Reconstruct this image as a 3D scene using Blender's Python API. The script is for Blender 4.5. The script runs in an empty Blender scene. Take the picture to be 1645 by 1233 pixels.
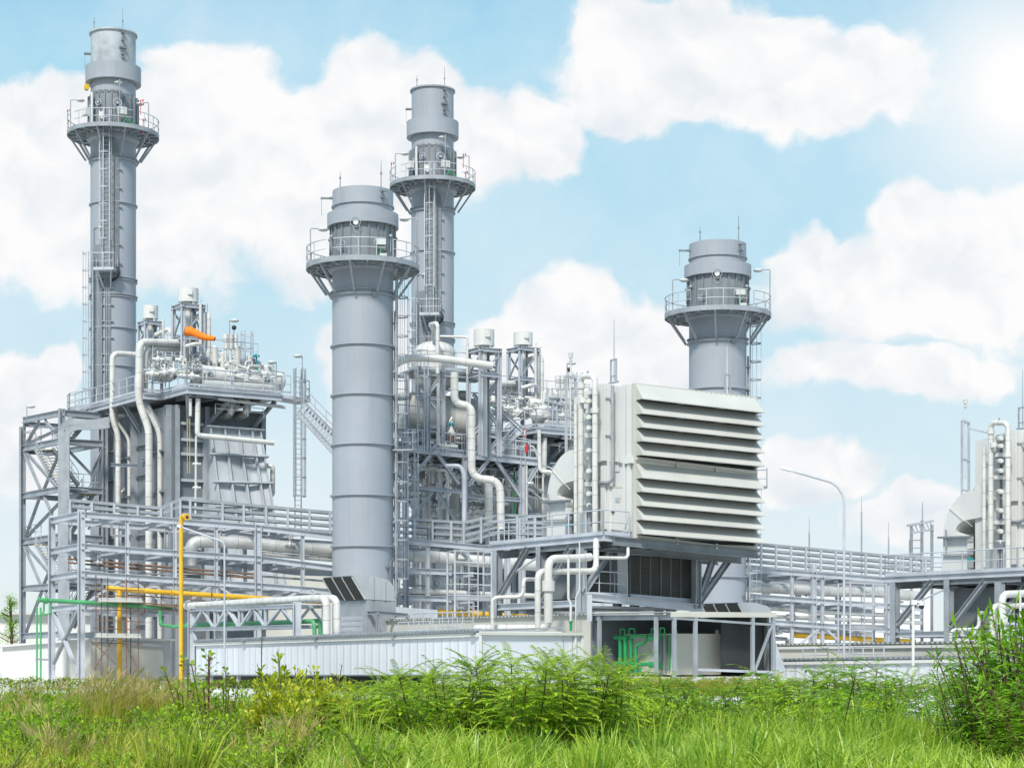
import bpy, math, random
import numpy as np
from mathutils import Vector, Matrix
random.seed(7)
RNG = random.Random(11)
scene = bpy.context.scene
COL = scene.collection
F, CX, HY, EYE = 3100.0, 822.5, 1045.0, 1.7
UP = Vector((0, 0, 1))

OFF = Vector((0, 0, 0))          # the second unit repeats the first, moved by this much
def W(px, py, d):
    """point of the place seen at photo column px, row py, standing d metres away"""
    return Vector(((px - CX) / F * d, d, EYE + (HY - py) / F * d)) + OFF
def floor_(): return -OFF.z + OFF.z * 0

def V3(x, y, z): return Vector((x, y, z))

class Plan:
    """a vertical plane standing on a line of the site plan"""
    def __init__(s, x, y, ux, uy):
        l = math.hypot(ux, uy); s.x, s.y, s.ux, s.uy = x, y, ux / l, uy / l
    def d(s, px):
        k = (px - CX) / F
        t = (k * s.y - s.x) / (s.ux - k * s.uy)
        return s.y + t * s.uy
    def at(s, px, py): return W(px, py, s.d(px))
    def n(s):
        v = Vector((-s.uy, s.ux, 0))
        return v if v.y > 0 else -v
    def u(s): return Vector((s.ux, s.uy, 0))
    def back(s, m):
        n = s.n(); return Plan(s.x + n.x * m, s.y + n.y * m, s.ux, s.uy)

# ---------------------------------------------------------------- mesh builder
BASE = {}
class MB:
    def __init__(s): s.v = []; s.f = []; s.sm = []; s.mi = []
    def add(s, vs, fs, smooth=False, mi=0):
        o = len(s.v); s.v += [tuple(p) for p in vs]
        for f in fs:
            s.f.append(tuple(i + o for i in f)); s.sm.append(smooth); s.mi.append(mi)
        return s
    def hexa(s, p, mi=0):
        return s.add(p, [(0, 3, 2, 1), (4, 5, 6, 7), (0, 1, 5, 4), (1, 2, 6, 5), (2, 3, 7, 6), (3, 0, 4, 7)], False, mi)
    def prism(s, poly, vec, mi=0):
        n = len(poly); vec = Vector(vec); vs = [Vector(p) for p in poly]; vs = vs + [p + vec for p in vs]
        fs = [tuple(range(n - 1, -1, -1)), tuple(range(n, 2 * n))] + [(i, (i + 1) % n, n + (i + 1) % n, n + i) for i in range(n)]
        return s.add(vs, fs, False, mi)
    def box(s, c, ax, ay, az, mi=0):
        c = Vector(c); ax, ay, az = Vector(ax) / 2, Vector(ay) / 2, Vector(az) / 2
        return s.hexa([c - ax - ay - az, c + ax - ay - az, c + ax + ay - az, c - ax + ay - az,
                       c - ax - ay + az, c + ax - ay + az, c + ax + ay + az, c - ax + ay + az], mi)
    @staticmethod
    def frame(p, q, ref=None):
        t = (q - p).normalized()
        r = Vector(ref) if ref is not None else UP
        if abs(t.dot(r.normalized())) > .97: r = Vector((.9, .43, 0)) if abs(t.z) > .5 else UP
        side = t.cross(r).normalized(); up = side.cross(t).normalized()
        return t, side, up
    def bar(s, p, q, w, h=None, ref=None, mi=0):
        p, q = Vector(p), Vector(q); h = h or w
        t, a, b = s.frame(p, q, ref); a = a * w / 2; b = b * h / 2
        return s.hexa([p - a - b, p + a - b, p + a + b, p - a + b, q - a - b, q + a - b, q + a + b, q - a + b], mi)
    def ib(s, p, q, w, h=None, ref=None, mi=0):
        """rolled steel H section"""
        p, q = Vector(p), Vector(q); h = h or w
        t, a, b = s.frame(p, q, ref); tf = max(.012, h * .09); tw = max(.01, w * .08)
        x0, x1, y0, y1 = w / 2, tw / 2, h / 2, h / 2 - tf
        o = [(-x0, -y0), (x0, -y0), (x0, -y1), (x1, -y1), (x1, y1), (x0, y1), (x0, y0), (-x0, y0), (-x0, y1), (-x1, y1), (-x1, -y1), (-x0, -y1)]
        vs = [p + a * x + b * y for x, y in o] + [q + a * x + b * y for x, y in o]
        fs = [(i, (i + 1) % 12, 12 + (i + 1) % 12, 12 + i) for i in range(12)]
        fs += [(0, 1, 2, 11), (2, 3, 10, 11), (3, 4, 9, 10), (4, 5, 8, 9), (5, 6, 7, 8)]
        fs += [(12, 13, 14, 23), (14, 15, 22, 23), (15, 16, 21, 22), (16, 17, 20, 21), (17, 18, 19, 20)]
        return s.add(vs, fs, False, mi)
    def tube(s, p, q, r, n=6, r2=None, mi=0, cap=True):
        p, q = Vector(p), Vector(q); r2 = r if r2 is None else r2
        t, a, b = s.frame(p, q)
        cs = [(math.cos(2 * math.pi * i / n), math.sin(2 * math.pi * i / n)) for i in range(n)]
        vs = [p + a * c * r + b * d * r for c, d in cs] + [q + a * c * r2 + b * d * r2 for c, d in cs]
        s.add(vs, [(i, (i + 1) % n, n + (i + 1) % n, n + i) for i in range(n)], n > 4, mi)
        if cap: s.add(vs, [tuple(range(n - 1, -1, -1)), tuple(range(n, 2 * n))], False, mi)
        return s
    def path(s, pts, bend):
        pts = [Vector(p) for p in pts]; out = [pts[0]]
        for i in range(1, len(pts) - 1):
            a, b, c = pts[i - 1], pts[i], pts[i + 1]
            d0 = (a - b); d1 = (c - b); l = min(bend, d0.length * .48, d1.length * .48)
            p0 = b + d0.normalized() * l; p1 = b + d1.normalized() * l
            for k in range(7):
                t = k / 6; out.append(p0 * (1 - t) ** 2 + b * 2 * t * (1 - t) + p1 * t * t)
        out.append(pts[-1]); return out
    def pipe(s, pts, r, bend=None, n=12, seam=0, mi=0, smi=1, cap=True):
        P = s.path(pts, bend if bend is not None else r * 3)
        Q = [P[0]]
        for p in P[1:]:
            if (p - Q[-1]).length > 1e-4: Q.append(p)
        P = Q; m = len(P)
        T = []
        for i in range(m):
            a = P[max(0, i - 1)]; b = P[min(m - 1, i + 1)]; T.append((b - a).normalized())
        ref = UP if abs(T[0].z) < .9 else Vector((.9, .43, 0))
        a = T[0].cross(ref).normalized(); rings = []
        A = []
        for i in range(m):
            a = (a - T[i] * a.dot(T[i])).normalized(); b = T[i].cross(a); A.append((a.copy(), b))
            rings.append([P[i] + a * math.cos(2 * math.pi * k / n) * r + b * math.sin(2 * math.pi * k / n) * r for k in range(n)])
        o = [p for R in rings for p in R]
        s.add(o, [(i * n + k, i * n + (k + 1) % n, (i + 1) * n + (k + 1) % n, (i + 1) * n + k) for i in range(m - 1) for k in range(n)], True, mi)
        if cap: s.add(o, [tuple(range(n - 1, -1, -1)), tuple(range((m - 1) * n, m * n))], False, mi)
        if seam:
            acc = seam * .5; w = .012 + r * .02
            for i in range(m - 1):
                L = (P[i + 1] - P[i]).length; t = T[i] if L < .4 else (P[i + 1] - P[i]).normalized()
                while acc < L:
                    c = P[i] + (P[i + 1] - P[i]) * (acc / L); a, b = A[i]
                    R0 = [c - t * w + a * math.cos(2 * math.pi * k / n) * r * 1.018 + b * math.sin(2 * math.pi * k / n) * r * 1.018 for k in range(n)]
                    R1 = [p + t * 2 * w for p in R0]
                    s.add(R0 + R1, [(k, (k + 1) % n, n + (k + 1) % n, n + k) for k in range(n)], True, smi)
                    acc += seam
                acc -= L
        return s
    def lathe(s, cx, cy, prof, n=48, smooth=True, mi=0, a0=0, a1=2 * math.pi):
        full = abs(a1 - a0 - 2 * math.pi) < 1e-6
        k = n if full else n + 1
        for (r0, z0), (r1, z1) in zip(prof[:-1], prof[1:]):
            vs = []
            for r, z in ((r0, z0), (r1, z1)):
                for i in range(k):
                    t = a0 + (a1 - a0) * i / n; vs.append((cx + r * math.cos(t), cy + r * math.sin(t), z))
            s.add(vs, [(i, (i + 1) % k, k + (i + 1) % k, k + i) for i in range(n)], smooth, mi)
        return s
    def ball(s, c, rx, ry=None, rz=None, n=10, m=7, mi=0):
        ry = ry or rx; rz = rz or rx; c = Vector(c); vs = []
        for j in range(m + 1):
            t = math.pi * j / m
            for i in range(n):
                p = 2 * math.pi * i / n; vs.append(c + Vector((rx * math.sin(t) * math.cos(p), ry * math.sin(t) * math.sin(p), rz * math.cos(t))))
        return s.add(vs, [(j * n + i, (j + 1) * n + i, (j + 1) * n + (i + 1) % n, j * n + (i + 1) % n) for j in range(m) for i in range(n)], True, mi)
    def rail(s, pts, h=1.1, r=.03, step=1.4, mid=True, toe=True, posts=True):
        pts = [Vector(p) for p in pts]
        for p, q in zip(pts[:-1], pts[1:]):
            u = Vector((0, 0, h))
            s.tube(p + u, q + u, r, 5)
            if mid: s.tube(p + u * .52, q + u * .52, r * .8, 5)
            if toe: s.bar(p + UP * .08, q + UP * .08, .012, .14)
            if posts:
                k = max(1, round((q - p).length / step))
                for i in range(k + 1):
                    c = p + (q - p) * i / k; s.tube(c, c + u, r, 5)
        return s
    def ladder(s, p, q, side, out, cage=True, w=.45, step=.33, cstart=2.3, hoop=1.1, cr=.4):
        p, q, side, out = Vector(p), Vector(q), Vector(side).normalized(), Vector(out).normalized()
        a = side * w / 2; H = (q - p).length; t = (q - p).normalized()
        s.bar(p - a, q - a, .05, .07, out); s.bar(p + a, q + a, .05, .07, out)
        k = int(H / step)
        for i in range(1, k):
            c = p + t * step * i; s.tube(c - a, c + a, .016, 4)
        if cage:
            def arc(c, j): 
                th = math.pi * (j / 6) ; return c + side * math.cos(th) * cr + out * (.12 + math.sin(th) * cr * 1.35)
            z = cstart
            while z < H + .01:
                c = p + t * z
                pr = [c + a] + [arc(c, j) for j in range(7)] + [c - a]
                for x, y in zip(pr[:-1], pr[1:]): s.bar(x, y, .02, .07)
                z += hoop
            for j in (0, 1, 3, 5, 6): s.bar(arc(p + t * cstart, j), arc(p + t * H, j), .045, .02, out)
        return s
    def build(s, name, mat, parent=None, base=None, coll=None):
        me = bpy.data.meshes.new(name)
        if parent is not None: base = BASE[parent.name]
        base = Vector(base) if base is not None else Vector((0, 0, 0))
        me.from_pydata([(x - base.x, y - base.y, z - base.z) for x, y, z in s.v], [], s.f)
        me.polygons.foreach_set('use_smooth', s.sm)
        mats = mat if isinstance(mat, (list, tuple)) else [mat]
        for m in mats: me.materials.append(m)
        if any(s.mi): me.polygons.foreach_set('material_index', [min(i, len(mats) - 1) for i in s.mi])
        me.update()
        o = bpy.data.objects.new(name, me); COL.objects.link(o)
        if parent is not None: o.parent = parent
        else: o.location = base
        BASE[o.name] = base
        return o

def tag(o, label, cat, group=None, kind=None):
    if label: o['label'] = label
    if cat: o['category'] = cat
    if group: o['group'] = group
    if kind: o['kind'] = kind
    return o
def thing(name, label, cat, base, group=None):
    o = bpy.data.objects.new(name, None); COL.objects.link(o); o.location = base
    o.empty_display_size = .3
    BASE[o.name] = Vector(base); return tag(o, label, cat, group)
def struct(o, label=None, cat=None):
    o['kind'] = 'structure'
    return o

# ---------------------------------------------------------------- materials
def mat_base(name):
    m = bpy.data.materials.new(name); m.use_nodes = True
    nt = m.node_tree; b = nt.nodes['Principled BSDF']; return m, nt, b
def L(nt, a, b): nt.links.new(a, b)
def surf(name, c, rough=.5, metal=0., var=.12, scale=.5, streak=0., dirt=(.22, .2, .17), fine=.05, spec=.5, dent=0.):
    """painted or clad metal: cloudy tone, fine grain, rain streaks running down"""
    m, nt, b = mat_base(name); N = nt.nodes
    geo = N.new('ShaderNodeNewGeometry')
    n1 = N.new('ShaderNodeTexNoise'); n1.inputs['Scale'].default_value = scale; n1.inputs['Detail'].default_value = 5
    L(nt, geo.outputs['Position'], n1.inputs['Vector'])
    r1 = N.new('ShaderNodeMapRange'); r1.inputs[1].default_value = .3; r1.inputs[2].default_value = .7
    r1.inputs[3].default_value = 1 - var; r1.inputs[4].default_value = 1 + var * .6
    L(nt, n1.outputs['Fac'], r1.inputs[0])
    n2 = N.new('ShaderNodeTexNoise'); n2.inputs['Scale'].default_value = 9; n2.inputs['Detail'].default_value = 3
    L(nt, geo.outputs['Position'], n2.inputs['Vector'])
    r2 = N.new('ShaderNodeMapRange'); r2.inputs[3].default_value = 1 - fine; r2.inputs[4].default_value = 1 + fine
    L(nt, n2.outputs['Fac'], r2.inputs[0])
    mu = N.new('ShaderNodeMath'); mu.operation = 'MULTIPLY'; L(nt, r1.outputs[0], mu.inputs[0]); L(nt, r2.outputs[0], mu.inputs[1])
    vm = N.new('ShaderNodeVectorMath'); vm.operation = 'SCALE'; vm.inputs[0].default_value = c
    L(nt, mu.outputs[0], vm.inputs['Scale']); out = vm.outputs[0]
    if streak:
        mp = N.new('ShaderNodeVectorMath'); mp.operation = 'MULTIPLY'; mp.inputs[1].default_value = (3.2, 3.2, .16)
        L(nt, geo.outputs['Position'], mp.inputs[0])
        n3 = N.new('ShaderNodeTexNoise'); n3.inputs['Scale'].default_value = 1; n3.inputs['Detail'].default_value = 6; n3.inputs['Roughness'].default_value = .62
        L(nt, mp.outputs[0], n3.inputs['Vector'])
        r3 = N.new('ShaderNodeMapRange'); r3.inputs[1].default_value = .52; r3.inputs[2].default_value = .78; r3.inputs[3].default_value = 0; r3.inputs[4].default_value = streak
        L(nt, n3.outputs['Fac'], r3.inputs[0])
        mx = N.new('ShaderNodeMix'); mx.data_type = 'RGBA'; L(nt, r3.outputs[0], mx.inputs[0]); L(nt, out, mx.inputs[6]); mx.inputs[7].default_value = (*dirt, 1)
        out = mx.outputs[2]
    L(nt, out, b.inputs['Base Color'])
    b.inputs['Roughness'].default_value = rough; b.inputs['Metallic'].default_value = metal
    b.inputs['Specular IOR Level'].default_value = spec
    if dent:
        n4 = N.new('ShaderNodeTexNoise'); n4.inputs['Scale'].default_value = 2.2; n4.inputs['Detail'].default_value = 2; L(nt, geo.outputs['Position'], n4.inputs['Vector'])
        bp = N.new('ShaderNodeBump'); bp.inputs['Strength'].default_value = dent; bp.inputs['Distance'].default_value = .06; L(nt, n4.outputs['Fac'], bp.inputs['Height']); L(nt, bp.outputs[0], b.inputs['Normal'])
    return m
M = {}
M['steel'] = surf('galvanised_steel', (.325, .355, .39), .5, .1, .2, 1.2, .3, (.2, .19, .18))
M['steel_lt'] = surf('pale_galvanised_steel', (.49, .52, .57), .45, .1, .16, .9, .22, (.3, .28, .25))
M['steel_dk'] = surf('weathered_shaded_steel', (.20, .225, .245), .55, .1, .2, 1.1, .3, (.12, .1, .09))  # darker steel, also carries the underside shade of platforms and trays
M['stack'] = surf('stack_grey_paint', (.325, .355, .40), .5, 0, .09, .25, .4, (.23, .235, .235), .03, dent=.1)
M['stack_dk'] = surf('silencer_grey_paint', (.21, .235, .26), .5, 0, .14, .5, .35, (.14, .13, .12))
M['stack_old'] = surf('stack_worn_top', (.42, .46, .49), .5, 0, .3, .9, .55, (.27, .31, .35))
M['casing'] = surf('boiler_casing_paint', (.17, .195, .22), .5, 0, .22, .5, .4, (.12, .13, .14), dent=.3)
M['duct'] = surf('duct_grey_paint', (.43, .465, .50), .5, 0, .14, .6, .35, (.3, .25, .17), dent=.35)
M['white'] = surf('white_clad_paint', (.64, .645, .63), .45, 0, .08, .4, .3, (.5, .48, .42), .02)
M['white_hood'] = surf('hood_white_paint', (.50, .505, .475), .5, 0, .1, .5, .34, (.5, .47, .38), .02, dent=.2)
M['cream'] = surf('cream_sheet_paint', (.54, .535, .48), .5, 0, .1, .4, .3, (.42, .4, .34), .02)
M['jacket'] = surf('white_insulation_jacket', (.64, .635, .61), .38, .1, .14, 1.2, .28, (.45, .42, .36), dent=.25)
M['jacket_al'] = surf('aluminium_insulation_jacket', (.62, .62, .6), .33, .45, .2, .9, .25, (.38, .33, .26), dent=.45)
M['seam'] = surf('jacket_seam', (.36, .36, .35), .5, .1, .1)
M['yellow'] = surf('yellow_gas_paint', (.72, .42, .02), .5, 0, .2, 1, .3, (.45, .25, .06))
M['green'] = surf('green_water_paint', (.02, .29, .09), .4, 0, .12, 1, .1, (.02, .2, .08))
M['green_lt'] = surf('pale_green_paint', (.075, .34, .14), .45, 0, .2, 1, .25, (.05, .3, .15))
M['dark'] = surf('dark_void_paint', (.03, .033, .035), .6, 0, .3, 1)  # near-black parts, also gaps whose shade is coloured in
M['black'] = surf('black_mesh_panel', (.012, .014, .014), .5, 0, .2, 2)
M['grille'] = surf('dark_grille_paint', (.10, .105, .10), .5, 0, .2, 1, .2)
M['rust'] = surf('rusty_tube', (.22, .13, .085), .7, .2, .4, 3)
M['orange'] = surf('orange_fabric', (1.0, .22, .01), .8, 0, .08, 2)
M['red'] = surf('red_paint', (.55, .03, .03), .4, 0, .1, 2)
M['teal'] = surf('teal_paint', (.02, .28, .32), .4, 0, .1, 2)
M['lamp'] = surf('lamp_grey', (.58, .6, .58), .4, 0, .1, 2)
M['concrete'] = surf('pale_concrete', (.58, .58, .56), .8, 0, .18, .6, .2, (.4, .39, .36))
M['tread'] = surf('yellow_stair_edge', (.6, .5, .2), .6, 0, .2, 2)

def sheet(name, c, step, axis):
    """ribbed sheet metal: ribs as a bump along a horizontal direction"""
    m = surf(name, c, .45, 0, .05, .4, .1, (.5, .5, .48), .02); nt = m.node_tree; N = nt.nodes; b = N['Principled BSDF']
    geo = N.new('ShaderNodeNewGeometry'); dp = N.new('ShaderNodeVectorMath'); dp.operation = 'DOT_PRODUCT'; dp.inputs[1].default_value = axis
    L(nt, geo.outputs['Position'], dp.inputs[0])
    mm = N.new('ShaderNodeMath'); mm.operation = 'MULTIPLY'; mm.inputs[1].default_value = 2 * math.pi / step; L(nt, dp.outputs['Value'], mm.inputs[0])
    sn = N.new('ShaderNodeMath'); sn.operation = 'SINE'; L(nt, mm.outputs[0], sn.inputs[0])
    rr = N.new('ShaderNodeMapRange'); rr.inputs[1].default_value = .2; rr.inputs[2].default_value = .8; L(nt, sn.outputs[0], rr.inputs[0])
    bp = N.new('ShaderNodeBump'); bp.inputs['Strength'].default_value = .8; bp.inputs['Distance'].default_value = .035
    L(nt, rr.outputs[0], bp.inputs['Height']); L(nt, bp.outputs[0], b.inputs['Normal'])
    return m

# ---------------------------------------------------------------- camera, sky, sun
cam = bpy.data.cameras.new('camera'); co = bpy.data.objects.new('camera', cam); COL.objects.link(co)
co.location = (0, 0, EYE); co.rotation_euler = (math.pi / 2, 0, 0)
cam.sensor_fit = 'HORIZONTAL'; cam.sensor_width = 36; cam.lens = 36 * F / 1645
cam.shift_y = (HY - 616.5) / 1645; cam.clip_end = 6000; cam.clip_start = .5
scene.camera = co
SUN_EL, SUN_AZ = math.radians(49), math.radians(194)      # azimuth clockwise from +Y
sd = Vector((math.sin(SUN_AZ) * math.cos(SUN_EL), math.cos(SUN_AZ) * math.cos(SUN_EL), math.sin(SUN_EL)))
sl = bpy.data.lights.new('sun', 'SUN'); sl.energy = 3.3; sl.angle = math.radians(9); sl.color = (1, .95, .87)
so = bpy.data.objects.new('sun', sl); COL.objects.link(so); so.rotation_euler = (-sd).to_track_quat('-Z', 'Y').to_euler(); so.location = (-10, -20, 60)

world = bpy.data.worlds.new('World'); scene.world = world; world.use_nodes = True
def make_world():
    nt = world.node_tree; N = nt.nodes; bg = N['Background']
    def math_(op, a, b=None, clamp=False):
        n = N.new('ShaderNodeMath'); n.operation = op; n.use_clamp = clamp
        for i, x in enumerate((a, b)):
            if x is None: continue
            if hasattr(x, 'links') or isinstance(x, bpy.types.NodeSocket): L(nt, x, n.inputs[i])
            else: n.inputs[i].default_value = x
        return n.outputs[0]
    sky = N.new('ShaderNodeTexSky'); sky.sky_type = 'NISHITA'; sky.sun_disc = False
    sky.sun_elevation = SUN_EL; sky.sun_rotation = SUN_AZ; sky.air_density = 1.0; sky.dust_density = .6; sky.ozone_density = 2.0
    tc = N.new('ShaderNodeTexCoord'); sp = N.new('ShaderNodeSeparateXYZ'); L(nt, tc.outputs['Generated'], sp.inputs[0])
    ya = math_('MAXIMUM', math_('ABSOLUTE', sp.outputs[1]), .05)
    u = math_('DIVIDE', sp.outputs[0], ya); v = math_('DIVIDE', sp.outputs[2], ya)
    cb = N.new('ShaderNodeCombineXYZ'); L(nt, u, cb.inputs[0]); L(nt, v, cb.inputs[1])
    def noise(scale, detail=5, rough=.55, vec=None):
        n = N.new('ShaderNodeTexNoise'); n.inputs['Scale'].default_value = scale; n.inputs['Detail'].default_value = detail; n.inputs['Roughness'].default_value = rough
        L(nt, vec or cb.outputs[0], n.inputs['Vector']); return n
    def vec(op, x, y):
        n = N.new('ShaderNodeVectorMath'); n.operation = op; L(nt, x, n.inputs[0])
        if isinstance(y, tuple): n.inputs[1].default_value = y
        else: L(nt, y, n.inputs[1])
        return n.outputs[0]
    def swirl(scale, amp, x):
        n = noise(scale, 3, .5, x); c = vec('SUBTRACT', n.outputs['Color'], (.5, .5, .5)); return vec('ADD', x, vec('MULTIPLY', c, (amp, amp, 0)))
    wp = swirl(55, .011, swirl(17, .04, cb.outputs[0]))
    ws = N.new('ShaderNodeSeparateXYZ'); L(nt, wp, ws.inputs[0]); wu, wv = ws.outputs[0], ws.outputs[1]
    nz = noise(42, 8, .62, wp); big = noise(7, 4)
    acc = None
    # cumulus banks: direction of the middle, half width, rise above, fall below
    for px, py, sx, st, sb in CLOUDS:
        du = math_('MULTIPLY', math_('SUBTRACT', wu, (px - CX) / F), F / sx)
        dv = math_('SUBTRACT', wv, (HY - py) / F)
        dv = math_('MAXIMUM', math_('MULTIPLY', dv, F / st), math_('MULTIPLY', dv, -F / sb))
        e = math_('SUBTRACT', 1.0, math_('SQRT', math_('ADD', math_('MULTIPLY', du, du), math_('MULTIPLY', dv, dv))))
        acc = e if acc is None else math_('MAXIMUM', acc, e)
    # clouds elsewhere in the sky
    oth = math_('MULTIPLY', math_('SUBTRACT', big.outputs['Fac'], .53), 3)
    def ramp(x, lo, hi):
        n = N.new('ShaderNodeMapRange'); n.interpolation_type = 'SMOOTHSTEP'; n.inputs[1].default_value = lo; n.inputs[2].default_value = hi; L(nt, x, n.inputs[0]); return n.outputs[0]
    sel = math_('MAXIMUM', math_('MAXIMUM', ramp(math_('ABSOLUTE', u), .34, .8), ramp(v, .38, .8)), math_('LESS_THAN', sp.outputs[1], 0.0))
    dens = math_('MAXIMUM', acc, math_('SUBTRACT', math_('MULTIPLY', math_('ADD', oth, 1.0), sel), 1.0))
    dens = math_('ADD', dens, math_('MULTIPLY', math_('SUBTRACT', nz.outputs['Fac'], .5), .62))
    mr = N.new('ShaderNodeMapRange'); mr.interpolation_type = 'SMOOTHSTEP'; mr.inputs[1].default_value = -.03; mr.inputs[2].default_value = .25
    L(nt, dens, mr.inputs[0])
    # sky colour
    cr = N.new('ShaderNodeValToRGB'); e = cr.color_ramp.elements
    e[0].position = 0; e[0].color = (.58, .65, .685, 1); e[1].position = 1; e[1].color = (.22, .45, .63, 1)
    for p, c in ((.2, (.53, .63, .675, 1)), (.5, (.42, .60, .675, 1)), (.8, (.32, .56, .68, 1))):
        x = cr.color_ramp.elements.new(p); x.color = c
    L(nt, math_('MULTIPLY', v, 2.6, True), cr.inputs[0])
    sc = N.new('ShaderNodeVectorMath'); sc.operation = 'SCALE'; sc.inputs['Scale'].default_value = .08; L(nt, sky.outputs[0], sc.inputs[0])
    m1 = N.new('ShaderNodeMix'); m1.data_type = 'RGBA'; m1.inputs[0].default_value = .86
    L(nt, sc.outputs[0], m1.inputs[6]); L(nt, cr.outputs[0], m1.inputs[7])
    # cloud body: billows catch the light on the sun side, faint grey hollows on the other
    q0 = noise(30, 5, .5, wp); q1 = noise(30, 5, .5, vec('ADD', wp, (.005, .011, 0)))
    rel = math_('MULTIPLY', math_('SUBTRACT', q0.outputs['Fac'], q1.outputs['Fac']), 1.7)
    low = noise(9, 3, .5); tone = math_('ADD', rel, math_('MULTIPLY', math_('SUBTRACT', low.outputs['Fac'], .5), 1.5))
    sr = N.new('ShaderNodeMapRange'); sr.inputs[1].default_value = -.55; sr.inputs[2].default_value = .25; L(nt, tone, sr.inputs[0])
    cm = N.new('ShaderNodeMix'); cm.data_type = 'RGBA'; cm.inputs[6].default_value = (.56, .605, .645, 1); cm.inputs[7].default_value = (.72, .715, .715, 1)
    L(nt, sr.outputs[0], cm.inputs[0])
    # thin veil
    veil = N.new('ShaderNodeMapRange'); veil.inputs[1].default_value = .4; veil.inputs[2].default_value = .75; veil.inputs[3].default_value = 0; veil.inputs[4].default_value = .45
    L(nt, noise(8, 6, .6, wp).outputs['Fac'], veil.inputs[0])
    vm = N.new('ShaderNodeMix'); vm.data_type = 'RGBA'; L(nt, veil.outputs[0], vm.inputs[0]); L(nt, m1.outputs[2], vm.inputs[6]); vm.inputs[7].default_value = (.66, .69, .71, 1)
    m2 = N.new('ShaderNodeMix'); m2.data_type = 'RGBA'; L(nt, mr.outputs[0], m2.inputs[0]); L(nt, vm.outputs[2], m2.inputs[6]); L(nt, cm.outputs[2], m2.inputs[7])
    # broad bright haze in the upper right of the sky
    hu = math_('MULTIPLY', math_('SUBTRACT', u, (1650 - CX) / F), F / 330); hv = math_('MULTIPLY', math_('SUBTRACT', v, (HY - 140) / F), F / 300)
    hz_ = math_('SUBTRACT', 1.0, math_('SQRT', math_('ADD', math_('MULTIPLY', hu, hu), math_('MULTIPLY', hv, hv))), True)
    hm = N.new('ShaderNodeMix'); hm.data_type = 'RGBA'; L(nt, math_('POWER', math_('MULTIPLY', hz_, 1.25, True), 1.4), hm.inputs[0]); L(nt, m2.outputs[2], hm.inputs[6]); hm.inputs[7].default_value = (.72, .72, .72, 1)
    L(nt, hm.outputs[2], bg.inputs['Color']); bg.inputs['Strength'].default_value = 1.0
    world.cycles.sampling_method = 'MANUAL'; world.cycles.sample_map_resolution = 512
CLOUDS = [(60, 230, 130, 110, 260), (150, 215, 120, 90, 260), (330, 160, 130, 100, 330), (270, 250, 160, 140, 260), (420, 200, 110, 90, 260), (590, 140, 110, 100, 300), (660, 160, 85, 90, 230), (520, 260, 220, 150, 220), (170, 330, 260, 120, 170),
          (760, 220, 110, 80, 120), (870, 225, 80, 95, 90), (1000, 110, 100, 130, 90), (1120, 95, 130, 120, 100), (1050, 145, 190, 120, 70), (1240, 100, 130, 105, 95), (1400, 125, 120, 95, 80), (1280, 145, 250, 80, 75),
          (1290, 430, 90, 90, 120), (1350, 440, 90, 80, 100), (1470, 380, 90, 95, 180), (1600, 390, 140, 100, 200), (1400, 460, 220, 90, 100), (1560, 480, 240, 90, 80), (1420, 590, 230, 45, 60),
          (930, 510, 100, 85, 170), (830, 550, 100, 90, 150), (1030, 540, 120, 80, 110), (1300, 760, 130, 55, 70), (1480, 830, 140, 45, 60), (30, 630, 80, 90, 200), (90, 590, 40, 50, 90), (620, 560, 120, 100, 200), (1700, 200, 60, 90, 90)]
make_world()
scene.view_settings.view_transform = 'Standard'; scene.view_settings.look = 'None'; scene.view_settings.gamma = 1
scene.view_settings.exposure = .46
scene.cycles.max_bounces = 6; scene.cycles.diffuse_bounces = 3; scene.cycles.glossy_bounces = 3; scene.cycles.transparent_max_bounces = 8
scene.cycles.use_denoising = True
# ================================================================ exhaust stacks
def hz(py, d): return EYE + (HY - py) * d / F
def area_lamp(parent, foot, top, out, mat_=None):
    """pole lamp fixed to a platform: pole, bent arm and oval head"""
    mb = MB(); out = Vector(out)
    mb.pipe([foot, top, top + out * .55], .035, .1, 6); pole = mb.build('lamp', M['steel'], parent)
    MB().ball(top + out * .72 - UP * .04, .3, .3, .11, 10, 6).build('lamp_head', M['lamp'], pole)

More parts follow.
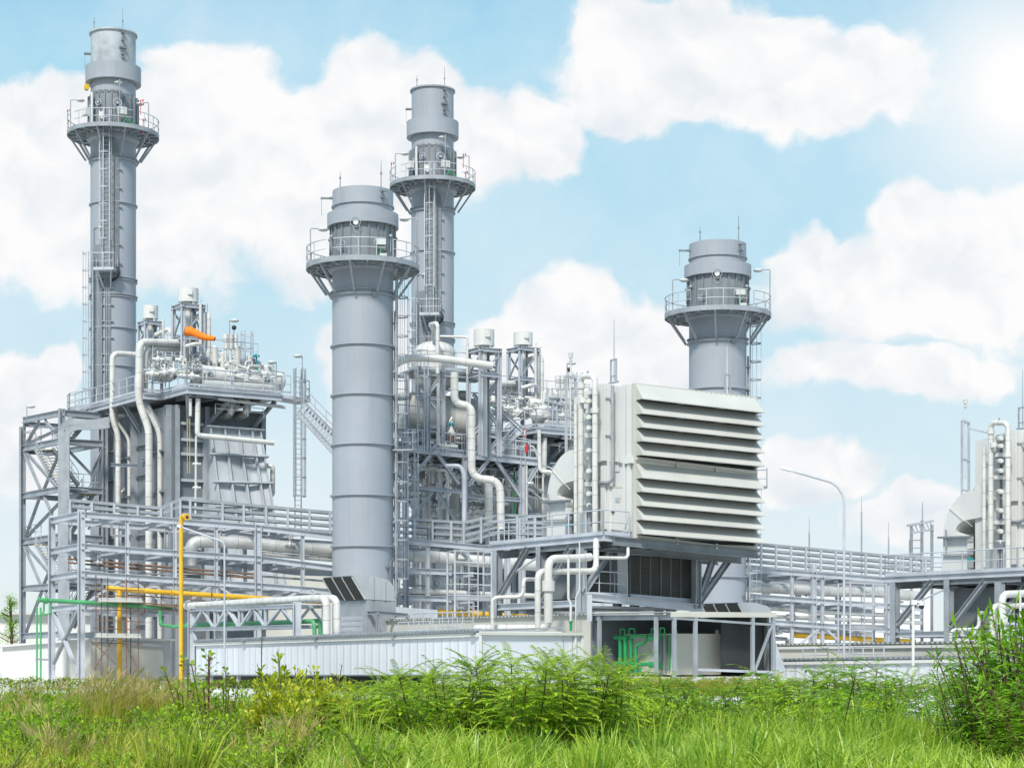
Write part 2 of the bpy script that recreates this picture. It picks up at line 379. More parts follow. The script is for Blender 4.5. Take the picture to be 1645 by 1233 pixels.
def round_platform(parent, cx, cy, z, r0, r1, bz, n_br, gaps=()):
    mb = MB(); mb.lathe(cx, cy, [(r0, z - .06), (r1, z - .06), (r1, z), (r0, z), (r0, z - .06)], 56)
    mb.lathe(cx, cy, [(r1, z - .16), (r1 + .03, z - .16), (r1 + .03, z + .13), (r1, z + .13), (r1, z - .16)], 56)
    shade_ring = MB().lathe(cx, cy, [(r0 + .02, z - .075), (r1 - .05, z - .075)], 56)  # dark ring below the deck, underside shade put into its colour
    for i in range(n_br * 2):
        t = 2 * math.pi * (i + .5) / (n_br * 2); c, s = math.cos(t), math.sin(t)
        mb.bar((cx + r0 * c, cy + r0 * s, z - .14), (cx + r1 * c, cy + r1 * s, z - .14), .09, .14)
    mb.lathe(cx, cy, [((r0 + r1) / 2 - .04, z - .2), ((r0 + r1) / 2 + .04, z - .2), ((r0 + r1) / 2 + .04, z - .07)], 48, False)
    pf = mb.build('platform', M['steel'], parent)
    shade_ring.build('underside_shade', M['steel_dk'], pf)
    mb = MB(); k = 40
    for i in range(k):
        t0, t1 = 2 * math.pi * i / k, 2 * math.pi * (i + 1) / k
        if any(a <= i < b for a, b in gaps):
            mb.build('handrail', M['steel_lt'], pf); mb = MB(); continue
        p = Vector((cx + r1 * math.cos(t0), cy + r1 * math.sin(t0), z)); q = Vector((cx + r1 * math.cos(t1), cy + r1 * math.sin(t1), z))
        for h, rr in ((1.1, .032), (.58, .026)): mb.tube(p + UP * h, q + UP * h, rr, 5)
        if i % 2 == 0: mb.tube(p, p + UP * 1.1, .03, 5)
    mb.build('handrail', M['steel_lt'], pf)
    for i in range(n_br):
        t = 2 * math.pi * (i + .25) / n_br; c, s = math.cos(t), math.sin(t)
        MB().bar((cx + (r1 - .12) * c, cy + (r1 - .12) * s, z - .15), (cx + (r0 + .02) * c, cy + (r0 + .02) * s, bz), .1, .13).build('bracket', M['steel'], parent)
    return pf
def ring(parent, cx, cy, z, r, h=.1, o=.12, name='stiffening_ring', mat_='stack'):
    MB().lathe(cx, cy, [(r, z - h / 2), (r + o, z - h / 2), (r + o, z + h / 2), (r, z + h / 2)], 56, False).build(name, M[mat_], parent)
def rod(parent, p, h):
    MB().tube(p, p + UP * h, .035, 5, .012).tube(p + UP * h * .55, p + UP * (h * .55 + .12), .05, 6).build('lightning_rod', M['steel_dk'], parent)
def polar(cx, cy, r, deg, z):     # degrees: 270 faces the photographer, 0 the right
    t = math.radians(deg); return Vector((cx + r * math.cos(t), cy + r * math.sin(t), z))
def box_on(mb, c, deg, w, dpt, h):
    t = math.radians(deg); o = Vector((math.cos(t), math.sin(t), 0)); s = Vector((-o.y, o.x, 0))
    return mb.box(c, s * w, o * dpt, UP * h)

def short_stack(px, d, dz, label, foot=0.0):
    cx, cy = (px - CX) / F * d, d
    z = lambda y: EYE + (HY - y) * 110 / F + dz
    t = thing('exhaust_stack', label, 'stack', (cx, cy, foot), 'wide exhaust stacks')
    r = 1.74
    MB().lathe(cx, cy, [(r, foot), (r, z(432)), (r + .05, z(430))], 72).build('shell', M['stack'], t)
    for y in (518, 598, 677, 757, 838): MB().lathe(cx, cy, [(r, z(y) - .015), (r + .003, z(y)), (r, z(y) + .015)], 72).build('weld_seam', M['stack'], t)
    for y in (558, 637, 716, 797, 878, 958): ring(t, cx, cy, z(y), r)
    for y in (472, 479): ring(t, cx, cy, z(y), r, .06, .14)
    si = MB().lathe(cx, cy, [(1.8, z(436)), (1.8, z(362))], 72).build('silencer_section', M['stack_dk'], t)
    for i in range(22):
        a = 360 * (i + .4) / 22
        box_on(MB(), polar(cx, cy, 1.84, a, z(398)), a, .06, .1, (434 - 364) * 110 / F).build('rib', M['stack_dk'], si)
    MB().lathe(cx, cy, [(1.7, z(368)), (1.7, z(330))], 72).build('neck', M['stack'], t)
    MB().lathe(cx, cy, [(1.72, z(367) + .02), (2.03, z(367)), (2.03, z(346)), (1.72, z(345))], 72, False).build('wind_band', M['stack'], t)
    MB().lathe(cx, cy, [(1.7, z(335)), (1.79, z(335)), (1.79, z(333)), (1.73, z(333)), (1.73, z(309)), (1.68, z(309)), (1.66, z(328))], 72, False).build('top_drum', M['stack'], t)
    round_platform(t, cx, cy, z(431), r + .3, 3.2, z(476), 10, gaps=((26, 27), (33, 34)))
    MB().lathe(cx, cy, [(r, z(440)), (r + .24, z(437)), (r + .24, z(431))], 56).build('curb_skirt', M['stack'], t)
    rod(t, polar(cx, cy, 1.68, 225, z(309)), .85); rod(t, polar(cx, cy, 1.68, 312, z(316)), 1.75)
    mb = MB()
    for a, y, k in ((312, 316, .5), (312, 326, .3), (190, 320, 0)):
        p = polar(cx, cy, 1.74, a, z(y)); box_on(mb, p, a, .16, .3, .1)
        if k: box_on(mb, polar(cx, cy, 1.9, a, z(y)), a, .5, .06, .06)
    mb.bar(polar(cx, cy, 1.74, 186, z(320)), polar(cx, cy, 2.4, 186, z(320)), .12, .1)
    mb.tube(polar(cx, cy, 2.35, 186, z(320)), polar(cx, cy, 2.35, 186, z(347)), .012, 4)
    mb.build('mounting_clip', M['steel_dk'], t)
    p = polar(cx, cy, 1.8, 263, z(369))
    o = Vector((math.cos(math.radians(263)), math.sin(math.radians(263)), 0))
    MB().tube(p - o * .1, p + o * .22, .15, 14).build('sampling_port', M['white'], t)
    pr = [p + o * .3 + (Vector((-o.y, o.x, 0)) * math.cos(k * math.pi / 10) + UP * math.sin(k * math.pi / 10)) * .29 for k in range(21)]
    mb = MB()
    for a, b in zip(pr[:-1], pr[1:]): mb.tube(a, b, .015, 4)
    mb.build('port_guard', M['steel_lt'], t)
    # analyser box, valve wheels and hoses on the deck
    MB().box(polar(cx, cy, 2.2, 302, z(400)), (.55, 0, 0), (0, .35, 0), (0, 0, .32)).build('analyser_box', M['lamp'], t)
    for a, y in ((238, 404), (300, 402)):
        mb = MB()
        p = polar(cx, cy, 1.95, a, z(y)); oo = (p - Vector((cx, cy, p.z))).normalized(); sd_ = Vector((-oo.y, oo.x, 0))
        q = [p + oo * .12 + (sd_ * math.cos(k * math.pi / 7) + UP * math.sin(k * math.pi / 7)) * .3 for k in range(15)]
        for a_, b_ in zip(q[:-1], q[1:]): mb.tube(a_, b_, .025, 4)
        mb.tube(p - oo * .2, p + oo * .2, .07, 6); mb.bar(q[0], q[7], .03); mb.bar(q[3], q[10], .03); mb.build('valve_wheel', M['steel'], t)
    MB().pipe([polar(cx, cy, 2.2, 302, z(404)), polar(cx, cy, 2.3, 300, z(418)), polar(cx, cy, 2.0, 294, z(428))], .03, .3, 5).build('hose', M['green_lt'], t)
    MB().box(polar(cx, cy, 2.4, 303, z(424)), (.4, 0, 0), (0, .3, 0), (0, 0, .35)).box(polar(cx, cy, 2.4, 309, z(427)), (.3, 0, 0), (0, .3, 0), (0, 0, .2)).build('pump_set', M['lamp'], t)
    for a in (355, 180, 330, 205):
        p = polar(cx, cy, 1.9, a, z(385)); MB().ball(p, .11).tube(p, p - UP * .9, .03, 5).build('gauge', M['steel'], t)
    a = 205; area_lamp(t, polar(cx, cy, 3.15, a, z(431)), polar(cx, cy, 3.15, a, z(375)), polar(0, 0, 1, a + 165, 0))
    a = 350; area_lamp(t, polar(cx, cy, 3.15, a, z(431)), polar(cx, cy, 3.15, a, z(354)), polar(0, 0, 1, a + 180, 0))
    # caged ladder up the right side, in two flights with a rest platform
    lp = lambda y, k=0: polar(cx, cy, r + .22 + k, 352, z(y))
    o = Vector((math.cos(math.radians(352)), math.sin(math.radians(352)), 0)); s_ = Vector((-o.y, o.x, 0))
    MB().ladder(lp(730), lp(436), s_, o).build('caged_ladder', M['steel'], t)
    MB().ladder(lp(1000), lp(725), s_, o, cstart=2.5).build('caged_ladder', M['steel'], t)
    mb = MB(); p = lp(724, .4) + s_ * .3; mb.box(p, o * 1.2, s_ * 1.3, UP * .08); mb.rail([p + o * .6 - s_ * .65, p + o * .6 + s_ * .65, p - o * .5 + s_ * .65], 1.1, .03, .9)
    mb.build('rest_platform', M['steel'], t)
    mb = MB()
    for y in range(520, 980, 40): mb.bar(polar(cx, cy, r, 352, z(y)), polar(cx, cy, r + .24, 352, z(y)), .5, .05)
    mb.pipe([polar(cx, cy, r + .1, 330, z(950)), polar(cx, cy, r + .1, 330, z(905)), polar(cx, cy, r + .1, 345, z(897))], .035, .2, 6)
    for y in (912, 935): mb.bar(polar(cx, cy, r, 325, z(y)), polar(cx, cy, r + .12, 325, z(y)), .3, .05)
    mb.build('ladder_clip', M['steel_dk'], t)
    MB().pipe([polar(cx, cy, r + .1, 357, z(980)), polar(cx, cy, r + .1, 357, z(500))], .06, .1, 6).build('conduit', M['steel'], t)
    # access door low down
    p = polar(cx, cy, r + .02, 296, z(480)); box_on(MB(), p, 296, .3, .2, .3).build('inspection_cover', M['stack_dk'], t)
    return t

def tall_stack(px, d, dz, label, worn):
    cx, cy = (px - CX) / F * d, d
    z = lambda y: EYE + (HY - y) * 138.6 / F + dz
    t = thing('tall_chimney', label, 'chimney', (cx, cy, 0), 'tall chimneys with round platforms')
    r = 1.61
    MB().lathe(cx, cy, [(r, 0), (r, z(160))], 64).build('shell', M['stack'], t)
    MB().lathe(cx, cy, [(r - .02, z(112)), (r - .02, z(58)), (1.71, z(58)), (1.71, z(55.5)), (1.52, z(55.5)), (1.5, z(75))], 64, False).build('top_drum', M['stack_old' if worn else 'stack'], t)
    MB().lathe(cx, cy, [(r - .02, z(158)), (r - .02, z(108))], 64).build('neck', M['stack'], t)
    MB().lathe(cx, cy, [(1.63, z(136)), (1.965, z(136)), (1.965, z(110)), (1.63, z(109))], 64, False).build('wind_band', M['stack'], t)
    si = MB().lathe(cx, cy, [(r, z(159)), (1.72, z(160)), (1.72, z(222))], 64).build('silencer_section', M['stack_dk'], t)
    for i in range(24):
        a = 360 * (i + .5) / 24
        box_on(MB(), polar(cx, cy, 1.76, a, z(190)), a, .07, .12, (221 - 160) * 138.6 / F).build('rib', M['stack_dk'], si)
    for y in (331, 450, 477, 530, 591, 650): ring(t, cx, cy, z(y), r, .09, .11)
    for y in (454, 481): ring(t, cx, cy, z(y), r, .06, .09)
    for y in (257, 263): ring(t, cx, cy, z(y), r, .07, .12)
    round_platform(t, cx, cy, z(218), r + .3, 3.22, z(260), 10, gaps=((24, 25), (34, 35)))
    MB().lathe(cx, cy, [(r, z(232)), (r + .24, z(228)), (r + .24, z(218))], 56).build('curb_skirt', M['stack'], t)
    rod(t, polar(cx, cy, 1.6, 225, z(57)), .9); rod(t, polar(cx, cy, 1.66, 305, z(72)), 2.2)
    mb = MB()
    for a, y, w in ((305, 62, .2), (305, 74, .2), (305, 86, .5), (305, 96, .2), (305, 102, .15)): box_on(mb, polar(cx, cy, r + .08, a, z(y)), a, w, .25, .12)
    mb.bar(polar(cx, cy, r, 187, z(88)), polar(cx, cy, 2.05, 187, z(88)), .3, .1); mb.tube(polar(cx, cy, 2.0, 187, z(88)), polar(cx, cy, 2.0, 187, z(112)), .012, 4)
    mb.build('mounting_clip', M['steel_dk'], t)
    if worn: MB().tube(polar(cx, cy, 1.9, 200, z(147)), polar(cx, cy, 2.1, 220, z(148)), .16, 10, .2).build('siren_horn', M['yellow'], t)
    pts = [polar(cx, cy, r + .05, 215 + i * 8, z(154 + (2 if i % 2 else 0))) for i in range(12)]
    MB().pipe(pts, .025, .05, 5).build('cable', M['steel_dk'], t)
    # rings, boxes, valves on the platform
    for a, y, rr in ((250, 176, .22), (290, 177, .3), (232, 180, .22)):
        mb = MB(); p = polar(cx, cy, 2.0, a, z(y)); oo = (p - Vector((cx, cy, p.z))).normalized(); sd_ = Vector((-oo.y, oo.x, 0))
        q = [p + (sd_ * math.cos(k * math.pi / 8) + UP * math.sin(k * math.pi / 8)) * rr for k in range(17)]
        for a_, b_ in zip(q[:-1], q[1:]): mb.tube(a_, b_, .03, 4)
        mb.tube(p - oo * .3, p + oo * .05, .08, 6); mb.build('hoist_ring', M['steel_lt'], t)
    for a, y, w in ((225, 190, .55), (297, 191, .6), (262, 200, .35)): box_on(MB(), polar(cx, cy, 2.3, a, z(y)), a, w, .35, .5).build('analyser_box', M['white'], t)
    MB().pipe([polar(cx, cy, 2.1, 237, z(217)), polar(cx, cy, 2.1, 237, z(160))], .09, .1, 8).build('riser', M['white'], t)
    MB().pipe([polar(cx, cy, 2.4, 297, z(212)), polar(cx, cy, 2.4, 305, z(200)), polar(cx, cy, 2.4, 312, z(212)), polar(cx, cy, 2.4, 320, z(205))], .05, .2, 5).build('hose', M['green'], t)
    for a, y in ((197, 186), (318, 178), (322, 207)):
        p = polar(cx, cy, 3.2, a, z(y)); MB().tube(p, p + UP * .17, .045, 8).tube(p + Vector((.16, 0, .04)), p + Vector((.16, 0, .2)), .045, 8).tube(p, p - UP * (.9), .025, 5).build('obstruction_light', M['red'], t)
    for a, yt, b in ((208, 170, 150), (334, 173, 180), (290, 147, 180)):
        area_lamp(t, polar(cx, cy, 3.1, a, z(218)), polar(cx, cy, 3.1, a, z(yt)), polar(0, 0, 1, a + b, 0))
    # caged ladder on the near side, conduits and dark channel
    a = 267; o = Vector((math.cos(math.radians(a)), math.sin(math.radians(a)), 0)); s_ = Vector((-o.y, o.x, 0))
    MB().ladder(polar(cx, cy, r + .42, a, z(444)), polar(cx, cy, r + .42, a, z(190)), s_, o, cstart=2.2, hoop=1.22, w=.5, cr=.42).build('caged_ladder', M['steel_lt'], t)
    mb = MB()
    for ang, w in ((256, .12), (268, .95), (281, .13)): box_on(mb, polar(cx, cy, r + .06, ang, (z(232) + z(455)) / 2), ang, w, .16, z(232) - z(455))
    mb.build('cable_channel', M['stack_dk'], t)
    mb = MB()
    for ang in (284, 287, 290, 293): mb.tube(polar(cx, cy, r + .1, ang, z(238)), polar(cx, cy, r + .1, ang, z(452)), .035, 5)
    for y in range(250, 450, 30): box_on(mb, polar(cx, cy, r + .06, 291, z(y)), 291, .7, .1, .05)
    mb.build('conduit', M['steel'], t)
    mb = MB(); c = polar(cx, cy, r + .55, a, z(444)); mb.box(c, s_ * 1.5, o * 1.1, UP * .09)
    mb.rail([c - s_ * .75 - o * .5, c - s_ * .75 + o * .55, c + s_ * .75 + o * .55, c + s_ * .75 - o * .5], 1.15, .03, .7)
    mb.bar(c - s_ * .5 + o * .4, polar(cx, cy, r, a - 8, z(470)), .1); mb.bar(c + s_ * .5 + o * .4, polar(cx, cy, r, a + 8, z(470)), .1)
    mb.build('rest_platform', M['steel_lt'], t)
    a2 = 228; o2 = Vector((math.cos(math.radians(a2)), math.sin(math.radians(a2)), 0)); s2 = Vector((-o2.y, o2.x, 0))
    MB().ladder(polar(cx, cy, r + .35, a2, z(640)), polar(cx, cy, r + .35, a2, z(412)), s2, o2, cstart=.5, hoop=1.2, w=.5).build('caged_ladder', M['steel_lt'], t)
    mb = MB()
    for ang in (243, 246, 262, 266, 270, 274): mb.tube(polar(cx, cy, r + .1, ang, z(455)), polar(cx, cy, r + .1, ang, z(640)), .04, 5)
    for y in range(470, 640, 26): box_on(mb, polar(cx, cy, r + .06, 268, z(y)), 268, .85, .1, .05)
    mb.build('conduit', M['steel'], t)
    mb = MB(); box_on(mb, polar(cx, cy, r + .03, 240, (z(400) + z(650)) / 2), 240, .9, .1, z(400) - z(650)); mb.build('cable_channel', M['stack_dk'], t)
    q = [polar(cx, cy, r + .3, 285, z(438)), polar(cx, cy, r + .55, 292, z(447)), polar(cx, cy, r + .4, 288, z(457)), polar(cx, cy, r + .1, 275, z(458))]
    MB().pipe(q, .06, .4, 6).pipe([p + Vector((.12, -.05, .1)) for p in q], .05, .4, 6).build('cable_loop', M['dark'], t)
    p = polar(cx, cy, r + .15, 236, z(378)); area_lamp(t, polar(cx, cy, r + .1, 228, z(405)), polar(cx, cy, r + .1, 228, z(372)), Vector((.9, -.3, 0)))
    return t
short_stack(583, 110, 0, 'wide pale grey exhaust stack standing behind the black-fronted air vent hood, nearest of the stacks')
short_stack(1153, 117.4, -1.44, 'wide pale grey exhaust stack rising behind the big white louvred filter house')
tall_stack(182, 138.6, 0, 'tallest grey chimney, by the stair tower, its top band of paint flaking pale', True)
tall_stack(695, 146, -1.9, 'tall grey chimney behind the domed tank, a clean painted top on it', False)
# ================================================================ heat recovery boilers
VX, VY, UX, UY = -.56, .83, .83, .56
def G(p, z=0.0): return Vector((p[0], p[1], z))
def valve(parent, c, s=1., mat_='jacket', wheel=True):
    mb = MB(); mb.tube(c - Vector((.3, .1, 0)) * s, c + Vector((.3, .1, 0)) * s, .1 * s, 8).ball(c, .16 * s, .16 * s, .18 * s, 8, 5)
    mb.tube(c, c + UP * .5 * s, .05 * s, 6); v = mb.build('valve', M[mat_], parent)
    if wheel:
        q = c + UP * .5 * s; mb = MB(); o = Vector((.35, -.9, .2)).normalized(); a = o.cross(UP).normalized(); b = a.cross(o)
        r = [q + (a * math.cos(k * math.pi / 5) + b * math.sin(k * math.pi / 5)) * .2 * s for k in range(11)]
        for x, y in zip(r[:-1], r[1:]): mb.tube(x, y, .025 * s, 4)
        mb.bar(r[0], r[5], .025 * s); mb.build('handwheel', M['steel_dk'], v)

def silencer(px, y0, y1, d, half, frame, label, deep=1.6):
    """white vent silencer drum on a steel frame; frame = (columns px, top y, foot y, mid y)"""
    c = W(px, (y0 + y1) / 2, d); r = half * d / F; zt, zb = W(px, y0, d).z, W(px, y1, d).z
    foot = W(px, frame[2], d)
    t = thing('vent_silencer', label, 'silencer', foot, 'white vent silencers on steel frames')
    MB().lathe(c.x, c.y, [(r * .3, zb), (r, zb), (r, zt), (r * .86, zt), (r * .84, zt - .5), (0, zt - .5)], 32, True).build('drum', M['white'], t)
    mb = MB()
    for a in (225, 315, 45, 135): 
        p = polar(c.x, c.y, r * .8, a, zb); mb.bar(p, p - UP * .3, .14)
    mb.build('drum_feet', M['white'], t)
    MB().box(polar(c.x, c.y, r, 290, zt - (zt - zb) * .4), (.3, 0, 0), (0, .2, 0), (0, 0, .25)).build('name_plate', M['lamp'], t)
    w = r * 1.35; u = Vector((UX, UY, 0)); v = Vector((VX, VY, 0)); top = zb - .32
    cs = [G(c) + u * sx * w * .8 + v * sy * w * .8 for sx, sy in ((-1, -1), (1, -1), (1, 1), (-1, 1))]
    for p in cs: MB().ib(G(p, foot.z), G(p, top), .22, .22, u).build('column', M['steel_lt'], t)
    for zz in (top, W(px, frame[3], d).z):
        e = 1.25 if zz == top else 1
        for p, q in zip(cs, cs[1:] + cs[:1]):
            m = (p + q) / 2; MB().ib(G(m + (p - m) * e, zz), G(m + (q - m) * e, zz), .2, .26).build('beam', M['steel_lt'], t)
    zm = W(px, frame[3], d).z
    for p, q in zip(cs, cs[1:] + cs[:1]): MB().bar(G(p, zm + .1), G(q, top - .3), .1).build('brace', M['steel'], t)
    MB().tube((c.x, c.y, foot.z), (c.x, c.y, zb), r * .3, 12).build('vent_pipe', M['jacket'], t)
    return t

def pipe_thing(name, label, cat, pts, r, mat_='jacket', bend=None, seam=1.0, group=None, n=12):
    o = MB().pipe(pts, r, bend, n, seam).build(name, [M[mat_], M['seam']], None, pts[-1])
    return tag(o, label, cat, group)

def boiler(which):
    first = which == 0; rnd = random.Random(5 + which)
    z0 = 0.0
    A = Vector((-21.58, 122.4, 0)); u = Vector((UX, UY, 0)); v = Vector((VX, VY, 0))
    HL = Plan(A.x, A.y, VX, VY); HF = Plan(A.x, A.y, UX, UY)
    AO = A + Vector((OFF.x, OFF.y, 0))
    lab = ['left grey boiler house with a sloping ribbed inlet duct below its railed deck',
           'grey steel boiler house mostly behind the pipework right of the domed tank'][which]
    t = thing('boiler', lab, 'boiler', G(AO, 0), 'grey steel boiler houses')
    ztop = W(276, 650, 122.4).z
    # casing
    MB().prism([G(AO, 0), G(AO + u * 6.4, 0), G(AO + u * 6.4 + v * 11.2, 0), G(AO + v * 11.2, 0)], (0, 0, ztop)).build('casing', M['casing'], t)
    o_l = -u * .0
    cs = [0.2, 3.0, 5.6, 8.4, 11.0]
    for k in cs: MB().ib(G(AO + v * k - u * .16, 0), G(AO + v * k - u * .16, ztop), .42, .3, v).build('column', M['steel'], t)
    for k in (.25, 2.3, 6.3): MB().ib(G(AO + u * k - v * .15, 0), G(AO + u * k - v * .15, ztop), .3, .42, v).build('column', M['steel'], t)
    for i, (a, b) in enumerate(zip(cs[:-1], cs[1:])):
        for zz in np.arange(1.5, ztop - 1, 1.95 if i % 2 else 2.6):
            MB().bar(G(AO + v * (a + .25) - u * .1, zz), G(AO + v * (b - .25) - u * .1, zz), .22, .12).build('stiffener', M['casing'], t)
    for py in (680, 706, 729, 771, 800, 840, 880, 920):
        z = W(290, py, 122.8).z
        MB().bar(G(AO + u * .5 - v * .12, z), G(AO + u * 2.15 - v * .12, z), .2, .18).build('stiffener', M['duct'], t)
        MB().bar(G(AO + u * 2.5 - v * .1, z), G(AO + u * 3.1 - v * .1, z), .2, .12).build('stiffener', M['casing'], t)
    # inlet duct with a sloping, ribbed roof, flaring towards the exhaust stack
    HD = HF.back(-1.0); T1, T2 = HD.at(336, 684), HD.at(416, 690)
    P1, P2 = Plan(T1.x - OFF.x, T1.y - OFF.y, -VX, -VY), Plan(T2.x - OFF.x, T2.y - OFF.y, -VX, -VY)
    B1, B2 = P1.at(352, 815), P2.at(437, 815)
    E1, E2 = T1 + (B1 - T1) * 2.1, T2 + (B2 - T2) * 2.1
    back = v * 1.4
    dk = MB().hexa([E1, E2, E2 + v * 6.5, E1 + v * 6.5, T1, T2, T2 + back, T1 + back]).build('inlet_duct', M['duct'], t)
    nrm = (T2 - T1).cross(E1 - T1).normalized()
    if nrm.y > 0: nrm = -nrm
    for k in (0.0, .28, .56, .83, 1.0):
        a, b = T1 + (T2 - T1) * k, E1 + (E2 - E1) * k
        MB().bar(a + nrm * .11, b + nrm * .11, .09, .24, nrm).build('rib', M['duct'], dk)
    for k in (.02, .36, .70, 1.0, 1.3, 1.7):
        k /= 2.1; a, b = T1 + (E1 - T1) * k, T2 + (E2 - T2) * k
        MB().bar(a - u * .3 + nrm * .16, b + u * .25 + nrm * .16, .1, .32, nrm).build('rib', M['duct'], dk)
    # deck round the top
    C = Vector((-20.3, 120.5, 0)) + G(OFF); zd = W(299, 619, 120.7).z
    MB().prism([G(C, zd - .4), G(C + u * 6.6, zd - .4), G(C + u * 6.6 + v * 13, zd - .4), G(C + v * 17, zd - .4), G(C + v * 17 - u * 1.2, zd - .4), G(C + v * 4.0 - u * 1.2, zd - .4), G(C + v * 4.0, zd - .4)], (0, 0, .36)).build('deck', M['steel'], t)
    for k0, k1, bk, hh in ((.3, 3.2, 4.5, 1.4), (1.0, 4.2, 6.0, 3.0), (3.3, 6.2, 5.0, 1.9)):
        p, q = G(C + u * k0 + v * bk, zd + hh), G(C + u * k1 + v * bk, zd + hh)
        MB().rail([p, q, q + v * 1.6], 1.1, .035, .9).build('handrail', M['steel_lt'], t)
        MB().prism([p - UP * .08, q - UP * .08, q + v * 1.6 - UP * .08, p + v * 1.6 - UP * .08], (0, 0, .07)).build('catwalk', M['steel'], t)
        for w_ in (p, q, q + v * 1.6, p + v * 1.6): MB().bar(w_, G(w_, zd), .1).build('catwalk_leg', M['steel_lt'], t)
    for i in range(16):
        p = G(C + u * rnd.uniform(-.6, 6.3) + v * rnd.uniform(.3, 9), zd); MB().bar(p, p + UP * rnd.uniform(1.2, 3.2), .07).build('post', M['steel_lt'], t)
    edge = [G(C + u * 6.6, zd), G(C, zd), G(C + v * 4.0, zd), G(C + v * 4.0 - u * 1.2, zd), G(C + v * 17 - u * 1.2, zd)]
    MB().rail(edge, 1.1, .042, 1.3).build('handrail', M['steel_lt'], t)
    MB().rail([G(C + u * 6.6, zd), G(C + u * 6.6 + v * 3, zd)], 1.1, .042, 1.3).build('handrail', M['steel_lt'], t)
    MB().rail([G(C + u * 1.2 + v * 2.2, zd + 2.3), G(C + u * 6 + v * 2.2, zd + 2.3)], 1.1, .03, 1.1, toe=False).build('handrail', M['steel_lt'], t)
    for p, q in zip(edge[:-1], edge[1:]): MB().ib(p - UP * .36, q - UP * .36, .2, .34).build('edge_beam', M['steel_lt'], t)
    for k in np.arange(.6, 6.5, 1.5): MB().ib(G(C + u * k, zd - .55), G(C + u * k + v * 3, zd - .55), .2, .3).build('joist', M['steel_dk'], t)
    def knee(a, b, nm='knee_brace'): MB().ib(a, b, .22, .22).build(nm, M['steel'], t)
    zz = zd - .5; D = 1.9
    for k, side in ((.15, 1.2), (3.2, -1.2), (6.3, -1.1)):
        knee(G(C + u * k + v * .3, zz), G(C + u * (k + side) + v * 2.7, zz - 2.3))
    MB().ib(G(C + u * .05 + v * .25, zz), G(C + u * 3.3 + v * .25, zz), .2, .3).build('edge_beam', M['steel_lt'], t)
    for k in (4.2, 7.4, 11.5): knee(G(C + v * k - u * 1.1, zz), G(C + v * (k - .2) + u * .2, zz - 2.0))
    # pipework hanging below the deck
    for a, b in ((368, 372), (393, 397)):
        MB().pipe([HF.back(-1.0).at(b, 640), HF.back(-1.0).at(b, 664), HF.at(a - 12, 672), HF.back(.5).at(a - 14, 676)], .26, .5, 12, .4).build('drain_pipe', [M['jacket_al'], M['seam']], t)
    FP = HF.back(-2.0)
    MB().pipe([FP.at(350, 640), FP.at(458, 654)], .11, .1, 8).build('header_pipe', M['jacket'], t)
    MB().rail([FP.at(346, 664), FP.at(424, 672)], .62, .025, 1.2, toe=False).build('handrail', M['steel'], t)
    # drums and pipework on the deck
    DP = HF.back(.3)
    def hdrum(px0, px1, y, r, plan, nm, mt='jacket'):
        a, b = plan.at(px0, y[0]), plan.at(px1, y[1]); d = (b - a).normalized()
        mb = MB(); mb.tube(a, b, r, 20, cap=False)
        for p, s in ((a, -1), (b, 1)):
            pts = [p]
            for j in range(1, 5):
                th = j * math.pi / 8; mb.tube(p + d * s * r * .55 * math.sin(th - math.pi / 8), p + d * s * r * .55 * math.sin(th), r * math.cos(th - math.pi / 8), 20, r * math.cos(th), cap=(j == 4))
        L_ = (b - a).length
        for k in range(1, int(L_)): 
            q = a + d * k; mb.tube(q - d * .02, q + d * .02, r * 1.015, 20, mi=1)
        return mb.build(nm, [M[mt], M['seam']], t)
    hdrum(316, 449, (601, 613), .62, DP, 'steam_drum'); hdrum(330, 444, (617, 625), .3, HF.back(-.6), 'condensate_drum', 'jacket_al')
    hdrum(312, 392, (585, 594), .42, HF.back(1.6), 'steam_drum')
    hdrum(255, 273, (604, 604), .38, HF.back(2), 'flash_vessel')
    for px, y, h, r in ((345, 588, 1.2, .2), (357, 590, .9, .16), (334, 600, 1.4, .13), (400, 598, .9, .3), (414, 600, .7, .25), (382, 590, 1.3, .2), (428, 604, .6, .2)):
        p = HF.back(1.0).at(px, y); MB().tube(p - UP * .6, p + UP * h, r, 12).ball(p + UP * h, r, r, r * .7, 10, 6).build('nozzle', M['jacket'], t)
    for i in range(62):
        px = rnd.uniform(240, 440); y = 604 + (px - 300) * .07 - abs(rnd.gauss(0, 11)); dd = rnd.uniform(-.9, 3)
        valve(t, HF.back(dd).at(px, y), rnd.uniform(.7, 1.4), rnd.choice(['jacket', 'jacket', 'jacket', 'steel', 'steel_dk', 'lamp']), rnd.random() < .45)
    for i in range(44):
        px = rnd.uniform(232, 436); y = 606 + (px - 300) * .06; P = HF.back(rnd.uniform(-.5, 3)); w = rnd.uniform(4, 26); y1 = y - rnd.uniform(8, 34)
        MB().pipe([P.at(px, y), P.at(px, y1), P.at(px + w * rnd.choice((-1, 1)), y1 + rnd.uniform(-2, 2)), P.at(px + w, y1 + rnd.uniform(5, 12))], rnd.uniform(.05, .15), .3, 7).build('small_pipe', M[rnd.choice(['jacket', 'jacket', 'steel', 'jacket_al'])], t)
    for px in (362, 370, 378):
        p = HF.back(1.5).at(px, 560); MB().tube(p - UP * 1.4, p, .11, 8).tube(p, p + UP * .38, .19, 12).tube(p + UP * .42, p + UP * .62, .17, 10).tube(p + UP * .62, p + UP * .95, .2, 12).build('safety_vent', M['white'], t)
    def pl(px, y0, y1, dx, d):
        o = Vector((dx, 0, 0)); area_lamp(t, W(px, y0, d), W(px, y1, d), o)
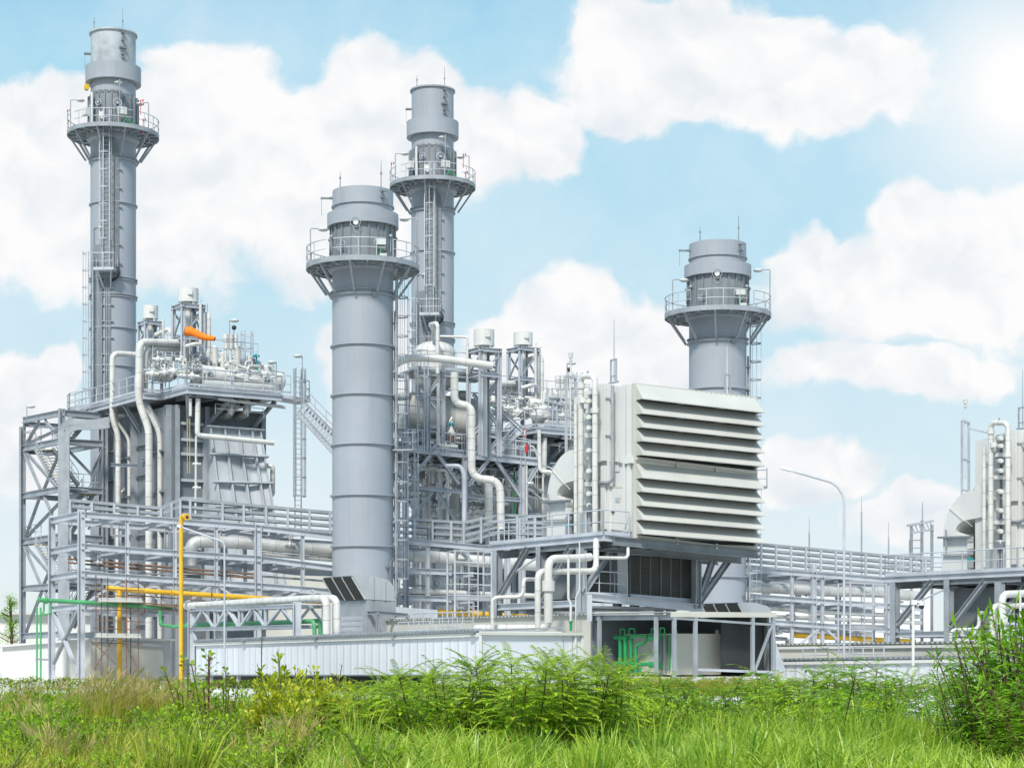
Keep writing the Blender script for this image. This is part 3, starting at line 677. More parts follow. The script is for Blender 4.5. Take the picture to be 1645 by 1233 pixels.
    pl(368.7, 560, 514, .45, 124); pl(444, 612, 581, -.4, 124.5); pl(485.5, 640, 571, -.4, 123.5); pl(43 if first else 99, 672, 652, .4, 130) if first else None
    p = W(376, 526, 125); MB().ball(p, .16).tube(p - UP * 1.4, p, .02, 5).build('warning_ball', M['dark'], t)
    p = HF.back(.6).at(412, 571); MB().lathe(p.x, p.y, [(.05, p.z - .1), (.2, p.z - .1), (.22, p.z), (.12, p.z + .1), (0, p.z + .1)], 16).tube(p - UP * 1.0, p, .05, 6).build('actuator', M['teal'], t)
    q = HF.back(.6).at(399, 590); MB().ladder(q, q + UP * 2.4, u, v, cstart=.4, hoop=.9).build('caged_ladder', M['steel_lt'], t)
    # long white pipe down and along the inlet duct
    MB().pipe([FP.at(318, 640), FP.at(317, 699), HF.back(-3.2).at(440, 711)], .17, .25, 12, 1.6).build('bypass_pipe', [M['jacket'], M['seam']], t)
    MB().pipe([FP.at(315, 700), FP.at(314, 830)], .07, .1, 8).build('small_pipe', M['jacket'], t)
    for y in (745, 783): valve(t, FP.at(316, y), .8, 'jacket', False)
    MB().pipe([FP.at(306, 640), FP.at(306, 668)], .1, .1, 8).build('small_pipe', M['jacket'], t)
    for px in (301, 305): MB().tube(FP.at(px, 672), FP.at(px, 760), .02, 4).build('hanging_chain', M['tread'], t)
    # caged ladder and landing at the right end
    e = C + u * 6.7
    MB().prism([G(e, zd - .3), G(e + u * 1.9 - v * .2, zd - .45), G(e + u * 1.9 + v * 1.6, zd - .45), G(e + v * 1.6, zd - .3)], (0, 0, .2)).build('landing', M['steel_lt'], t)
    MB().rail([G(e, zd), G(e + u * .55, zd)], 1.15, .035, .7).rail([G(e + u * 1.2, zd - .1), G(e + u * 1.9, zd - .2), G(e + u * 1.9 + v * 1.2, zd - .2)], 1.15, .035, .7).build('handrail', M['steel_lt'], t)
    ld = e + u * .9 - v * .35
    MB().ladder(G(ld, W(460, 850, 123).z), G(ld, zd + 1.6), u, -v, cstart=2.2, hoop=1.23).build('caged_ladder', M['steel'], t)
    if first:
        # stair down behind the exhaust stack
        d = 123.0; sa0, sa1 = W(488, 649, d), W(560, 722, d + 1); sb0, sb1 = W(477, 660, d - .6), W(549, 740, d + .4)
        st = MB().ib(sa0, sa1, .1, .35).build('stair_flight', M['steel_lt'], t)
        MB().ib(sb0, sb1, .1, .35).build('stringer', M['steel_lt'], st)
        for k in range(1, 15):
            a, b = sa0 + (sa1 - sa0) * k / 15, sb0 + (sb1 - sb0) * k / 15
            MB().box((a + b) / 2, (b - a), Vector((.2, 0, 0)), UP * .03).build('tread', M['steel'], st)
        mb = MB()
        for o0, o1 in ((sa0 + Vector((0, .05, 0)), sa1),):
            for h in (1.05, .55): mb.tube(o0 + UP * h, o1 + UP * h, .03, 5)
            for k in range(5): c = o0 + (o1 - o0) * k / 4; mb.tube(c, c + UP * 1.05, .03, 5)
        mb.build('handrail', M['steel_lt'], st)
    # small vent loop at the right edge
    MB().pipe([W(424, 700, 126), W(424, 748, 126)], .09, .1, 8).build('small_pipe', M['jacket'], t)
    MB().pipe([W(428, 748, 125), W(438, 748, 125), W(438, 794, 125), W(430, 798, 125)], .16, .3, 10, .8).build('drain_pipe', [M['jacket'], M['seam']], t)
    # pipes rising past the left face (each a run of its own)
    nm = ['left', 'hidden-behind-the-tank'][which]
    w1 = ['by the stair tower', 'behind the domed tank'][which]; w2 = ['below the twin vent drums', 'below the far drum'][which]
    pipe_thing('steam_pipe', f'lagged pipe {w1}, its top bent right towards the tall chimney', 'pipe', [W(222, 570, 128.5), W(180.5, 567, 127.5), W(180.5, 674, 127.5), W(190, 698, 127.5), W(190, 1060, 127.5)], .19, bend=.5)
    pipe_thing('steam_pipe', f'thin white lagged pipe kinked sideways under the deck {w1}', 'pipe', [W(186, 640, 128), W(186, 672, 128), W(207.5, 705, 128), W(207.5, 1060, 128)], .12, bend=.4)
    pipe_thing('steam_pipe', f'thinnest white pipe between two lagged ones {w1}', 'pipe', [W(190, 666, 128.8), W(201.5, 666, 128.8), W(201.5, 785, 128.8), W(195, 790, 128.8)], .08, bend=.3)
    pipe_thing('steam_pipe', f'thick white pipe {w2}, upper of twin runs dropping down', 'pipe', [W(296, 551, 126), W(224, 549, 123.2), W(223, 645, 123.2), W(239.5, 690, 123.2), W(239.5, 1060, 123.2)], .24, bend=.55)
    pipe_thing('steam_pipe', f'white pipe {w2}, lower of twin runs dropping down', 'pipe', [W(296, 561, 126.5), W(234, 559, 123.7), W(232.5, 645, 123.7), W(257, 697, 123.7), W(257, 1060, 123.7)], .17, bend=.55)
    for a, b in (((179, 746), (221, 748)), ((227, 738), (274, 739))):
        MB().ib(W(*a, 126), W(*b, 124.5), .25, .2).build('pipe_support', M['steel'], t)
    # vertical white pipes on the deck
    MB().pipe([W(311, 511, 126.5), W(334.6, 503, 126.2), W(334.6, 585, 126.2)], .18, .35, 12, .9).build('vent_pipe', [M['jacket'], M['seam']], t)
    MB().pipe([W(322, 487, 125.6), W(322, 580, 125.6)], .1, .1, 8).build('vent_pipe', M['jacket'], t)
    MB().tube(W(333, 488, 126.2), W(333, 500, 126.2), .02, 4).build('lightning_rod', M['steel_dk'], t)
    MB().tube(W(322, 484, 125.6), W(324, 482, 125.6), .02, 4).build('lightning_rod', M['steel_dk'], t)
    MB().pipe([W(296, 557, 125), W(313, 552, 125), W(322, 553, 125.4)], .13, .3, 10).build('vent_pipe', M['jacket'], t)
    MB().pipe([W(262, 512, 130), W(262, 600, 130)], .1, .1, 8).build('vent_pipe', M['jacket'], t)
    MB().pipe([W(250, 538, 130.4), W(273, 527, 130), W(273, 600, 130)], .16, .3, 10, .9).build('vent_pipe', [M['jacket'], M['seam']], t)
    if first:
        silencer(241.5, 491.5, 512.5, 131, 12.4, (0, 0, 610, 560), 'smaller white vent drum on a frame, directly right of the tall left chimney')
    else:
        pass
    silencer(302.5, 464, 486, 126, 16.3, (0, 0, 608, 545), ['streaky white vent drum standing just above the orange windsock', 'white vent drum on a frame beside the bent white pipe, right of the tank'][which])
    return t
OFF = Vector((0, 0, 0)); boiler(0)
OFF = Vector((21.9, 7.4, -1.64)); boiler(1); OFF = Vector((0, 0, 0))
# windsock
t = thing('windsock', 'orange fabric windsock streaming right from a thin pole on the left boiler deck', 'windsock', W(297, 615, 124))
pole = MB().tube(W(297, 615, 124), W(297, 524, 124), .05, 8).build('pole', M['steel_lt'], t)
mb = MB(); a, b = W(299, 531, 123.6), W(345, 545.5, 123.2); ax = (b - a)
prev = None
for k in range(8):
    p = a + ax * k / 8 + UP * .05 * math.sin(k); q = a + ax * (k + 1) / 8 + UP * .05 * math.sin(k + 1)
    r0 = .31 - .17 * k / 8 + (.012 if k % 2 else 0); r1 = .31 - .17 * (k + 1) / 8 + (.012 if (k + 1) % 2 else 0)
    mb.tube(p, q, r0, 18, r1, cap=False)
mb.build('sock', M['orange'], t)
MB().lathe(0, 0, [(0, 0), (0, 0)], 3)
mb = MB(); sd_ = ax.normalized(); s1 = sd_.cross(UP).normalized(); s2 = s1.cross(sd_)
q = [a + (s1 * math.cos(k * math.pi / 8) + s2 * math.sin(k * math.pi / 8)) * .32 for k in range(17)]
for x, y in zip(q[:-1], q[1:]): mb.tube(x, y, .025, 4)
mb.tube(W(297, 531, 124), a + s2 * .3, .025, 4); mb.tube(W(297, 534, 124), a - s2 * .3, .025, 4); mb.build('hoop', M['steel_dk'], t)

# ================================================================ stair tower
t = thing('stair_tower', 'open steel stair tower with crossed braces at the far left edge', 'stair tower', G(W(99, 1045, 128)))
Cx = W(99, 1045, 128); TL = Plan(Cx.x, Cx.y, VX, VY); TF = Plan(Cx.x, Cx.y, UX, UY); u = Vector((UX, UY, 0)); v = Vector((VX, VY, 0))
Lp, Cp, Rp = G(TL.at(36, 1045)), G(Cx), G(TF.at(168, 1045)); Bp = Lp + (Rp - Cp)
for p, y in ((Lp, 671), (Cp, 659), (Rp, 664), (Bp, 672)):
    MB().ib(p, G(p, hz(y, 129)), .36, .36, u).build('column', M['steel'], t)
def lvl(plan, a, b, nm='beam', w=.22, h=.42):
    MB().ib(plan.at(*a), plan.at(*b), w, h).build(nm, M['steel'], t)
for a, b in (((37, 675), (98, 663)), ((37, 720.5), (98, 708)), ((37, 796), (98, 785)), ((37, 870), (98, 861)), ((37, 945), (98, 940)), ((37, 1021), (98, 1018))):
    lvl(TL, a, b)
    MB().ib(TL.at(*a) + (Rp - Cp), TL.at(*b) + (Rp - Cp), .22, .38).build('beam', M['steel'], t)
for a, b in (((100, 663), (168, 668)), ((100, 709), (168, 713)), ((100, 785), (168, 789)), ((100, 861), (168, 866)), ((100, 940), (168, 943))):
    lvl(TF, a, b)
    MB().ib(TF.at(*a) + (Lp - Cp), TF.at(*b) + (Lp - Cp), .22, .36).build('beam', M['steel'], t)
for a, b in (((63, 677), (43, 712)), ((72, 675), (95, 703)), ((45, 712), (95, 689)), ((40, 724), (92, 783)), ((38.5, 725), (65, 786)), ((95, 728), (70, 787)),
             ((64, 798), (41, 862)), ((71, 798), (84, 826)), ((95, 808), (43, 862)), ((40, 875), (80, 921)), ((38.5, 876), (65, 938)), ((95, 880), (70, 939)), ((67, 950), (42, 1015)), ((72, 950), (96, 1015))):
    MB().ib(TL.at(*a), TL.at(*b), .17, .17).build('brace', M['steel'], t)
for a, b in (((102, 715), (145, 760)), ((165, 720), (146, 764)), ((102, 792), (140, 845)), ((166, 800), (142, 850)), ((102, 868), (145, 930)), ((103, 1015), (160, 950))):
    MB().ib(TF.at(*a), TF.at(*b), .15, .15).build('brace', M['steel'], t)
def flight(a0, a1, b0, b1, d, n, yellow=True):
    P, Q, R, S = W(*a0, d), W(*a1, d), W(*b0, d + .4), W(*b1, d + .4)
    f = MB().bar(P, Q, .06, .3).build('stair_flight', M['steel'], t); MB().bar(R, S, .06, .3).build('stringer', M['steel'], f)
    for k in range(n):
        x, y = P + (Q - P) * (k + .5) / n, R + (S - R) * (k + .5) / n
        MB().box((x + y) / 2, y - x, (y - x).cross(UP).normalized() * .24, UP * .04).build('tread', M['tread' if yellow and k % 3 == 0 else 'steel_lt'], f)
    mb = MB()
    for x, y in ((P, Q), (R, S)):
        for h in (1.0, .5): mb.tube(x + UP * h, y + UP * h, .025, 5)
        for k in range(5): c = x + (y - x) * k / 4; mb.tube(c, c + UP, .025, 5)
    mb.build('handrail', M['steel_lt'], f)
flight((58, 721), (92, 783), (84, 720), (126, 780), 131, 14)
flight((132, 792), (93, 862), (150, 792), (112, 862), 130, 14)
flight((57, 873), (95, 934), (84, 873), (122, 934), 131, 14)
flight((132, 945), (100, 1008), (150, 945), (118, 1008), 130, 13)
flight((128, 668), (92, 712), (146, 668), (110, 712), 130, 10, False)
def deckp(pts, plan_d, nm='landing'):
    P = [W(x, y, d) for (x, y), d in zip(pts, plan_d)]
    o = MB().prism([p - UP * .22 for p in P], (0, 0, .2)).build(nm, M['steel_dk'], t); return P
for y0, y1 in ((786, 789), (941, 944)):
    P = deckp([(107, y0), (161, y1), (150, y1 - 1), (96, y0 - 1)], (128, 129.6, 132, 131))
    MB().rail([P[0], P[1], P[2]], 1.1, .03, 1).build('handrail', M['steel_lt'], t)
for y0, y1 in ((720, 712), (871, 865)):
    P = deckp([(38, y0), (66, y1 + 1), (76, y1 + 1), (50, y0)], (134, 131.5, 132.5, 135))
    MB().rail([P[1], P[0], P[3]], 1.1, .03, 1).build('handrail', M['steel_lt'], t)
P = deckp([(108, 661), (142, 664), (150, 658), (112, 657)], (128.3, 129.5, 132, 131))
MB().rail([P[0], P[3]], 1.1, .03, 1).rail([P[3], W(138, 652, 131.5)], 1.1, .03, 1).build('handrail', M['steel_lt'], t)
# two cable ladders bending down the corner of the tower
for i, pts in enumerate((((176, 674), (150, 679), (112, 676), (98.5, 686), (98.5, 1085)), ((176, 682), (150, 686), (120, 685), (107, 694), (107, 1085)))):
    P = MB().path([W(x, y, 127.2 - .1 * i) for x, y in pts], .7); mb = MB()
    for a, b in zip(P[:-1], P[1:]):
        if (a - b).length > .02: mb.bar(a, b, .4, .12, Vector((0, 1, .01)))
    tag(mb.build('cable_tray', M['steel'], None, P[-1]), ['grey cable tray bending down the stair tower corner, outer of the pair', 'grey cable tray bending down the stair tower, inner of the pair'][i], 'cable tray', 'cable trays down the stair tower')
# ================================================================ the long pipe rack
RK = Plan(-23.9, 107, .94, .34)
t = thing('pipe_rack', 'long pale steel pipe rack crossing the plant behind the wide exhaust stacks', 'pipe rack', G(RK.at(130.5, 1045)))
PE = Plan(-23.9, 107, VX, VY)
EV = G(PE.at(83, 1045)) - G(RK.at(130.5, 1045))      # across the rack
def rcol(px, y, w=.38, rear=True):
    p = RK.at(px, y); MB().ib(G(p), p, w, w, RK.u()).build('column', M['steel_lt'], t)
    if rear: MB().ib(G(p) + EV, p + EV - UP * .15, w, w, RK.u()).build('column', M['steel_lt'], t)
for px, y in ((130.5, 818), (414, 843)): rcol(px, y)
for px, y in ((652, 868), (815, 876), (1307, 905), (1425, 928)): rcol(px, y, .3)
ROWS = [[(130.5, 826), (220, 832), (411, 847), (534, 861), (634, 867), (792, 881), (1200, 914), (1358, 926), (1480, 936)],
        [(130.5, 877), (220, 884), (411, 896.5), (534, 912), (634, 915), (725, 919), (1204, 957), (1355, 968), (1480, 977)],
        [(130.5, 921), (220, 927.6), (411, 940), (486, 946), (634, 959), (725, 962), (1245, 999), (1355, 1007), (1480, 1016)],
        [(130.5, 973), (204, 977.5), (287, 983)]]
for R in ROWS:
    for a, b in zip(R[:-1], R[1:]):
        if b[0] - a[0] > 300: continue
        p, q = RK.at(*a), RK.at(*b)
        MB().ib(p, q, .24, .34).build('beam', M['steel_lt'], t); MB().ib(p + EV - UP * .1, q + EV - UP * .1, .24, .34).build('beam', M['steel_lt'], t)
def lerp(R, x):
    for a, b in zip(R[:-1], R[1:]):
        if a[0] <= x <= b[0]: return a[1] + (b[1] - a[1]) * (x - a[0]) / (b[0] - a[0])
    return R[-1][1]
for R in ROWS:
    for x in (130.5, 204, 281, 347, 414, 486, 687, 760, 1272, 1321, 1400):
        if x > R[-1][0]: continue
        p = RK.at(x, lerp(R, x)); MB().ib(p, p + EV - UP * .1, .18, .28).build('cross_beam', M['steel_lt'], t)
for x, a, b in ((204, 0, 3), (281, 0, 3), (347, 0, 2), (486, 0, 2), (1272, 0, 2), (1321, 0, 2), (687, 0, 2)):
    p, q = RK.at(x, lerp(ROWS[a], x)), RK.at(x, lerp(ROWS[b], x)); MB().ib(p, q, .2, .2, RK.u()).build('post', M['steel_lt'], t)
for x in (1272, 1321, 687, 347): MB().ib(RK.at(x, lerp(ROWS[2], x)), G(RK.at(x, 1045)), .2, .2, RK.u()).build('post', M['steel_lt'], t)
for x in (160, 243, 320, 380, 450):
    p, q = RK.at(x, lerp(ROWS[0], x)) + EV, RK.at(x, lerp(ROWS[2], x)) + EV; MB().ib(p, q, .18, .18, RK.u()).build('post', M['steel_lt'], t)
for a, b in (((143, 965), (197, 929)), ((210, 929), (274, 977)), ((295, 970), (342, 939)), ((350, 940), (382, 963)), ((1317, 1008), (1286, 1034)), ((1325, 1008), (1345, 1027)), ((457, 962), (483, 947)), ((500, 946), (520, 960))):
    MB().bar(RK.at(*a), RK.at(*b), .12, .14).build('brace', M['steel_lt'], t)
MB().bar(PE.at(85, 980), PE.at(126, 1082), .2, .16).build('brace', M['steel_lt'], t)
MB().bar(PE.at(126, 980), PE.at(86, 1065), .2, .16).build('brace', M['steel'], t)
for R in ROWS: 
    p = RK.at(*R[0]); MB().ib(p, p + EV - UP * .1, .22, .36).build('cross_beam', M['steel_lt'], t)
for x0, x1, y in ((84, 225, 897), (84, 225, 903), (130, 415, 901), (130, 415, 907)):
    MB().tube(RK.back(1.2).at(x0 + 25, y), RK.back(1.2).at(x1 - 5, y + (x1 - x0) * .075), .06, 6).build('conduit', M['rust'], t)
for i, (x0, x1, y) in enumerate(((136, 300, 913), (230, 412, 908), (300, 412, 918), (420, 530, 925), (640, 800, 945), (640, 800, 952), (645, 800, 938), (1210, 1400, 1002), (1230, 1420, 1012))):
    MB().tube(RK.back(1.8 + i % 3).at(x0, y), RK.back(1.8 + i % 3).at(x1, y + (x1 - x0) * .075), .05 + .02 * (i % 2), 6).build('conduit', M[('steel', 'jacket_al', 'steel_dk')[i % 3]], t)
rr = random.Random(3)
for i in range(46):       # brackets, junction boxes and valves hung among the beams
    x = rr.choice((rr.uniform(140, 520), rr.uniform(640, 800), rr.uniform(1215, 1470))); row = rr.choice(ROWS[:3]); y = lerp(row, x) + rr.uniform(5, 38); P = RK.back(rr.uniform(1, 3.4))
    p = P.at(x, y); k = rr.random()
    if k < .35: MB().bar(p, p + UP * rr.uniform(.6, 1.5), .12, .12).bar(p, p + RK.u() * rr.uniform(.5, 1.4), .12).build('hanger', M[rr.choice(('steel', 'steel_dk'))], t)
    elif k < .6: MB().box(p, RK.u() * rr.uniform(.3, .6), RK.n() * .25, UP * rr.uniform(.3, .7)).build('junction_box', M[rr.choice(('steel', 'lamp', 'steel_dk'))], t)
    else: valve(t, p, rr.uniform(.7, 1.2), rr.choice(('steel', 'jacket_al', 'steel_dk')))

# ---- stacked cable trays above the rack
TR = RK.back(2.0)
def tray_stack(label, runs, posts, group='cable tray stacks along the rack', mt='steel'):
    base = G(TR.at(*runs[0][0])); q = thing('cable_tray_rack', label, 'cable tray', base, group)
    for run in runs:
        P = [TR.at(*a) for a in run]; mb = MB()
        for a, b in zip(P[:-1], P[1:]):
            for o in (Vector((0, 0, 0)), TR.n() * .7): mb.bar(a + o, b + o, .03, .17)
            mb.bar(a + TR.n() * .35 - UP * .06, b + TR.n() * .35 - UP * .06, .66, .05, mi=1)  # underside shadow between tiers put into the darker bottom
        mb.build('tray', [M[mt], M['steel_dk']], q)
    for x, y0, y1 in posts:
        MB().bar(TR.at(x, y0) - TR.n() * .06, TR.at(x, y1) - TR.n() * .06, .12, .12).build('post', M['steel_lt'], q)
    return q
def tier(x0, ya, x1, yb, k, s0, s1): return [[(x0, ya + i * s0), (x1, yb + i * s1)] for i in range(k)]
tray_stack('two-tier cable tray run beside the stair tower, ramping up towards the yellow vent', [[(110, 803), (259, 816), (290, 801)], [(110, 812), (259, 824.5), (290, 812)]],
           [(x, 803 + (x - 110) * .087, 830) for x in (112, 147, 183, 221, 258)] + [(275, 808, 836), (289, 801, 838)])
tray_stack('four-tier cable tray stack below the ribbed inlet duct, left of the near exhaust stack', tier(290, 801, 534, 823, 4, 12, 10.3),
           [(x, 801 + (x - 290) * .09, 843 + (x - 290) * .075) for x in (305, 357, 391, 427, 462, 497, 530)])
tray_stack('four-tier cable tray stack right of the near exhaust stack, under the tangle of pipes', tier(634, 832, 745, 839, 4, 10.5, 10.3) + [[(745, 839 + 10.3 * i), (800, 827 + 9.5 * i), (872, 829 + 9.5 * i)] for i in range(4)],
           [(x, 832 + (x - 634) * .06, 876) for x in (640, 665, 694, 724, 744)] + [(x, 830, 872) for x in (772, 800, 830, 858)])
tray_stack('five-tier cable tray stack crossing behind the tall street lamp on the right', tier(1205, 872, 1500, 899, 5, 9.3, 9.0),
           [(x, 872 + (x - 1205) * .0915, 912 + (x - 1205) * .09) for x in range(1222, 1500, 24)])

# ---- pipes lying in the rack
P1 = RK.back(1.6)
pipe_thing('steam_pipe', 'thick silver steam pipe with a rounded end lying in the rack left of the stack', 'pipe', [P1.at(306, 908), P1.at(308, 871), P1.at(330, 869), P1.at(400, 872), P1.at(560, 888)], .36, 'jacket_al', .6, 1.1, n=18)
pipe_thing('steam_pipe', 'thinner silver pipe below the thick steam pipe, left of the near stack', 'pipe', [P1.at(418, 889), P1.at(560, 901)], .13, 'jacket_al')
pipe_thing('steam_pipe', 'thick white steam pipe in the rack between the near stack and the filter house', 'pipe', [P1.at(600, 891), P1.at(700, 894), P1.at(740, 899), P1.at(930, 912)], .36, 'jacket', .5, 1.6, n=18)
pipe_thing('steam_pipe', 'thick silver pipe in the rack behind the street lamp, topmost of four there', 'pipe', [P1.at(1180, 941), P1.at(1340, 950), P1.at(1400, 950), P1.at(1480, 958)], .34, 'jacket_al', .5, 1.2, n=18)
pipe_thing('steam_pipe', 'slim grey pipe in the rack behind the street lamp, second from the top', 'pipe', [P1.at(1222, 976), P1.at(1280, 979), P1.at(1300, 982), P1.at(1480, 990)], .14, 'jacket_al')
pipe_thing('steam_pipe', 'slim grey pipe in the rack behind the street lamp, just above the yellow gas pipe', 'pipe', [P1.at(1240, 990), P1.at(1480, 1000)], .13, 'jacket_al')
pipe_thing('steam_pipe', 'white pipe seen low between the legs of the filter house platform', 'pipe', [P1.at(640, 948), P1.at(900, 958)], .15, 'jacket')
t = thing('gas_pipe', 'yellow gas pipe standing inside the rusty scaffold, then running right along the rack', 'pipe', G(RK.back(-2).at(192, 1045)), 'yellow gas pipes')
YP = RK.back(-1.0)
MB().pipe([YP.at(192, 1100), YP.at(192, 945.5), YP.at(171, 944)], .14, .4, 12).build('riser', M['yellow'], t)
MB().pipe([YP.at(190, 946), YP.back(1).at(440, 962), YP.back(3).at(520, 966)], .14, .4, 12).build('run', M['yellow'], t)
for x in (172, 276): MB().tube(YP.at(x, 946 + (x - 190) * .064), YP.at(x + 1.6, 946 + (x - 190) * .064), .2, 12).build('flange', M['yellow'], t)
pipe_thing('gas_pipe', 'yellow gas pipe low behind the sheds between the stack and filter house', 'pipe', [P1.at(703, 983), P1.at(760, 985), P1.at(870, 993)], .19, 'yellow', .3, 0, 'yellow gas pipes')
pipe_thing('gas_pipe', 'yellow gas pipe low behind the street lamp at right', 'pipe', [P1.at(1275, 1020), P1.at(1424, 1028), P1.at(1470, 1030)], .16, 'yellow', .3, 0, 'yellow gas pipes')
t = thing('gas_vent', 'tall yellow vent pipe with a goosenecked open mouth, in front of the rack', 'vent pipe', G(W(291, 1045, 98)), 'yellow gas pipes')
MB().pipe([G(W(291, 1045, 98)), W(291, 834, 98), W(293, 828.5, 98), W(299.5, 829.5, 97.2)], .112, .25, 14, cap=False).build('pipe', M['yellow'], t)
mb = MB(); a, b = W(298, 829.6, 97.3), W(300.6, 830.2, 97.0); mb.tube(a, b, .17, 16)
mb.build('flange', M['yellow'], t); d_ = (b - a).normalized(); MB().tube(b - d_ * .01, b + d_ * .012, .075, 14).build('mouth', M['dark'], t)
# ---- green water pipes
t = thing('water_pipe', 'green water pipes with flanged ends and two thin drops at the left rack end', 'pipe', G(RK.back(-1.4).at(60, 1090)), 'green water pipes')
GP = RK.back(-1.4)
MB().pipe([GP.at(60, 963), GP.at(136, 967), GP.back(1).at(276, 976)], .12, .2, 12).build('run', M['green_lt'], t)
for x in (60.5, 73): MB().tube(GP.at(x, 963.5), GP.at(x + 2.6, 963.6), .21, 12).build('flange', M['green_lt'], t)
for x in (70.5, 82): MB().pipe([GP.at(x, 964), GP.at(x, 982), GP.at(x - 5, 986), GP.at(64, 986)], .055, .3, 8).build('drop', M['green_lt'], t)
for x in (59.3, 65.4): MB().pipe([GP.at(x, 975), G(GP.at(x, 1090))], .05, .1, 8).build('drop', M['green_lt'], t)
MB().bar(GP.at(57, 1058), GP.at(78, 1059), .12, .1).build('pipe_clip', M['steel'], t)
TRS = Plan(*(W(477, 1000, 88).xy), .56, -.83)
pipe_thing('water_pipe', 'green pipe with a swan-neck running along the truss towards the white shed', 'pipe', [GP.at(257, 980), GP.at(258, 1003), TRS.back(.6).at(280, 1006), TRS.back(.6).at(472, 999), TRS.back(.6).at(505, 997), TRS.back(.6).at(505.5, 1030)], .1, 'green_lt', .3, 0, 'green water pipes')
pipe_thing('water_pipe', 'second green pipe bending down just right of the truss end', 'pipe', [TRS.back(1.0).at(300, 1003), TRS.back(1.0).at(476, 998), TRS.back(1.0).at(514.5, 996.5), TRS.back(1.0).at(514.8, 1030)], .1, 'green_lt', .3, 0, 'green water pipes')
# ---- truss bridge carrying the twin white pipes
t = thing('pipe_bridge', 'pale steel truss bridge carrying white and green pipes above the long shed', 'pipe bridge', G(TRS.at(307, 1045)))
nn = TRS.n() * 1.5
for o in (Vector((0, 0, 0)), nn):
    for x, y, w in ((307, 975, .34), (477, 966, .36)): MB().ib(G(TRS.at(x, 1045)) + o, TRS.at(x, y) + o, w, w, Vector((1, .2, 0))).build('column', M['steel_lt'], t)
    for a, b in (((307, 979), (474, 973)), ((307, 1010.5), (474, 1005.5))): MB().ib(TRS.at(*a) + o, TRS.at(*b) + o, .16, .16).build('chord', M['steel_lt'], t)
    for a, b in (((308.6, 1006), (324, 981)), ((327, 981), (342, 1006)), ((347, 1006), (362, 980)), ((367, 980), (383, 1006)), ((386, 1005), (404.6, 978)), ((408, 978), (424, 1004)), ((429, 1003), (450, 977)), ((454, 977), (471, 998)), ((345, 1007), (345, 980)), ((384, 1006), (384, 979)), ((426, 1004), (426, 977))):
        MB().bar(TRS.at(*a) + o, TRS.at(*b) + o, .1, .1).build('web', M['steel_lt'], t)
for x in (315, 345, 384, 426, 470):
    for ya, yb in ((979, 973), (1010.5, 1005.5)):
        y = ya + (yb - ya) * (x - 307) / 167; MB().bar(TRS.at(x, y), TRS.at(x, y) + nn, .12, .14).build('cross_beam', M['steel_lt'], t)
MB().bar(TRS.at(309, 1012), TRS.at(316, 1032), .12).build('brace', M['steel_lt'], t)
pipe_thing('steam_pipe', 'white lagged pipe on top of the truss bridge, nearer of the pair bending down', 'pipe', [TRS.back(.4).at(299, 973), TRS.back(.4).at(330, 971), TRS.back(.4).at(500, 961), TRS.back(.4).at(524.5, 961), TRS.back(.4).at(524.5, 1035)], .175, 'jacket', .45, .62)
pipe_thing('steam_pipe', 'white lagged pipe behind its twin on the truss bridge, bending down by the hood', 'pipe', [TRS.back(1.0).at(400, 966), TRS.back(1.0).at(520, 960.5), TRS.back(1.0).at(541, 961), TRS.back(1.0).at(541, 1035)], .175, 'jacket', .45, .62)
# ---- scaffold
t = thing('scaffold', 'rusty tube scaffold with plank decks around the yellow gas pipe', 'scaffold', G(W(190, 1045, 101)))
SP = [RK.back(-3.2), RK.back(.2)]
for P in SP:
    for x in (154, 163, 173, 203, 222): MB().tube(G(P.at(x, 1045)), P.at(x, 928 + rr.uniform(-6, 8)), .035, 6).build('standard', M['rust'], t)
    for x0, x1, y in ((146, 232, 945), (150, 228, 955), (148, 226, 978), (152, 228, 995), (150, 226, 1008), (152, 228, 1031)): MB().tube(P.at(x0, y), P.at(x1, y + 3), .03, 6).build('ledger', M['rust'], t)
for a, b in (((142, 1024), (187, 1067)), ((183, 1025), (150, 1075)), ((203, 1035), (222, 1075))): MB().tube(SP[0].at(*a), SP[0].at(*b), .03, 6).build('brace', M['rust'], t)
for y, x0, x1 in ((965, 158, 228), (1022, 153, 226)):
    for k in range(3):
        p, q = SP[0].back(k * 1.1).at(x0, y), SP[0].back(k * 1.1).at(x1, y + 1); MB().bar(p, q, .7, .06).build('plank', M['cream'], t)
    MB().bar(SP[0].at(x0, y - 2), SP[0].at(x1, y - 1), .05, .26).build('toe_board', M['jacket_al'], t)
for y in (948, 962, 990, 1012, 1030):
    for x in (163, 203): MB().tube(SP[0].at(x, y), SP[1].at(x, y), .03, 6).build('transom', M['rust'], t)
# more scaffold tubes along the rack
t = thing('scaffold_tubes', 'rusty handrail of scaffold tubes along the lower rack level behind the yellow vent', 'scaffold', G(RK.back(-.4).at(232, 1045)))
P = RK.back(-.6)
for y in (955, 966, 974): MB().tube(P.at(205, y), P.at(330, y + 9), .035, 6).build('ledger', M['rust'], t)
MB().bar(P.at(200, 968), P.at(320, 978), .5, .06).build('plank', M['rust'], t)
for x in (232, 259, 307, 340): MB().tube(P.at(x, 938 + (x - 232) * .08), P.at(x, 985), .03, 6).build('standard', M['rust'], t)
MB().tube(G(P.at(210, 1045)), P.at(210, 960), .03, 6).tube(G(P.at(330, 1045)), P.at(330, 975), .03, 6).build('standard', M['rust'], t)

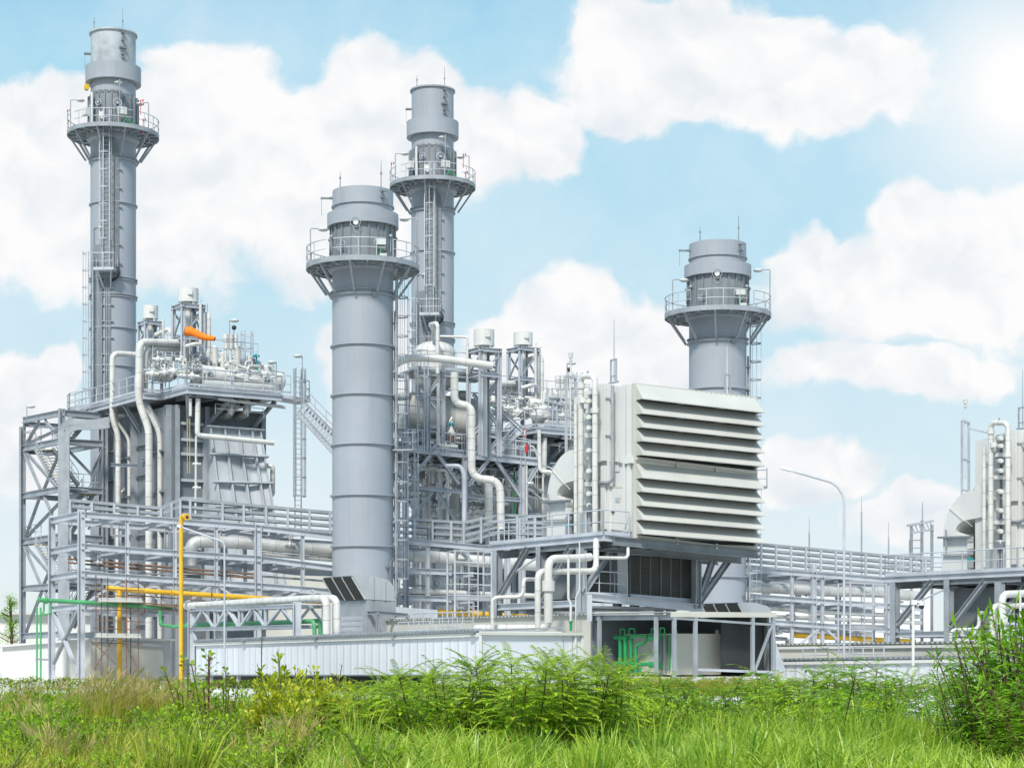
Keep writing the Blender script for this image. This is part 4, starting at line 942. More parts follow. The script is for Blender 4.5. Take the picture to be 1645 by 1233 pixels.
# ---- hooded air vent boxes at the foot of the wide stacks
def vent_hood(which):
    PS = Plan(*( (W(600, 945, 95.5) - OFF).xy), UX, UY); v = Vector((VX, VY, 0)) * 3.0
    t = thing('air_vent_hood', ['grey vent hood with three black mesh panels, at the nearest stack foot', 'grey vent hood peeping over the canopy roof with slanted black mesh panels'][which], 'vent hood', G(PS.at(590, 1045)), 'hooded air vents')
    arc = [(617.4 + 17 * math.sin(k * math.pi / 16), 929.4 + 26 * (1 - math.cos(k * math.pi / 16))) for k in range(1, 9)]
    prof = [(587.7, 962), (566.4, 924), (598.7, 924.6), (617.4, 929.4)] + arc + [(634.5, 965)]
    MB().prism([PS.at(*p) for p in prof], v).build('hood', M['duct'], t)
    a, b = PS.at(587.7, 961), PS.at(566.4, 925); n_ = (b - a).cross(v).normalized(); n_ = -n_ if n_.y > 0 else n_
    for k in range(3):
        f0, f1 = (k + .04) / 3, (k + .96) / 3
        MB().hexa([a + v * f0 + n_ * .02, a + v * f1 + n_ * .02, b + v * f1 + n_ * .02, b + v * f0 + n_ * .02, a + v * f0 + n_ * .05, a + v * f1 + n_ * .05, b + v * f1 + n_ * .05, b + v * f0 + n_ * .05]).build('mesh_panel', M['black'], t)
    for k in range(4): MB().bar(a + v * k / 3 + n_ * .06, b + v * k / 3 + n_ * .06, .06, .05).build('frame_strip', M['white'], t)
    for x, y0, y1 in ((598.7, 925, 963), (617.4, 930, 964)): MB().bar(PS.at(x, y0) - PS.n() * .03, PS.at(x, y1) - PS.n() * .03, .07, .06).build('seam_strip', M['duct'], t)
    MB().prism([PS.at(589, 963), PS.at(634.5, 966), G(PS.at(634.5, 1045)), G(PS.at(589, 1045))], v * .95).build('plenum', M['steel'], t)
    mb = MB(); o = -PS.n() * .9
    c = [PS.at(x, y) + o for x, y in ((592, 984), (640, 988))]; e = [p + v * .8 for p in c]
    for p, q in ((c[0], c[1]), (c[0], e[0]), (c[1], e[1])): mb.ib(p, q, .16, .18)
    for p in c + e[:1]: mb.ib(G(p), p, .16, .16)
    mb.build('access_frame', M['steel'], t)
    for k in range(3): MB().box(PS.at(590, 992 + k * 9) + v * .5 - PS.u() * .04, v * .8, PS.n() * .08, UP * .2).build('louvre', M['steel_lt'], t)
OFF = Vector((0, 0, 0)); vent_hood(0); OFF = Vector((19.8, 7.0, -1.14)); vent_hood(1); OFF = Vector((0, 0, 0))
PB = RK.back(-4)
o = MB().prism([PB.at(636, 974), PB.at(703, 979), G(PB.at(703, 1045)), G(PB.at(636, 1045))], PB.n() * 2.2).build('duct_box', M['duct'], None, G(PB.at(636, 1045)))
tag(o, 'plain grey metal duct box low beside the nearest wide stack', 'duct')

# ---- lamp posts
def street_lamp(label, px, d, yb, pts, head, r, group='street lamps'):
    f = W(px, 1045, d); f.z = 0
    t = thing('street_lamp', label, 'street lamp', f, group)
    P = [f] + [W(x, y, d) for x, y in pts]
    MB().pipe(P, r, .7, 10).build('pole', M['steel_lt'], t)
    a, b = W(*head[0], d), W(*head[1], d); m = (a + b) / 2; ax = (b - a); l = ax.length
    mb = MB(); s = ax.cross(UP).normalized(); up = s.cross(ax).normalized()
    o = [(0, .07, .05), (.3, .17, .09), (.75, .16, .08), (1, .05, .03)]
    vs = []; 
    for k, w, h in o:
        c = a + ax * k; vs += [c - s * w - up * .03, c + s * w - up * .03, c + s * w * .7 + up * h, c - s * w * .7 + up * h]
    fs = [(0, 1, 2, 3), (15, 14, 13, 12)] + [(i * 4 + j, i * 4 + 4 + j, i * 4 + 4 + (j + 1) % 4, i * 4 + (j + 1) % 4) for i in range(3) for j in range(4)]
    mb.add(vs, fs, False); mb.build('lamp_head', M['lamp'], t)
    MB().tube(f, f + UP * .35, r * 2.2, 8).build('base', M['steel'], t)
    return t
street_lamp('tall grey street lamp with a long left-slanting arm, right of the filter house', 1356, 80, 1100, [(1356, 797), (1342, 776), (1276, 757)], ((1277, 757.5), (1252, 751)), .055)
street_lamp('thin grey street lamp crossing in front of the rack and white shed', 360.7, 86, 1100, [(360.7, 874), (356, 869), (292, 846.5)], ((293, 847), (284, 844)), .045)
# ---- camera post
t = thing('camera_post', 'white post carrying a dark dome camera, near the right-hand filter house', 'camera post', G(W(1467, 1045, 70)))
MB().tube(G(W(1467, 1045, 70)), W(1467, 968, 70), .055, 10).build('post', M['white'], t)
MB().box(W(1468, 967, 70), (.2, 0, 0), (0, .18, 0), (0, 0, .18)).bar(W(1468, 966, 70), W(1481, 966, 70), .09).build('arm', M['white'], t)
p = W(1480.5, 971, 70); MB().tube(p + UP * .12, p - UP * .02, .12, 10).build('housing', M['white'], t); MB().ball(p - UP * .06, .1).build('dome', M['dark'], t)
# ---- lightning masts and the portal far right
for px, y0, y1, lab in ((1300, 830, 900, 'thin lightning mast behind the cable trays, left of the street lamp'), (1384, 797, 920, 'thin lightning mast just right of the tall street lamp'), (1427.5, 838, 920, 'shortest thin lightning mast, beside the right platform end')):
    b = G(W(px, 1045, 150)); o = MB().tube(b, W(px, y0 + 25, 150), .06, 6).tube(W(px, y0 + 25, 150), W(px, y0, 150), .03, 5, .015).build('lightning_mast', M['steel'], None, b); tag(o, lab, 'mast', 'lightning masts')
t = thing('portal_frame', 'small steel portal with a latticed roof beside the right white elbow duct', 'portal', G(W(1464, 1045, 132)))
for x, y in ((1464, 843), (1481, 836), (1497, 842)): MB().ib(G(W(x, 1045, 132)), W(x, y, 132), .15, .15).build('post', M['steel'], t)
mb = MB(); mb.bar(W(1457, 844, 132), W(1500, 836, 132), .15).bar(W(1464, 856, 132), W(1500, 850, 132), .12)
for x in range(1464, 1498, 6): mb.bar(W(x, 843 - (x - 1464) * .18, 132), W(x + 5, 855 - (x - 1464) * .17, 132), .07)
mb.build('lattice', M['steel'], t); MB().tube(W(1482, 836, 132), W(1482, 806, 132), .05, 5, .02).build('lightning_rod', M['steel'], t)
MB().rail([W(1461, 893, 132), W(1480, 893, 132)], 1.1, .04, .8).build('handrail', M['steel'], t)
# ================================================================ domed tank tower and its pipework
CP = Plan(*(W(640, 1045, 119).xy), .9, .43)
nC = CP.n()
t = thing('tank_tower', 'open steel tower of platforms, braces and ladders around the domed tank', 'steel tower', G(CP.at(652, 1045)))
def ib(a, b, w=.24, h=None, nm='beam', pl=CP, off=Vector((0, 0, 0)), mt='steel_lt'):
    return MB().ib(pl.at(*a) + off, pl.at(*b) + off, w, h or w, CP.u() if abs(a[0] - b[0]) < 3 else None).build(nm, M[mt], t)
def g(px): return (px, 1045 + 1.7 * F / CP.d(px))
RB = nC * 5.0
for o in (Vector((0, 0, 0)), RB):
    for px, y in ((652, 700), (746, 727), (838.5, 736)): ib((px, y), g(px), .34 if px > 800 else .28, None, 'column', off=o)
    for a, b in (((640, 719), (746, 730)), ((746, 730), (869, 743.5)), ((640, 781), (746, 790)), ((746, 796), (838, 803))): ib(a, b, .25, .42 if a[1] < 760 else .24, 'beam', off=o)
    for a, b in (((693, 729), (657, 773)), ((703, 729), (738, 777)), ((785, 739), (752, 780)), ((797, 739), (835, 795)), ((864, 748), (845, 780)), ((695, 790), (660, 835)), ((702, 790), (735, 840)), ((640, 745), (652, 770)), ((800, 830), (752, 870)), ((770, 830), (792, 804))): ib(a, b, .2, .2, 'brace', off=o)
MB().prism([CP.at(640, 716) , CP.at(746, 726.5), CP.at(869, 739.5), CP.at(869, 739.5) + RB, CP.at(640, 716) + RB], (0, 0, .12)).build('deck', M['steel_dk'], t)
for x in np.linspace(640, 869, 12): MB().ib(CP.at(x, 722 + (x - 640) * .1), CP.at(x, 722 + (x - 640) * .1) + RB, .2, .3).build('joist', M['steel_dk'], t)
MB().rail([CP.at(656, 717), CP.at(746, 726), CP.at(869, 739)], 1.1, .045, .9).build('handrail', M['steel_lt'], t)
# upper tower
for px, y0, y1, o in ((687.5, 596, 726, 0), (711.5, 594, 728, 0), (692.5, 590, 722, 2.2), (775.7, 560, 733, 0), (799.5, 562, 736, 0), (756, 606, 700, 2.5), (665, 597, 720, 1.2)):
    ib((px, y0), (px, y1), .24, None, 'column', off=nC * o)
for a, b in (((687, 639), (711, 640)), ((687, 684), (711, 686)), ((776, 604), (800, 606)), ((776, 648), (800, 650)), ((668, 640), (687, 634)), ((711, 640), (711, 640.5)), ((800, 655), (838, 690))): ib(a, b, .2, .22)
for a, b in (((689, 630), (711, 600)), ((690, 642), (700, 655)), ((690, 727), (711, 700)), ((777, 648), (799, 612)), ((779, 655), (806, 690)), ((760, 632), (775, 652)), ((777, 735), (800, 705)), ((800, 700), (812, 715)), ((754, 705), (770, 685)), ((752, 690), (762, 730))): ib(a, b, .17, .2, 'brace')
Q = [CP.at(665, 597), CP.at(687, 592), CP.at(801, 604), CP.at(801, 604) + nC * 3.6, CP.at(665, 597) + nC * 3.6]
MB().prism([Vector((p.x, p.y, Q[1].z - .15)) for p in Q], (0, 0, .13)).build('deck', M['steel_dk'], t)
for a, b in zip(Q[:2], Q[1:3]): MB().ib(Vector((a.x, a.y, Q[1].z - .3)), Vector((b.x, b.y, Q[1].z - .3)), .2, .28).build('edge_beam', M['steel'], t)
MB().rail([Vector((p.x, p.y, Q[1].z)) for p in Q[:3]], 1.15, .03, .9).build('handrail', M['steel_lt'], t)
MB().rail([CP.at(656, 593), CP.at(676, 592), CP.at(676, 592) + nC * 1], 1.15, .03, .7).build('handrail', M['steel_lt'], t)
# left landings and ladders between the stack and the tank
for (x0, x1, y) in ((634, 652, 712), (634, 655, 640)):
    MB().bar(CP.at(x0, y), CP.at(x1, y), 1.2, .12).build('landing', M['steel_dk'], t); MB().rail([CP.back(-.6).at(x0, y), CP.back(-.6).at(x1, y)], 1.1, .03, .6).build('handrail', M['steel'], t)
MB().ladder(CP.back(-.5).at(660, 985), CP.back(-.5).at(660, 690), CP.u(), -nC, cstart=2.2, hoop=1.2).build('caged_ladder', M['steel_lt'], t)
MB().ladder(CP.back(-.3).at(676, 725), CP.back(-.3).at(676, 570), CP.u(), -nC, cstart=2.2, hoop=1.2).build('caged_ladder', M['steel_lt'], t)
MB().ladder(CP.back(-.8).at(641, 840), CP.back(-.8).at(641, 705), CP.u(), -nC, cstart=2.2, hoop=1.2).build('caged_ladder', M['steel'], t)
for a, b in (((634, 750), (652, 738)), ((634, 760), (650, 772)), ((634, 783), (690, 789)), ((634, 800), (690, 796)), ((634, 690), (652, 690))): ib(a, b, .14, .14, 'brace', mt='steel')
# stair up to the boiler deck
a0, a1, b0, b1 = CP.at(809, 716), CP.at(840, 685), CP.at(800, 726) , CP.at(828, 697)
st = MB().ib(a0, a1, .12, .38).build('stair_flight', M['steel_lt'], t); MB().ib(b0, b1, .12, .36).build('stringer', M['steel_lt'], st)
for k in range(9):
    x, y = a0 + (a1 - a0) * (k + .5) / 9, b0 + (b1 - b0) * (k + .5) / 9; MB().box((x + y) / 2, y - x, CP.u() * .26, UP * .05).build('tread', M['steel'], st)
for h in (1.05, .55): MB().tube(a0 + UP * h, a1 + UP * h, .03, 5).tube(b0 + UP * h, b1 + UP * h, .03, 5).build('handrail', M['steel_lt'], st)
MB().rail([CP.at(811, 728), CP.at(838, 733), CP.at(866, 738)], 1.15, .03, .7, toe=False).build('handrail', M['steel_lt'], t)
# small lamp, posts, thin green pipes
MB().tube(CP.at(845.5, 838), CP.at(845.5, 745), .09, 8).ball(CP.at(851, 776), .28, .2, .1).bar(CP.at(845.5, 774), CP.at(851, 775), .06).build('lamp', M['jacket'], t)
for px, y0, y1, r in ((784, 568, 735, .05), (826.5, 757, 842, .06)): MB().tube(CP.back(1).at(px, y0), CP.back(1).at(px, y1), r, 6).build('green_pipe', M['green'], t)
MB().pipe([CP.back(1).at(700, 621), CP.back(1).at(725, 628), CP.back(1).at(790, 633)], .035, .1, 5).pipe([CP.back(1.5).at(784, 650), CP.back(1.5).at(800, 655)], .05, .1, 5).build('green_pipe', M['green'], t)
# clutter among the columns: valves, small pipes, boxes
rr = random.Random(9)
for i in range(70):
    x, y = rr.uniform(640, 860), rr.uniform(752, 835); P = CP.back(rr.uniform(1.5, 5)); p = P.at(x, y)
    k = rr.random()
    if k < .4: valve(t, p, rr.uniform(.8, 1.5), rr.choice(('jacket', 'steel', 'jacket_al', 'steel_dk')))
    elif k < .8: MB().pipe([p, p + UP * rr.uniform(.6, 2), p + UP * 2 + CP.u() * rr.uniform(-1.5, 1.5), p + UP * rr.uniform(0, 2) + CP.u() * rr.uniform(1, 2.5)], rr.uniform(.05, .14), .3, 8).build('small_pipe', M[rr.choice(('jacket', 'jacket_al', 'steel'))], t)
    else: MB().box(p, CP.u() * .5, nC * .3, UP * .7).build('junction_box', M['steel'], t)
for x in (640, 664, 670, 681, 689, 728, 733): MB().pipe([CP.back(3).at(x, 760 + rr.uniform(0, 14)), CP.back(3).at(x, 990)], rr.uniform(.07, .2), .1, 8).build('riser', M[rr.choice(('jacket', 'jacket', 'jacket_al'))], t)
for i in range(16):
    x, y = rr.uniform(656, 760), rr.uniform(690, 722); valve(t, CP.back(rr.uniform(.4, 2)).at(x, y), rr.uniform(.7, 1.3), rr.choice(('jacket', 'steel_dk', 'jacket_al')))
p = CP.back(.2).at(725, 688); MB().lathe(p.x, p.y, [(.26, p.z - 1.2), (.26, p.z - .3), (.1, p.z), (.08, p.z + .5)], 14).build('control_valve', M['white'], t)
MB().ball(CP.back(.2).at(725, 681), .16).build('valve_top', M['teal'], t); MB().box(CP.back(.1).at(725, 705), (.4, 0, 0), (0, .3, 0), (0, 0, .45)).build('valve_body', M['rust'], t)

for k, (x0, x1, y) in enumerate(((640, 742, 700), (752, 800, 690), (800, 866, 716), (640, 690, 660), (690, 760, 755), (760, 830, 760))):
    P = CP.back(.3 + .4 * (k % 3)); MB().rail([P.at(x0, y + 18), P.at(x1, y + 18 + (x1 - x0) * .09)], 1.1, .035, .8, toe=False).build('handrail', M['steel_lt'], t)
for k in range(14):
    x = 645 + k * 15.5 + rr.uniform(-4, 4); y = rr.uniform(700, 722) + (x - 645) * .09; P = CP.back(rr.uniform(.2, 4)); MB().pipe([P.at(x, y), P.at(x, y - rr.uniform(8, 40)), P.at(x + rr.uniform(-14, 14), y - rr.uniform(30, 50))], rr.uniform(.04, .13), .2, 7).build('small_pipe', M[rr.choice(('jacket', 'jacket_al', 'steel_lt'))], t)

# domed tank
c = CP.back(1.9).at(698, 600); dS = c.y / F; r = 33.3 * dS
t = thing('domed_tank', 'white lagged tank with a segmented dome top on the steel tower', 'tank', Vector((c.x, c.y, W(698, 640, c.y).z)))
zt, zs, zb = W(698, 548, c.y).z, W(698, 567, c.y).z, W(698, 612, c.y).z
prof = [(0, zt)] + [(r * math.sin(k * math.pi / 16), zs + (zt - zs) * math.cos(k * math.pi / 16)) for k in range(1, 9)]
MB().lathe(c.x, c.y, prof[::-1], 40).build('dome', M['jacket'], t)
for k in range(20):
    th = 2 * math.pi * k / 20; pts = [Vector((c.x + (q + .01) * math.cos(th), c.y + (q + .01) * math.sin(th), z + .01)) for q, z in prof[1:]]
    mb = MB()
    for a, b in zip(pts[:-1], pts[1:]): mb.bar(a, b, .025, .02)
    mb.build('dome_seam', M['seam'], t)
MB().lathe(c.x, c.y, [(r * 1.01, zs + .05), (r * 1.02, zs), (r, zs - .05), (r, zb)], 40).build('shell', M['jacket'], t)
MB().lathe(c.x, c.y, [(0, zb - .8), (r * .5, zb - .65), (r * .8, zb - .35), (r, zb)], 40).build('bottom_head', M['jacket_al'], t)
# feed water vessel
a, b = CP.back(2.6).at(646, 665), CP.back(2.6).at(770, 677); ax = (b - a).normalized(); R = 37 * 121 / F
t = thing('feedwater_tank', 'huge horizontal white lagged vessel lying inside the steel tower, below the dome', 'tank', a - UP * R)
mb = MB(); mb.tube(a, b, R, 36, cap=False)
for k in range(1, int((b - a).length)): q = a + ax * k; mb.tube(q - ax * .02, q + ax * .02, R * 1.008, 36, mi=1, cap=False)
mb.build('shell', [M['jacket'], M['seam']], t)
for p, s in ((a, -1), (b, 1)):
    mb = MB()
    for j in range(5): th0, th1 = j * math.pi / 10, (j + 1) * math.pi / 10; mb.tube(p + ax * s * R * .5 * math.sin(th0), p + ax * s * R * .5 * math.sin(th1), R * math.cos(th0), 32, max(.01, R * math.cos(th1)), cap=False)
    mb.build('end_head', M['jacket'], t)
for k in (.2, .8): q = a + (b - a) * k; MB().prism([q - nC * R * .8 - UP * R * .6, q + nC * R * .8 - UP * R * .6, q + nC * R * .8 - UP * R * 1.45, q - nC * R * .8 - UP * R * 1.45], ax * .3).build('saddle', M['steel'], t)
for k in (.45, .75): q = a + (b - a) * k + UP * R * .9 - nC * .3; MB().tube(q, q + UP * .5, .35, 14).build('manhole', M['jacket'], t)
# pipes of the tower
D = lambda pts, d: [W(x, y, d) for x, y in pts]
pipe_thing('steam_pipe', 'thick white pipe lying level in front of the domed tank', 'pipe', [W(625, 592, 118.5), W(652, 574, 117), W(700, 575, 116.6), W(791, 587.5, 117.5)], .235, 'jacket', .9, 2.2, n=18)
pipe_thing('steam_pipe', 'big S-shaped white pipe stepping down right in front of the tank tower', 'pipe', D([(730, 598), (730, 648), (757.5, 652), (757.5, 768), (803, 771), (805, 850)], 116), .235, 'jacket', .75, .7, n=18)
pipe_thing('vent_pipe', 'white hooked pipe rising above the dome top', 'pipe', [W(697, 549, 121), W(697, 531, 121), W(690, 521, 120.2), W(703, 518.5, 119.2), W(703, 600, 119.2)], .12, 'jacket', .3, .8)
pipe_thing('vent_pipe', 'thin white pipe running level right from the hooked pipe over the dome', 'pipe', D([(704, 540), (751, 541), (750.5, 600)], 119.4), .075, 'jacket', .2, 1.5)
pipe_thing('vent_pipe', 'grey arched pipe standing between the tower columns', 'pipe', D([(716, 748), (740, 748), (746, 762), (746, 842)], 117.2), .14, 'steel_lt', .7, 0)
pipe_thing('steam_pipe', 'white lagged pipe bending down under the tower deck, thicker of the pair', 'pipe', D([(672, 752), (703, 752), (707, 760), (707, 842)], 121), .15, 'jacket', .4, .7)
pipe_thing('steam_pipe', 'slimmer white lagged pipe beside its thicker twin under the tower deck', 'pipe', D([(705, 755), (716, 755), (719, 762), (719, 842)], 120.5), .11, 'jacket', .4, .7)
pipe_thing('steam_pipe', 'silver upright pipe under the tower deck behind the S-shaped pipe', 'pipe', D([(785, 770), (785, 845)], 120.5), .26, 'jacket_al', .4, .8)
pipe_thing('steam_pipe', 'thin white pipe passing down through the tower in front of the horizontal vessel', 'pipe', D([(704, 602), (704, 711), (709, 716), (735, 717)], 117.6), .1, 'jacket', .3, .9)
pipe_thing('steam_pipe', 'white pipe dropping from the right boiler deck to the elbow duct', 'pipe', D([(866, 690), (867, 757), (884, 757.5)], 118), .12, 'jacket', .3, 1.0)
silencer(777.5, 530, 556, 120.5, 16.6, (0, 0, 733, 604), 'plain white vent drum on a frame directly right of the domed tank')
# extinguisher and its board
p = CP.back(-.05).at(846, 727)
t = thing('fire_extinguisher', 'red fire extinguisher on the tower walkway rail under its red board', 'extinguisher', p)
MB().lathe(p.x, p.y, [(0, p.z), (.11, p.z + .01), (.11, p.z + .42), (.04, p.z + .5), (.035, p.z + .54)], 12).build('cylinder', M['red'], t)
MB().box(p + UP * .57, (.16, 0, 0), (0, .05, 0), (0, 0, .06)).build('handle', M['dark'], t); MB().pipe([p + UP * .55, p + UP * .5 + Vector((.16, 0, 0)), p + UP * .2 + Vector((.14, 0, 0))], .02, .1, 5).build('hose', M['dark'], t)
p = CP.back(-.05).at(842.6, 695)
t = thing('safety_sign', 'narrow red and white safety board above the fire extinguisher', 'sign', p - UP * .3)
MB().box(p, CP.u() * .18, nC * .02, UP * .55).build('board', M['red'], t); MB().box(p - nC * .014, CP.u() * .1, nC * .01, UP * .36).build('panel', M['white'], t)
MB().bar(p - UP * .3, p - UP * 1.3, .05).build('post', M['steel'], t)
# far buildings
def block(name, label, cat, P, pts, depth, mt, roof=None, base=True):
    q = thing(name, label, cat, G(P.at(pts[0][0], 1045)))
    a, b = P.at(*pts[0]), P.at(*pts[1]); n = P.n() * depth
    MB().hexa([G(a), G(b), G(b) + n, G(a) + n, a, b, b + n, a + n]).build('wall', mt, q)
    if roof:
        e = (b - a).normalized() * .25; h = UP * .12
        MB().hexa([a - e - n * .03, b + e - n * .03, b + e + n * 1.03, a - e + n * 1.03, a - e - n * .03 + h, b + e - n * .03 + h, b + e + n * 1.03 + h, a - e + n * 1.03 + h]).build('roof', M[roof], q)
    return q, a, b
block('warehouse', 'ribbed white warehouse wall seen through the rack behind the street lamp', 'building', Plan(*(W(1200, 1045, 158).xy), 1, .05), ((1195, 926), (1500, 930)), 20, sheet('warehouse_sheet', (.68, .69, .7), 1.2, (1, 0, 0)), 'steel_lt')
block('warehouse', 'low beige building behind the rack, left of the nearest wide stack', 'building', Plan(*(W(420, 1045, 160).xy), 1, .05), ((425, 909), (545, 912)), 15, M['cream'], 'steel_dk')
block('warehouse', 'plain white building at the far left edge beyond the stair tower', 'building', Plan(*(W(0, 1045, 150).xy), 1, .02), ((-120, 985), (148, 988)), 20, M['white'], 'cream')
block('workshop', 'low white building at lower left under the green pipe drops', 'building', Plan(*(W(143, 1045, 112).xy), -.9, .43), ((143, 1028), (4, 1039)), 8, M['white'], 'white')
block('workshop', 'low grey lean-to behind the scaffold foot', 'building', Plan(*(W(145, 1045, 110).xy), .8, .6), ((146, 1030), (262, 1039)), 4, M['cream'], 'duct')
# ================================================================ air intake filter houses on their platforms
def filter_house(which):
    lab = ['big white filter house with ten slanted hoods, in the middle foreground', 'white filter house cut off by the right edge of the photo'][which]
    u, v = Vector((.85, .53, 0)).normalized(), Vector((-.53, .85, 0)).normalized()
    FU = Plan(5.49, 87, .85, .53); FV = Plan(5.49, 87, -.53, .85)
    t = thing('filter_house', lab, 'filter house', FU.at(1018, 862), 'louvred filter houses')
    TL, TR, BL, BR = FU.at(1018, 616), FU.at(1213, 638), FU.at(1018, 862), FU.at(1213, 886)
    def face(sx, py):            # sx 0..1 across; py = row on the left edge
        k = (py - 616) / 246; a = TL + (BL - TL) * k; b = TR + (BR - TR) * k; return a + (b - a) * sx
    MB().hexa([BL + v * .05, BR + v * .05, BR + v * 2.6, BL + v * 2.6, TL + v * .05, TR + v * .05, TR + v * 2.6, TL + v * 2.6]).build('front_module', M['white'], t)
    # rear transition body, a little lower
    zt = W(950, 621, 90).z; zb = BL.z
    e0, e1 = G(BL + v * 2.6 + u * .15, zb), G(BR + v * 2.6 - u * .15, zb - .1)
    MB().hexa([e0, e1, e1 + v * 2.6 - u * .6, e0 + v * 2.6 + u * .1, G(e0, zt), G(e1, zt - .2), G(e1 + v * 2.6 - u * .6, zt - .5), G(e0 + v * 2.6 + u * .1, zt - .3)]).build('rear_module', M['white'], t)
    tr0 = G(e0 + v * 2.6 + u * .9, zb); tr1 = G(e1 + v * 2.6 - u * 1.0, zb)
    MB().hexa([tr0, tr1, tr1 + v * 1.5 - u * 1.4, tr0 + v * 1.5 + u * .4, G(tr0, zt - 1.0), G(tr1, zt - 1.0), G(tr1 + v * 1.5 - u * 1.4, zt - 3.0), G(tr0 + v * 1.5 + u * .4, zt - 3.0)]).build('transition_duct', M['white'], t)
    for k in range(1, 4):
        for j, zz in enumerate((zt - 1.4, zt - 2.6, zt - 3.8)): 
            q = G(tr0 + v * (.36 * k) - u * .03 + u * .1 * k, zz); MB().bar(q - UP * 1.3, q - UP * .4 * k, .1, .14).build('stiffener', M['white'], t)
    for zz, ln in ((zt - 1.9, .5), (zt - 2.9, 1.1), (zt - 4.3, 1.45)): MB().bar(G(tr0 - u * .05, zz), G(tr0 + v * ln + u * .3, zz), .14, .1).build('stiffener', M['white'], t)
    # hoods
    tipL = [640, 663.6, 685.6, 707.7, 730, 767, 789, 811.5, 834, 856.7]
    tipR = [662.8, 684.7, 706.4, 727.6, 749, 785.7, 807.4, 828.8, 850, 872]
    for i, (yl, yr) in enumerate(zip(tipL, tipR)):
        FT = FU.back(-.74); a, b = FT.at(1032.5, yl), FT.at(1228.5, yr)
        hgt = .68 if i not in (0, 5) else .74
        c, d = FU.back(-.03).at(1020, yl - 3), FU.back(-.03).at(1212, yr - 2.5)
        c, d = Vector((c.x, c.y, a.z + hgt)), Vector((d.x, d.y, b.z + hgt))
        th = Vector((0, .0, .03)); h = MB().hexa([c, d, d + th, c + th, a, b, b + th, a + th]).build('louvre_hood', M['white_hood'], t)
        mb = MB(); mb.bar(a + UP * .005, b + UP * .005, .03, .05)
        for p, q in ((c, a), (d, b)): 
            base = Vector((p.x, p.y, q.z)); mb.prism([p - UP * .01, q, base], u * (.03 if p is c else -.03))
        mb.build('hood_edge', M['white_hood'], h)
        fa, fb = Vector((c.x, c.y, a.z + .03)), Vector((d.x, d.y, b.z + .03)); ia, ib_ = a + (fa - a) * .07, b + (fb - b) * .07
        MB().hexa([ia, ib_, fb, fa, ia + UP * .012, ib_ + UP * .012, fb + UP * .012, fa + UP * .012]).build('slot_shade_sheet', M['dark'], h)  # dark sheet under the hood, shade of the slot put into its colour
        mb = MB()
        for k in (.33, .655): 
            q0 = a + (b - a) * k; mb.bar(q0 + UP * .01, c + (d - c) * k - UP * hgt + UP * .05, .06, .08)
        mb.bar(a + (c - a) * .04 + v * .02 - UP * .02 , b + (d - b) * .04 + v * .02 - UP * .02, .05, .04)
        mb.build('hood_stay', M['cream'], h)
    # filter openings behind the hoods, their shade coloured black, flange strips, cross bands
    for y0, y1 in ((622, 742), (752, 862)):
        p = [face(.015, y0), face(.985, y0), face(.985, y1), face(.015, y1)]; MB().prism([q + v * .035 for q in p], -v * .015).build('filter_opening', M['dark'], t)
    for y, dy in ((617.5, 5), (747.5, 5)): MB().bar(face(0, y) - v * .03, face(1, y) - v * .03, .04, dy * .028).build('flange_strip', M['white_hood'], t)
    for y, dd in ((736, .3), (741, .12), (861, .3), (865, .15)): MB().bar(face(0, y) - v * dd * .3, face(1, y) - v * dd * .3, dd * .6, .14).build('band', M['cream'], t)
    for sx in (.33, .655):
        for y in (739, 862): MB().bar(face(sx, y - 5) - v * .14, face(sx, y + 4) - v * .14, .16, .1).build('bracket', M['cream'], t)
    mb = MB()
    for k in range(1, 24):
        for y in (617.5, 747.5): p = face(k / 24, y) - v * .05; mb.tube(p, p - v * .02, .022, 6)
    mb.build('bolt', M['steel_dk'], t); 
    for sx in (0.0, 1.0): MB().bar(face(sx, 616) - v * .03 , face(sx, 864) - v * .03, .16, .12).build('corner_trim', M['white_hood'], t)
    # left side: trims, door, conduit, roof edge
    side = FV.back(0).u(); o = -u
    def S(px, py, k=0.0): p = FV.at(px + k * 25, py); return p + o * k
    for px, w in ((1012, .22), (1005.5, .2), (980, .18)): MB().bar(S(px, 618, .08), S(px, 853 + (1018 - px) * .1, .08), w, .2, o).build('corner_trim', M['white'], t)
    MB().bar(S(1017, 742, .1), S(968, 739, .1), .08, .05).build('joint_strip', M['white'], t)
    MB().box(S(1011, 739, .16), v * .5, u * .2, UP * .3).build('lifting_lug', M['white'], t)
    dr = MB().prism([S(981, 783, .03), S(1002, 783.5, .03), S(1002, 852, .03), S(981, 849.5, .03)], o * .06).build('door', M['white'], t)
    mb = MB()
    for a, b in (((981, 782), (1003, 782.5)), ((980.5, 782), (980.5, 850)), ((1003, 783), (1003, 853))): mb.bar(S(*a, .08), S(*b, .08), .05, .05)
    mb.build('door_frame', M['cream'], dr)
    MB().bar(S(983, 822, .12), S(987, 822.5, .12), .06, .06).build('handle', M['dark'], dr)
    MB().prism([S(988, 794, .1), S(998, 794, .1), S(998, 800, .1), S(988, 800, .1)], o * .012).build('notice', M['lamp'], dr)
    MB().prism([S(989, 802, .1), S(993, 802, .1), S(993, 806.5, .1), S(989, 806.5, .1)], o * .012).build('notice', mat_blue, dr)
    MB().prism([S(993.6, 802, .1), S(996.5, 802, .1), S(996.5, 806.5, .1), S(993.6, 806.5, .1)], o * .012).build('notice', M['tread'], dr)
    MB().prism([S(988, 733, .03), S(995, 733, .03), S(995, 757, .03), S(988, 757, .03)], o * .015).build('hatch', M['white'], t)
    MB().pipe([S(985, 620, .25), S(985, 771, .25), S(977, 776, .3), S(940, 773, .35)], .085, .3, 8).build('conduit', M['steel'], t)
